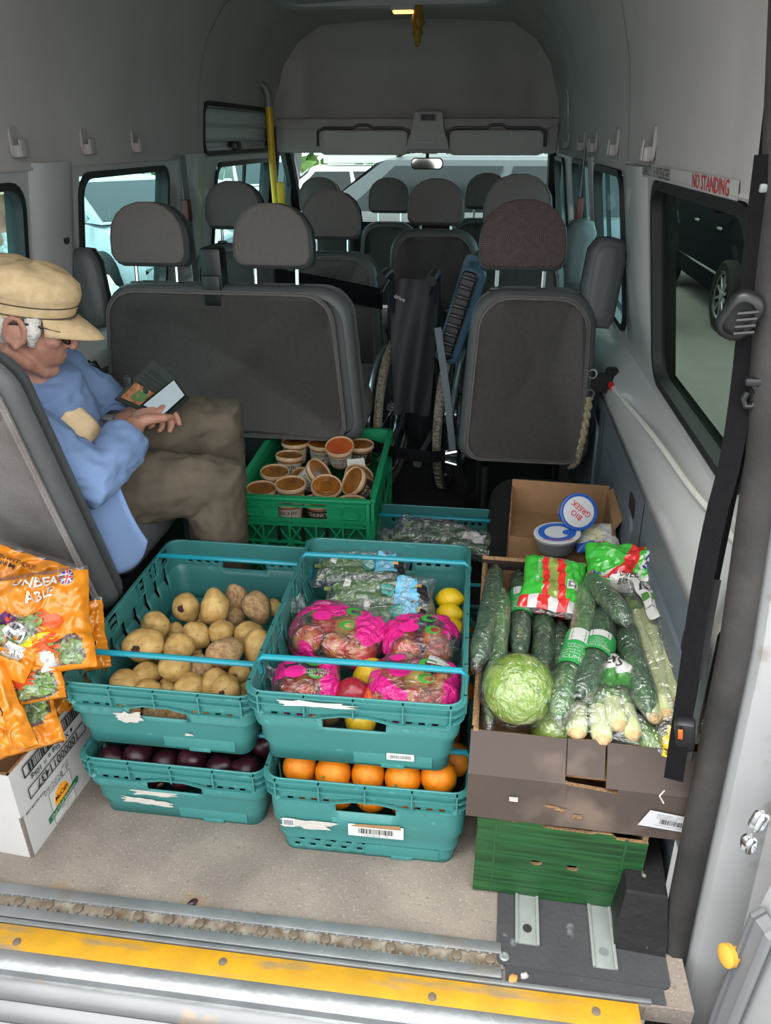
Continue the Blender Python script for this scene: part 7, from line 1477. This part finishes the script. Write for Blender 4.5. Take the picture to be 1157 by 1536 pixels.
b.tube([H3(.100, -.008, .004), H3(.106, 0, .006), H3(.100, .008, .004)], .0024, 6); b.build('spectacles', gl, man); man.children[-1]['kind'] = 'stuff'
for s_ in (-1, 1):
    b = MB(); b.add([H3(.101 - .012 * abs(math.cos(a)) ** 2, s_ * .033 + .025 * math.cos(a), -.004 + .017 * math.sin(a)) for a in [6.283 * k / 18 for k in range(18)]], [tuple(range(18))]); b.build('lens', M_['glass_w'], man)
    e_ = blob(lambda d: d, 12, 8); b = MB(); b.add(e_.v, e_.f, HM @ TR(.082, s_ * .032, .002) @ Matrix.Scale(.0125, 4)); b.build('eye', M_['white_p'], man); b = MB(); b.add(e_.v, e_.f, HM @ TR(.0915, s_ * .032, -.002) @ Matrix.Scale(.005, 4)); b.build('iris', mat('iris', '#4a5a5e', .2), man)
b = MB(); wd = (WL - EL_).normalized(); wx = wd.orthogonal().normalized(); wy = wd.cross(wx); wc = WL - wd * .02
b.tube([wc + (wx * math.cos(a) + wy * math.sin(a)) * .031 for a in [6.283 * k / 16 for k in range(16)]], .007, 6, loop=True); b.build('watch_strap', M_['blackp'], man); b = MB(); b.box(wc + V((-.005, -.02, .026)), (.03, .03, .01), r=.004); b.build('watch_case', M_['steel'], man)

# phone in an opened wallet case, held in both hands
t = thing('phone', 'phone with lit screen in an open dark wallet case held by the seated person', 'phone', (-.80, 1.76, .735)); PP = V((-.80, 1.76, .735))
A_, B_, C_, S_, E_, F_ = [V(p) - PP for p in ((-.911, 1.74, .722), (-.846, 1.84, .793), (-.783, 1.82, .751), (-.837, 1.71, .708), (-.747, 1.80, .713), (-.771, 1.69, .690))]
def plate(p, n_off, th, m, name, parent, k=1., base=0.):
    c = sum(p, V((0, 0, 0))) / 4; q = [c + (x - c) * k for x in p]; n_ = (q[1] - q[0]).cross(q[3] - q[0]).normalized()
    if n_.y > 0: n_ = -n_
    b = MB(); b.loft([[x + n_ * (base) for x in q], [x + n_ * (base + th) for x in q]]); return b.build(name, m, parent, False)
csm = mat('dark_green_wallet', '#2c3430', .5, var=.15, scale=40)
plate([A_, B_, C_, S_], 0, .005, csm, 'case_cover', t, 1.06); plate([S_, C_, E_, F_], 0, .012, csm, 'case_back', t, 1.06, -.004)
scm = bpy.data.materials.new('lit_phone_screen'); scm.use_nodes = True; q_ = scm.node_tree.nodes['Principled BSDF']; q_.inputs['Base Color'].default_value = (.22, .26, .28, 1); q_.inputs['Emission Color'].default_value = (.62, .75, .8, 1); q_.inputs['Emission Strength'].default_value = .09; q_.inputs['Roughness'].default_value = .1
ph = plate([S_, C_, E_, F_], 0, .004, M_['blackp'], 'handset', t, .95, .008); plate([S_, C_, E_, F_], 0, .0006, scm, 'screen', ph, .86, .0122)
lp = lambda u, v: (A_.lerp(B_, v)).lerp(S_.lerp(C_, v), u)
plate([lp(.12, .05), lp(.12, .46), lp(.9, .46), lp(.9, .05)], 0, .001, mat('picture_card', '#b98058', .5, var=.5, scale=60, hex2='#7a4a32'), 'picture_card', t, 1, .0055); plate([lp(.42, .12), lp(.42, .34), lp(.85, .34), lp(.85, .12)], 0, .001, mat('green_card_patch', '#4f7a48', .5), 'card_picture', t, 1, .007)
for k in (.52, .62, .72): plate([lp(.05, k), lp(.05, k + .03), lp(.92, k + .03), lp(.92, k)], 0, .0015, mat('wallet_slot', '#3a4440', .5) if k == .52 else bpy.data.materials['wallet_slot'], 'card_slot', t, 1, .005)
b = MB(); b.box(A_.lerp(B_, .42) + V((-.008, -.004, .006)), (.022, .018, .03), r=.005); b.build('clasp', csm, t)

# person standing outside beyond the rear left window
t = thing('person', 'person in a pale patterned top standing outside the left rear window', 'person', (-2.75, 4.25, GZ))
pt = mat('pale_patterned_top', '#c9d3cf', .85, var=.5, scale=60, hex2='#8fa39c')
skinmesh([('t', [V((0, 0, .85)), V((0, 0, 1.1)), V((0, 0, 1.35)), V((0, 0, 1.46))], [.15, .15, .16, .08], 14), ('t', [V((0, 0, 1.4)), V((0, 0, 1.55))], [.06, .055]), ('e', TR(.01, 0, 1.64) @ Matrix.Diagonal((.095, .08, .12, 1))), ('t', [V((.10, 0, 1.63)), V((.115, 0, 1.61))], [.012, .014]), ('t', [V((0, -.19, 1.40)), V((.02, -.24, 1.12)), V((.2, -.2, .95))], [.055, .045, .032]), ('t', [V((0, .19, 1.40)), V((.02, .24, 1.12)), V((.2, .2, .95))], [.055, .045, .032]), ('t', [V((0, -.18, 1.41)), V((0, .18, 1.41))], [.06, .06]), ('t', [V((0, -.09, .9)), V((.02, -.1, .48)), V((-.02, -.1, .06))], [.09, .06, .045]), ('t', [V((0, .09, .9)), V((.02, .1, .48)), V((-.02, .1, .06))], [.09, .06, .045]), ('t', [V((-.04, -.1, .05)), V((.14, -.1, .04))], [.04, .035]), ('t', [V((-.04, .1, .05)), V((.14, .1, .04))], [.04, .035])] + [('t', [V((.2, s_ * .2, .95)), V((.26, s_ * .19, .92)), V((.30, s_ * .18, .90))], [.03, .034, .02]) for s_ in (-1, 1)] + [('t', [V((.25, s_ * (.165 + .02 * k), .925)), V((.33, s_ * (.15 + .02 * k), .89))], [.010, .007], 6) for s_ in (-1, 1) for k in range(4)], .012, 'body', skin, t, smooth=2)
skinmesh([('t', [V((0, 0, .72)), V((0, 0, 1.1)), V((0, 0, 1.36)), V((0, 0, 1.46))], [.19, .175, .185, .09], 14), ('t', [V((0, -.19, 1.40)), V((.02, -.24, 1.12)), V((.12, -.22, 1.03))], [.075, .065, .06]), ('t', [V((0, .19, 1.40)), V((.02, .24, 1.12)), V((.12, .22, 1.03))], [.075, .065, .06])], .014, 'top', pt, t, wrinkle=wr_(.01, 9)); skinmesh([('t', [V((0, -.09, .92)), V((.02, -.1, .48)), V((-.02, -.1, .1))], [.11, .085, .07]), ('t', [V((0, .09, .92)), V((.02, .1, .48)), V((-.02, .1, .1))], [.11, .085, .07])], .014, 'trousers', trm, t)
b = MB(); b.lathe([(.17, 1.66), (.165, 1.675), (.105, 1.70), (.10, 1.76), (.07, 1.79), (0, 1.795)], 20, TR(.01, 0, 0), True, False); b.build('sun_hat', capm, t)
import OpenImageIO as oiio, numpy as np, sys
b=oiio.ImageBuf('/workdir/render_main.png'); a=b.get_pixels(oiio.UINT8)[:,:,:3]; h,w=a.shape[:2]
pts=dict(linerL=(100,100),linerR=(1000,100),bulk=(630,130),bench=(330,500),single=(780,560),floor=(500,1330),jamb=(1130,900),pillarL=(60,300),pillarR=(950,400),crate=(560,1100),winL=(170,300),yellow=(600,1440),brown=(800,1160),greybk=(60,740),visor=(740,205),head=(405,350),lower=(960,700),sky=(540,250),whitebox=(60,1230),lettuce=(780,1050))
for n,(x,y) in pts.items():
    X,Y=int(x*w/1157),int(y*h/1536); print('%-9s'%n,a[Y-3:Y+4,X-3:X+4].reshape(-1,3).mean(0).astype(int))
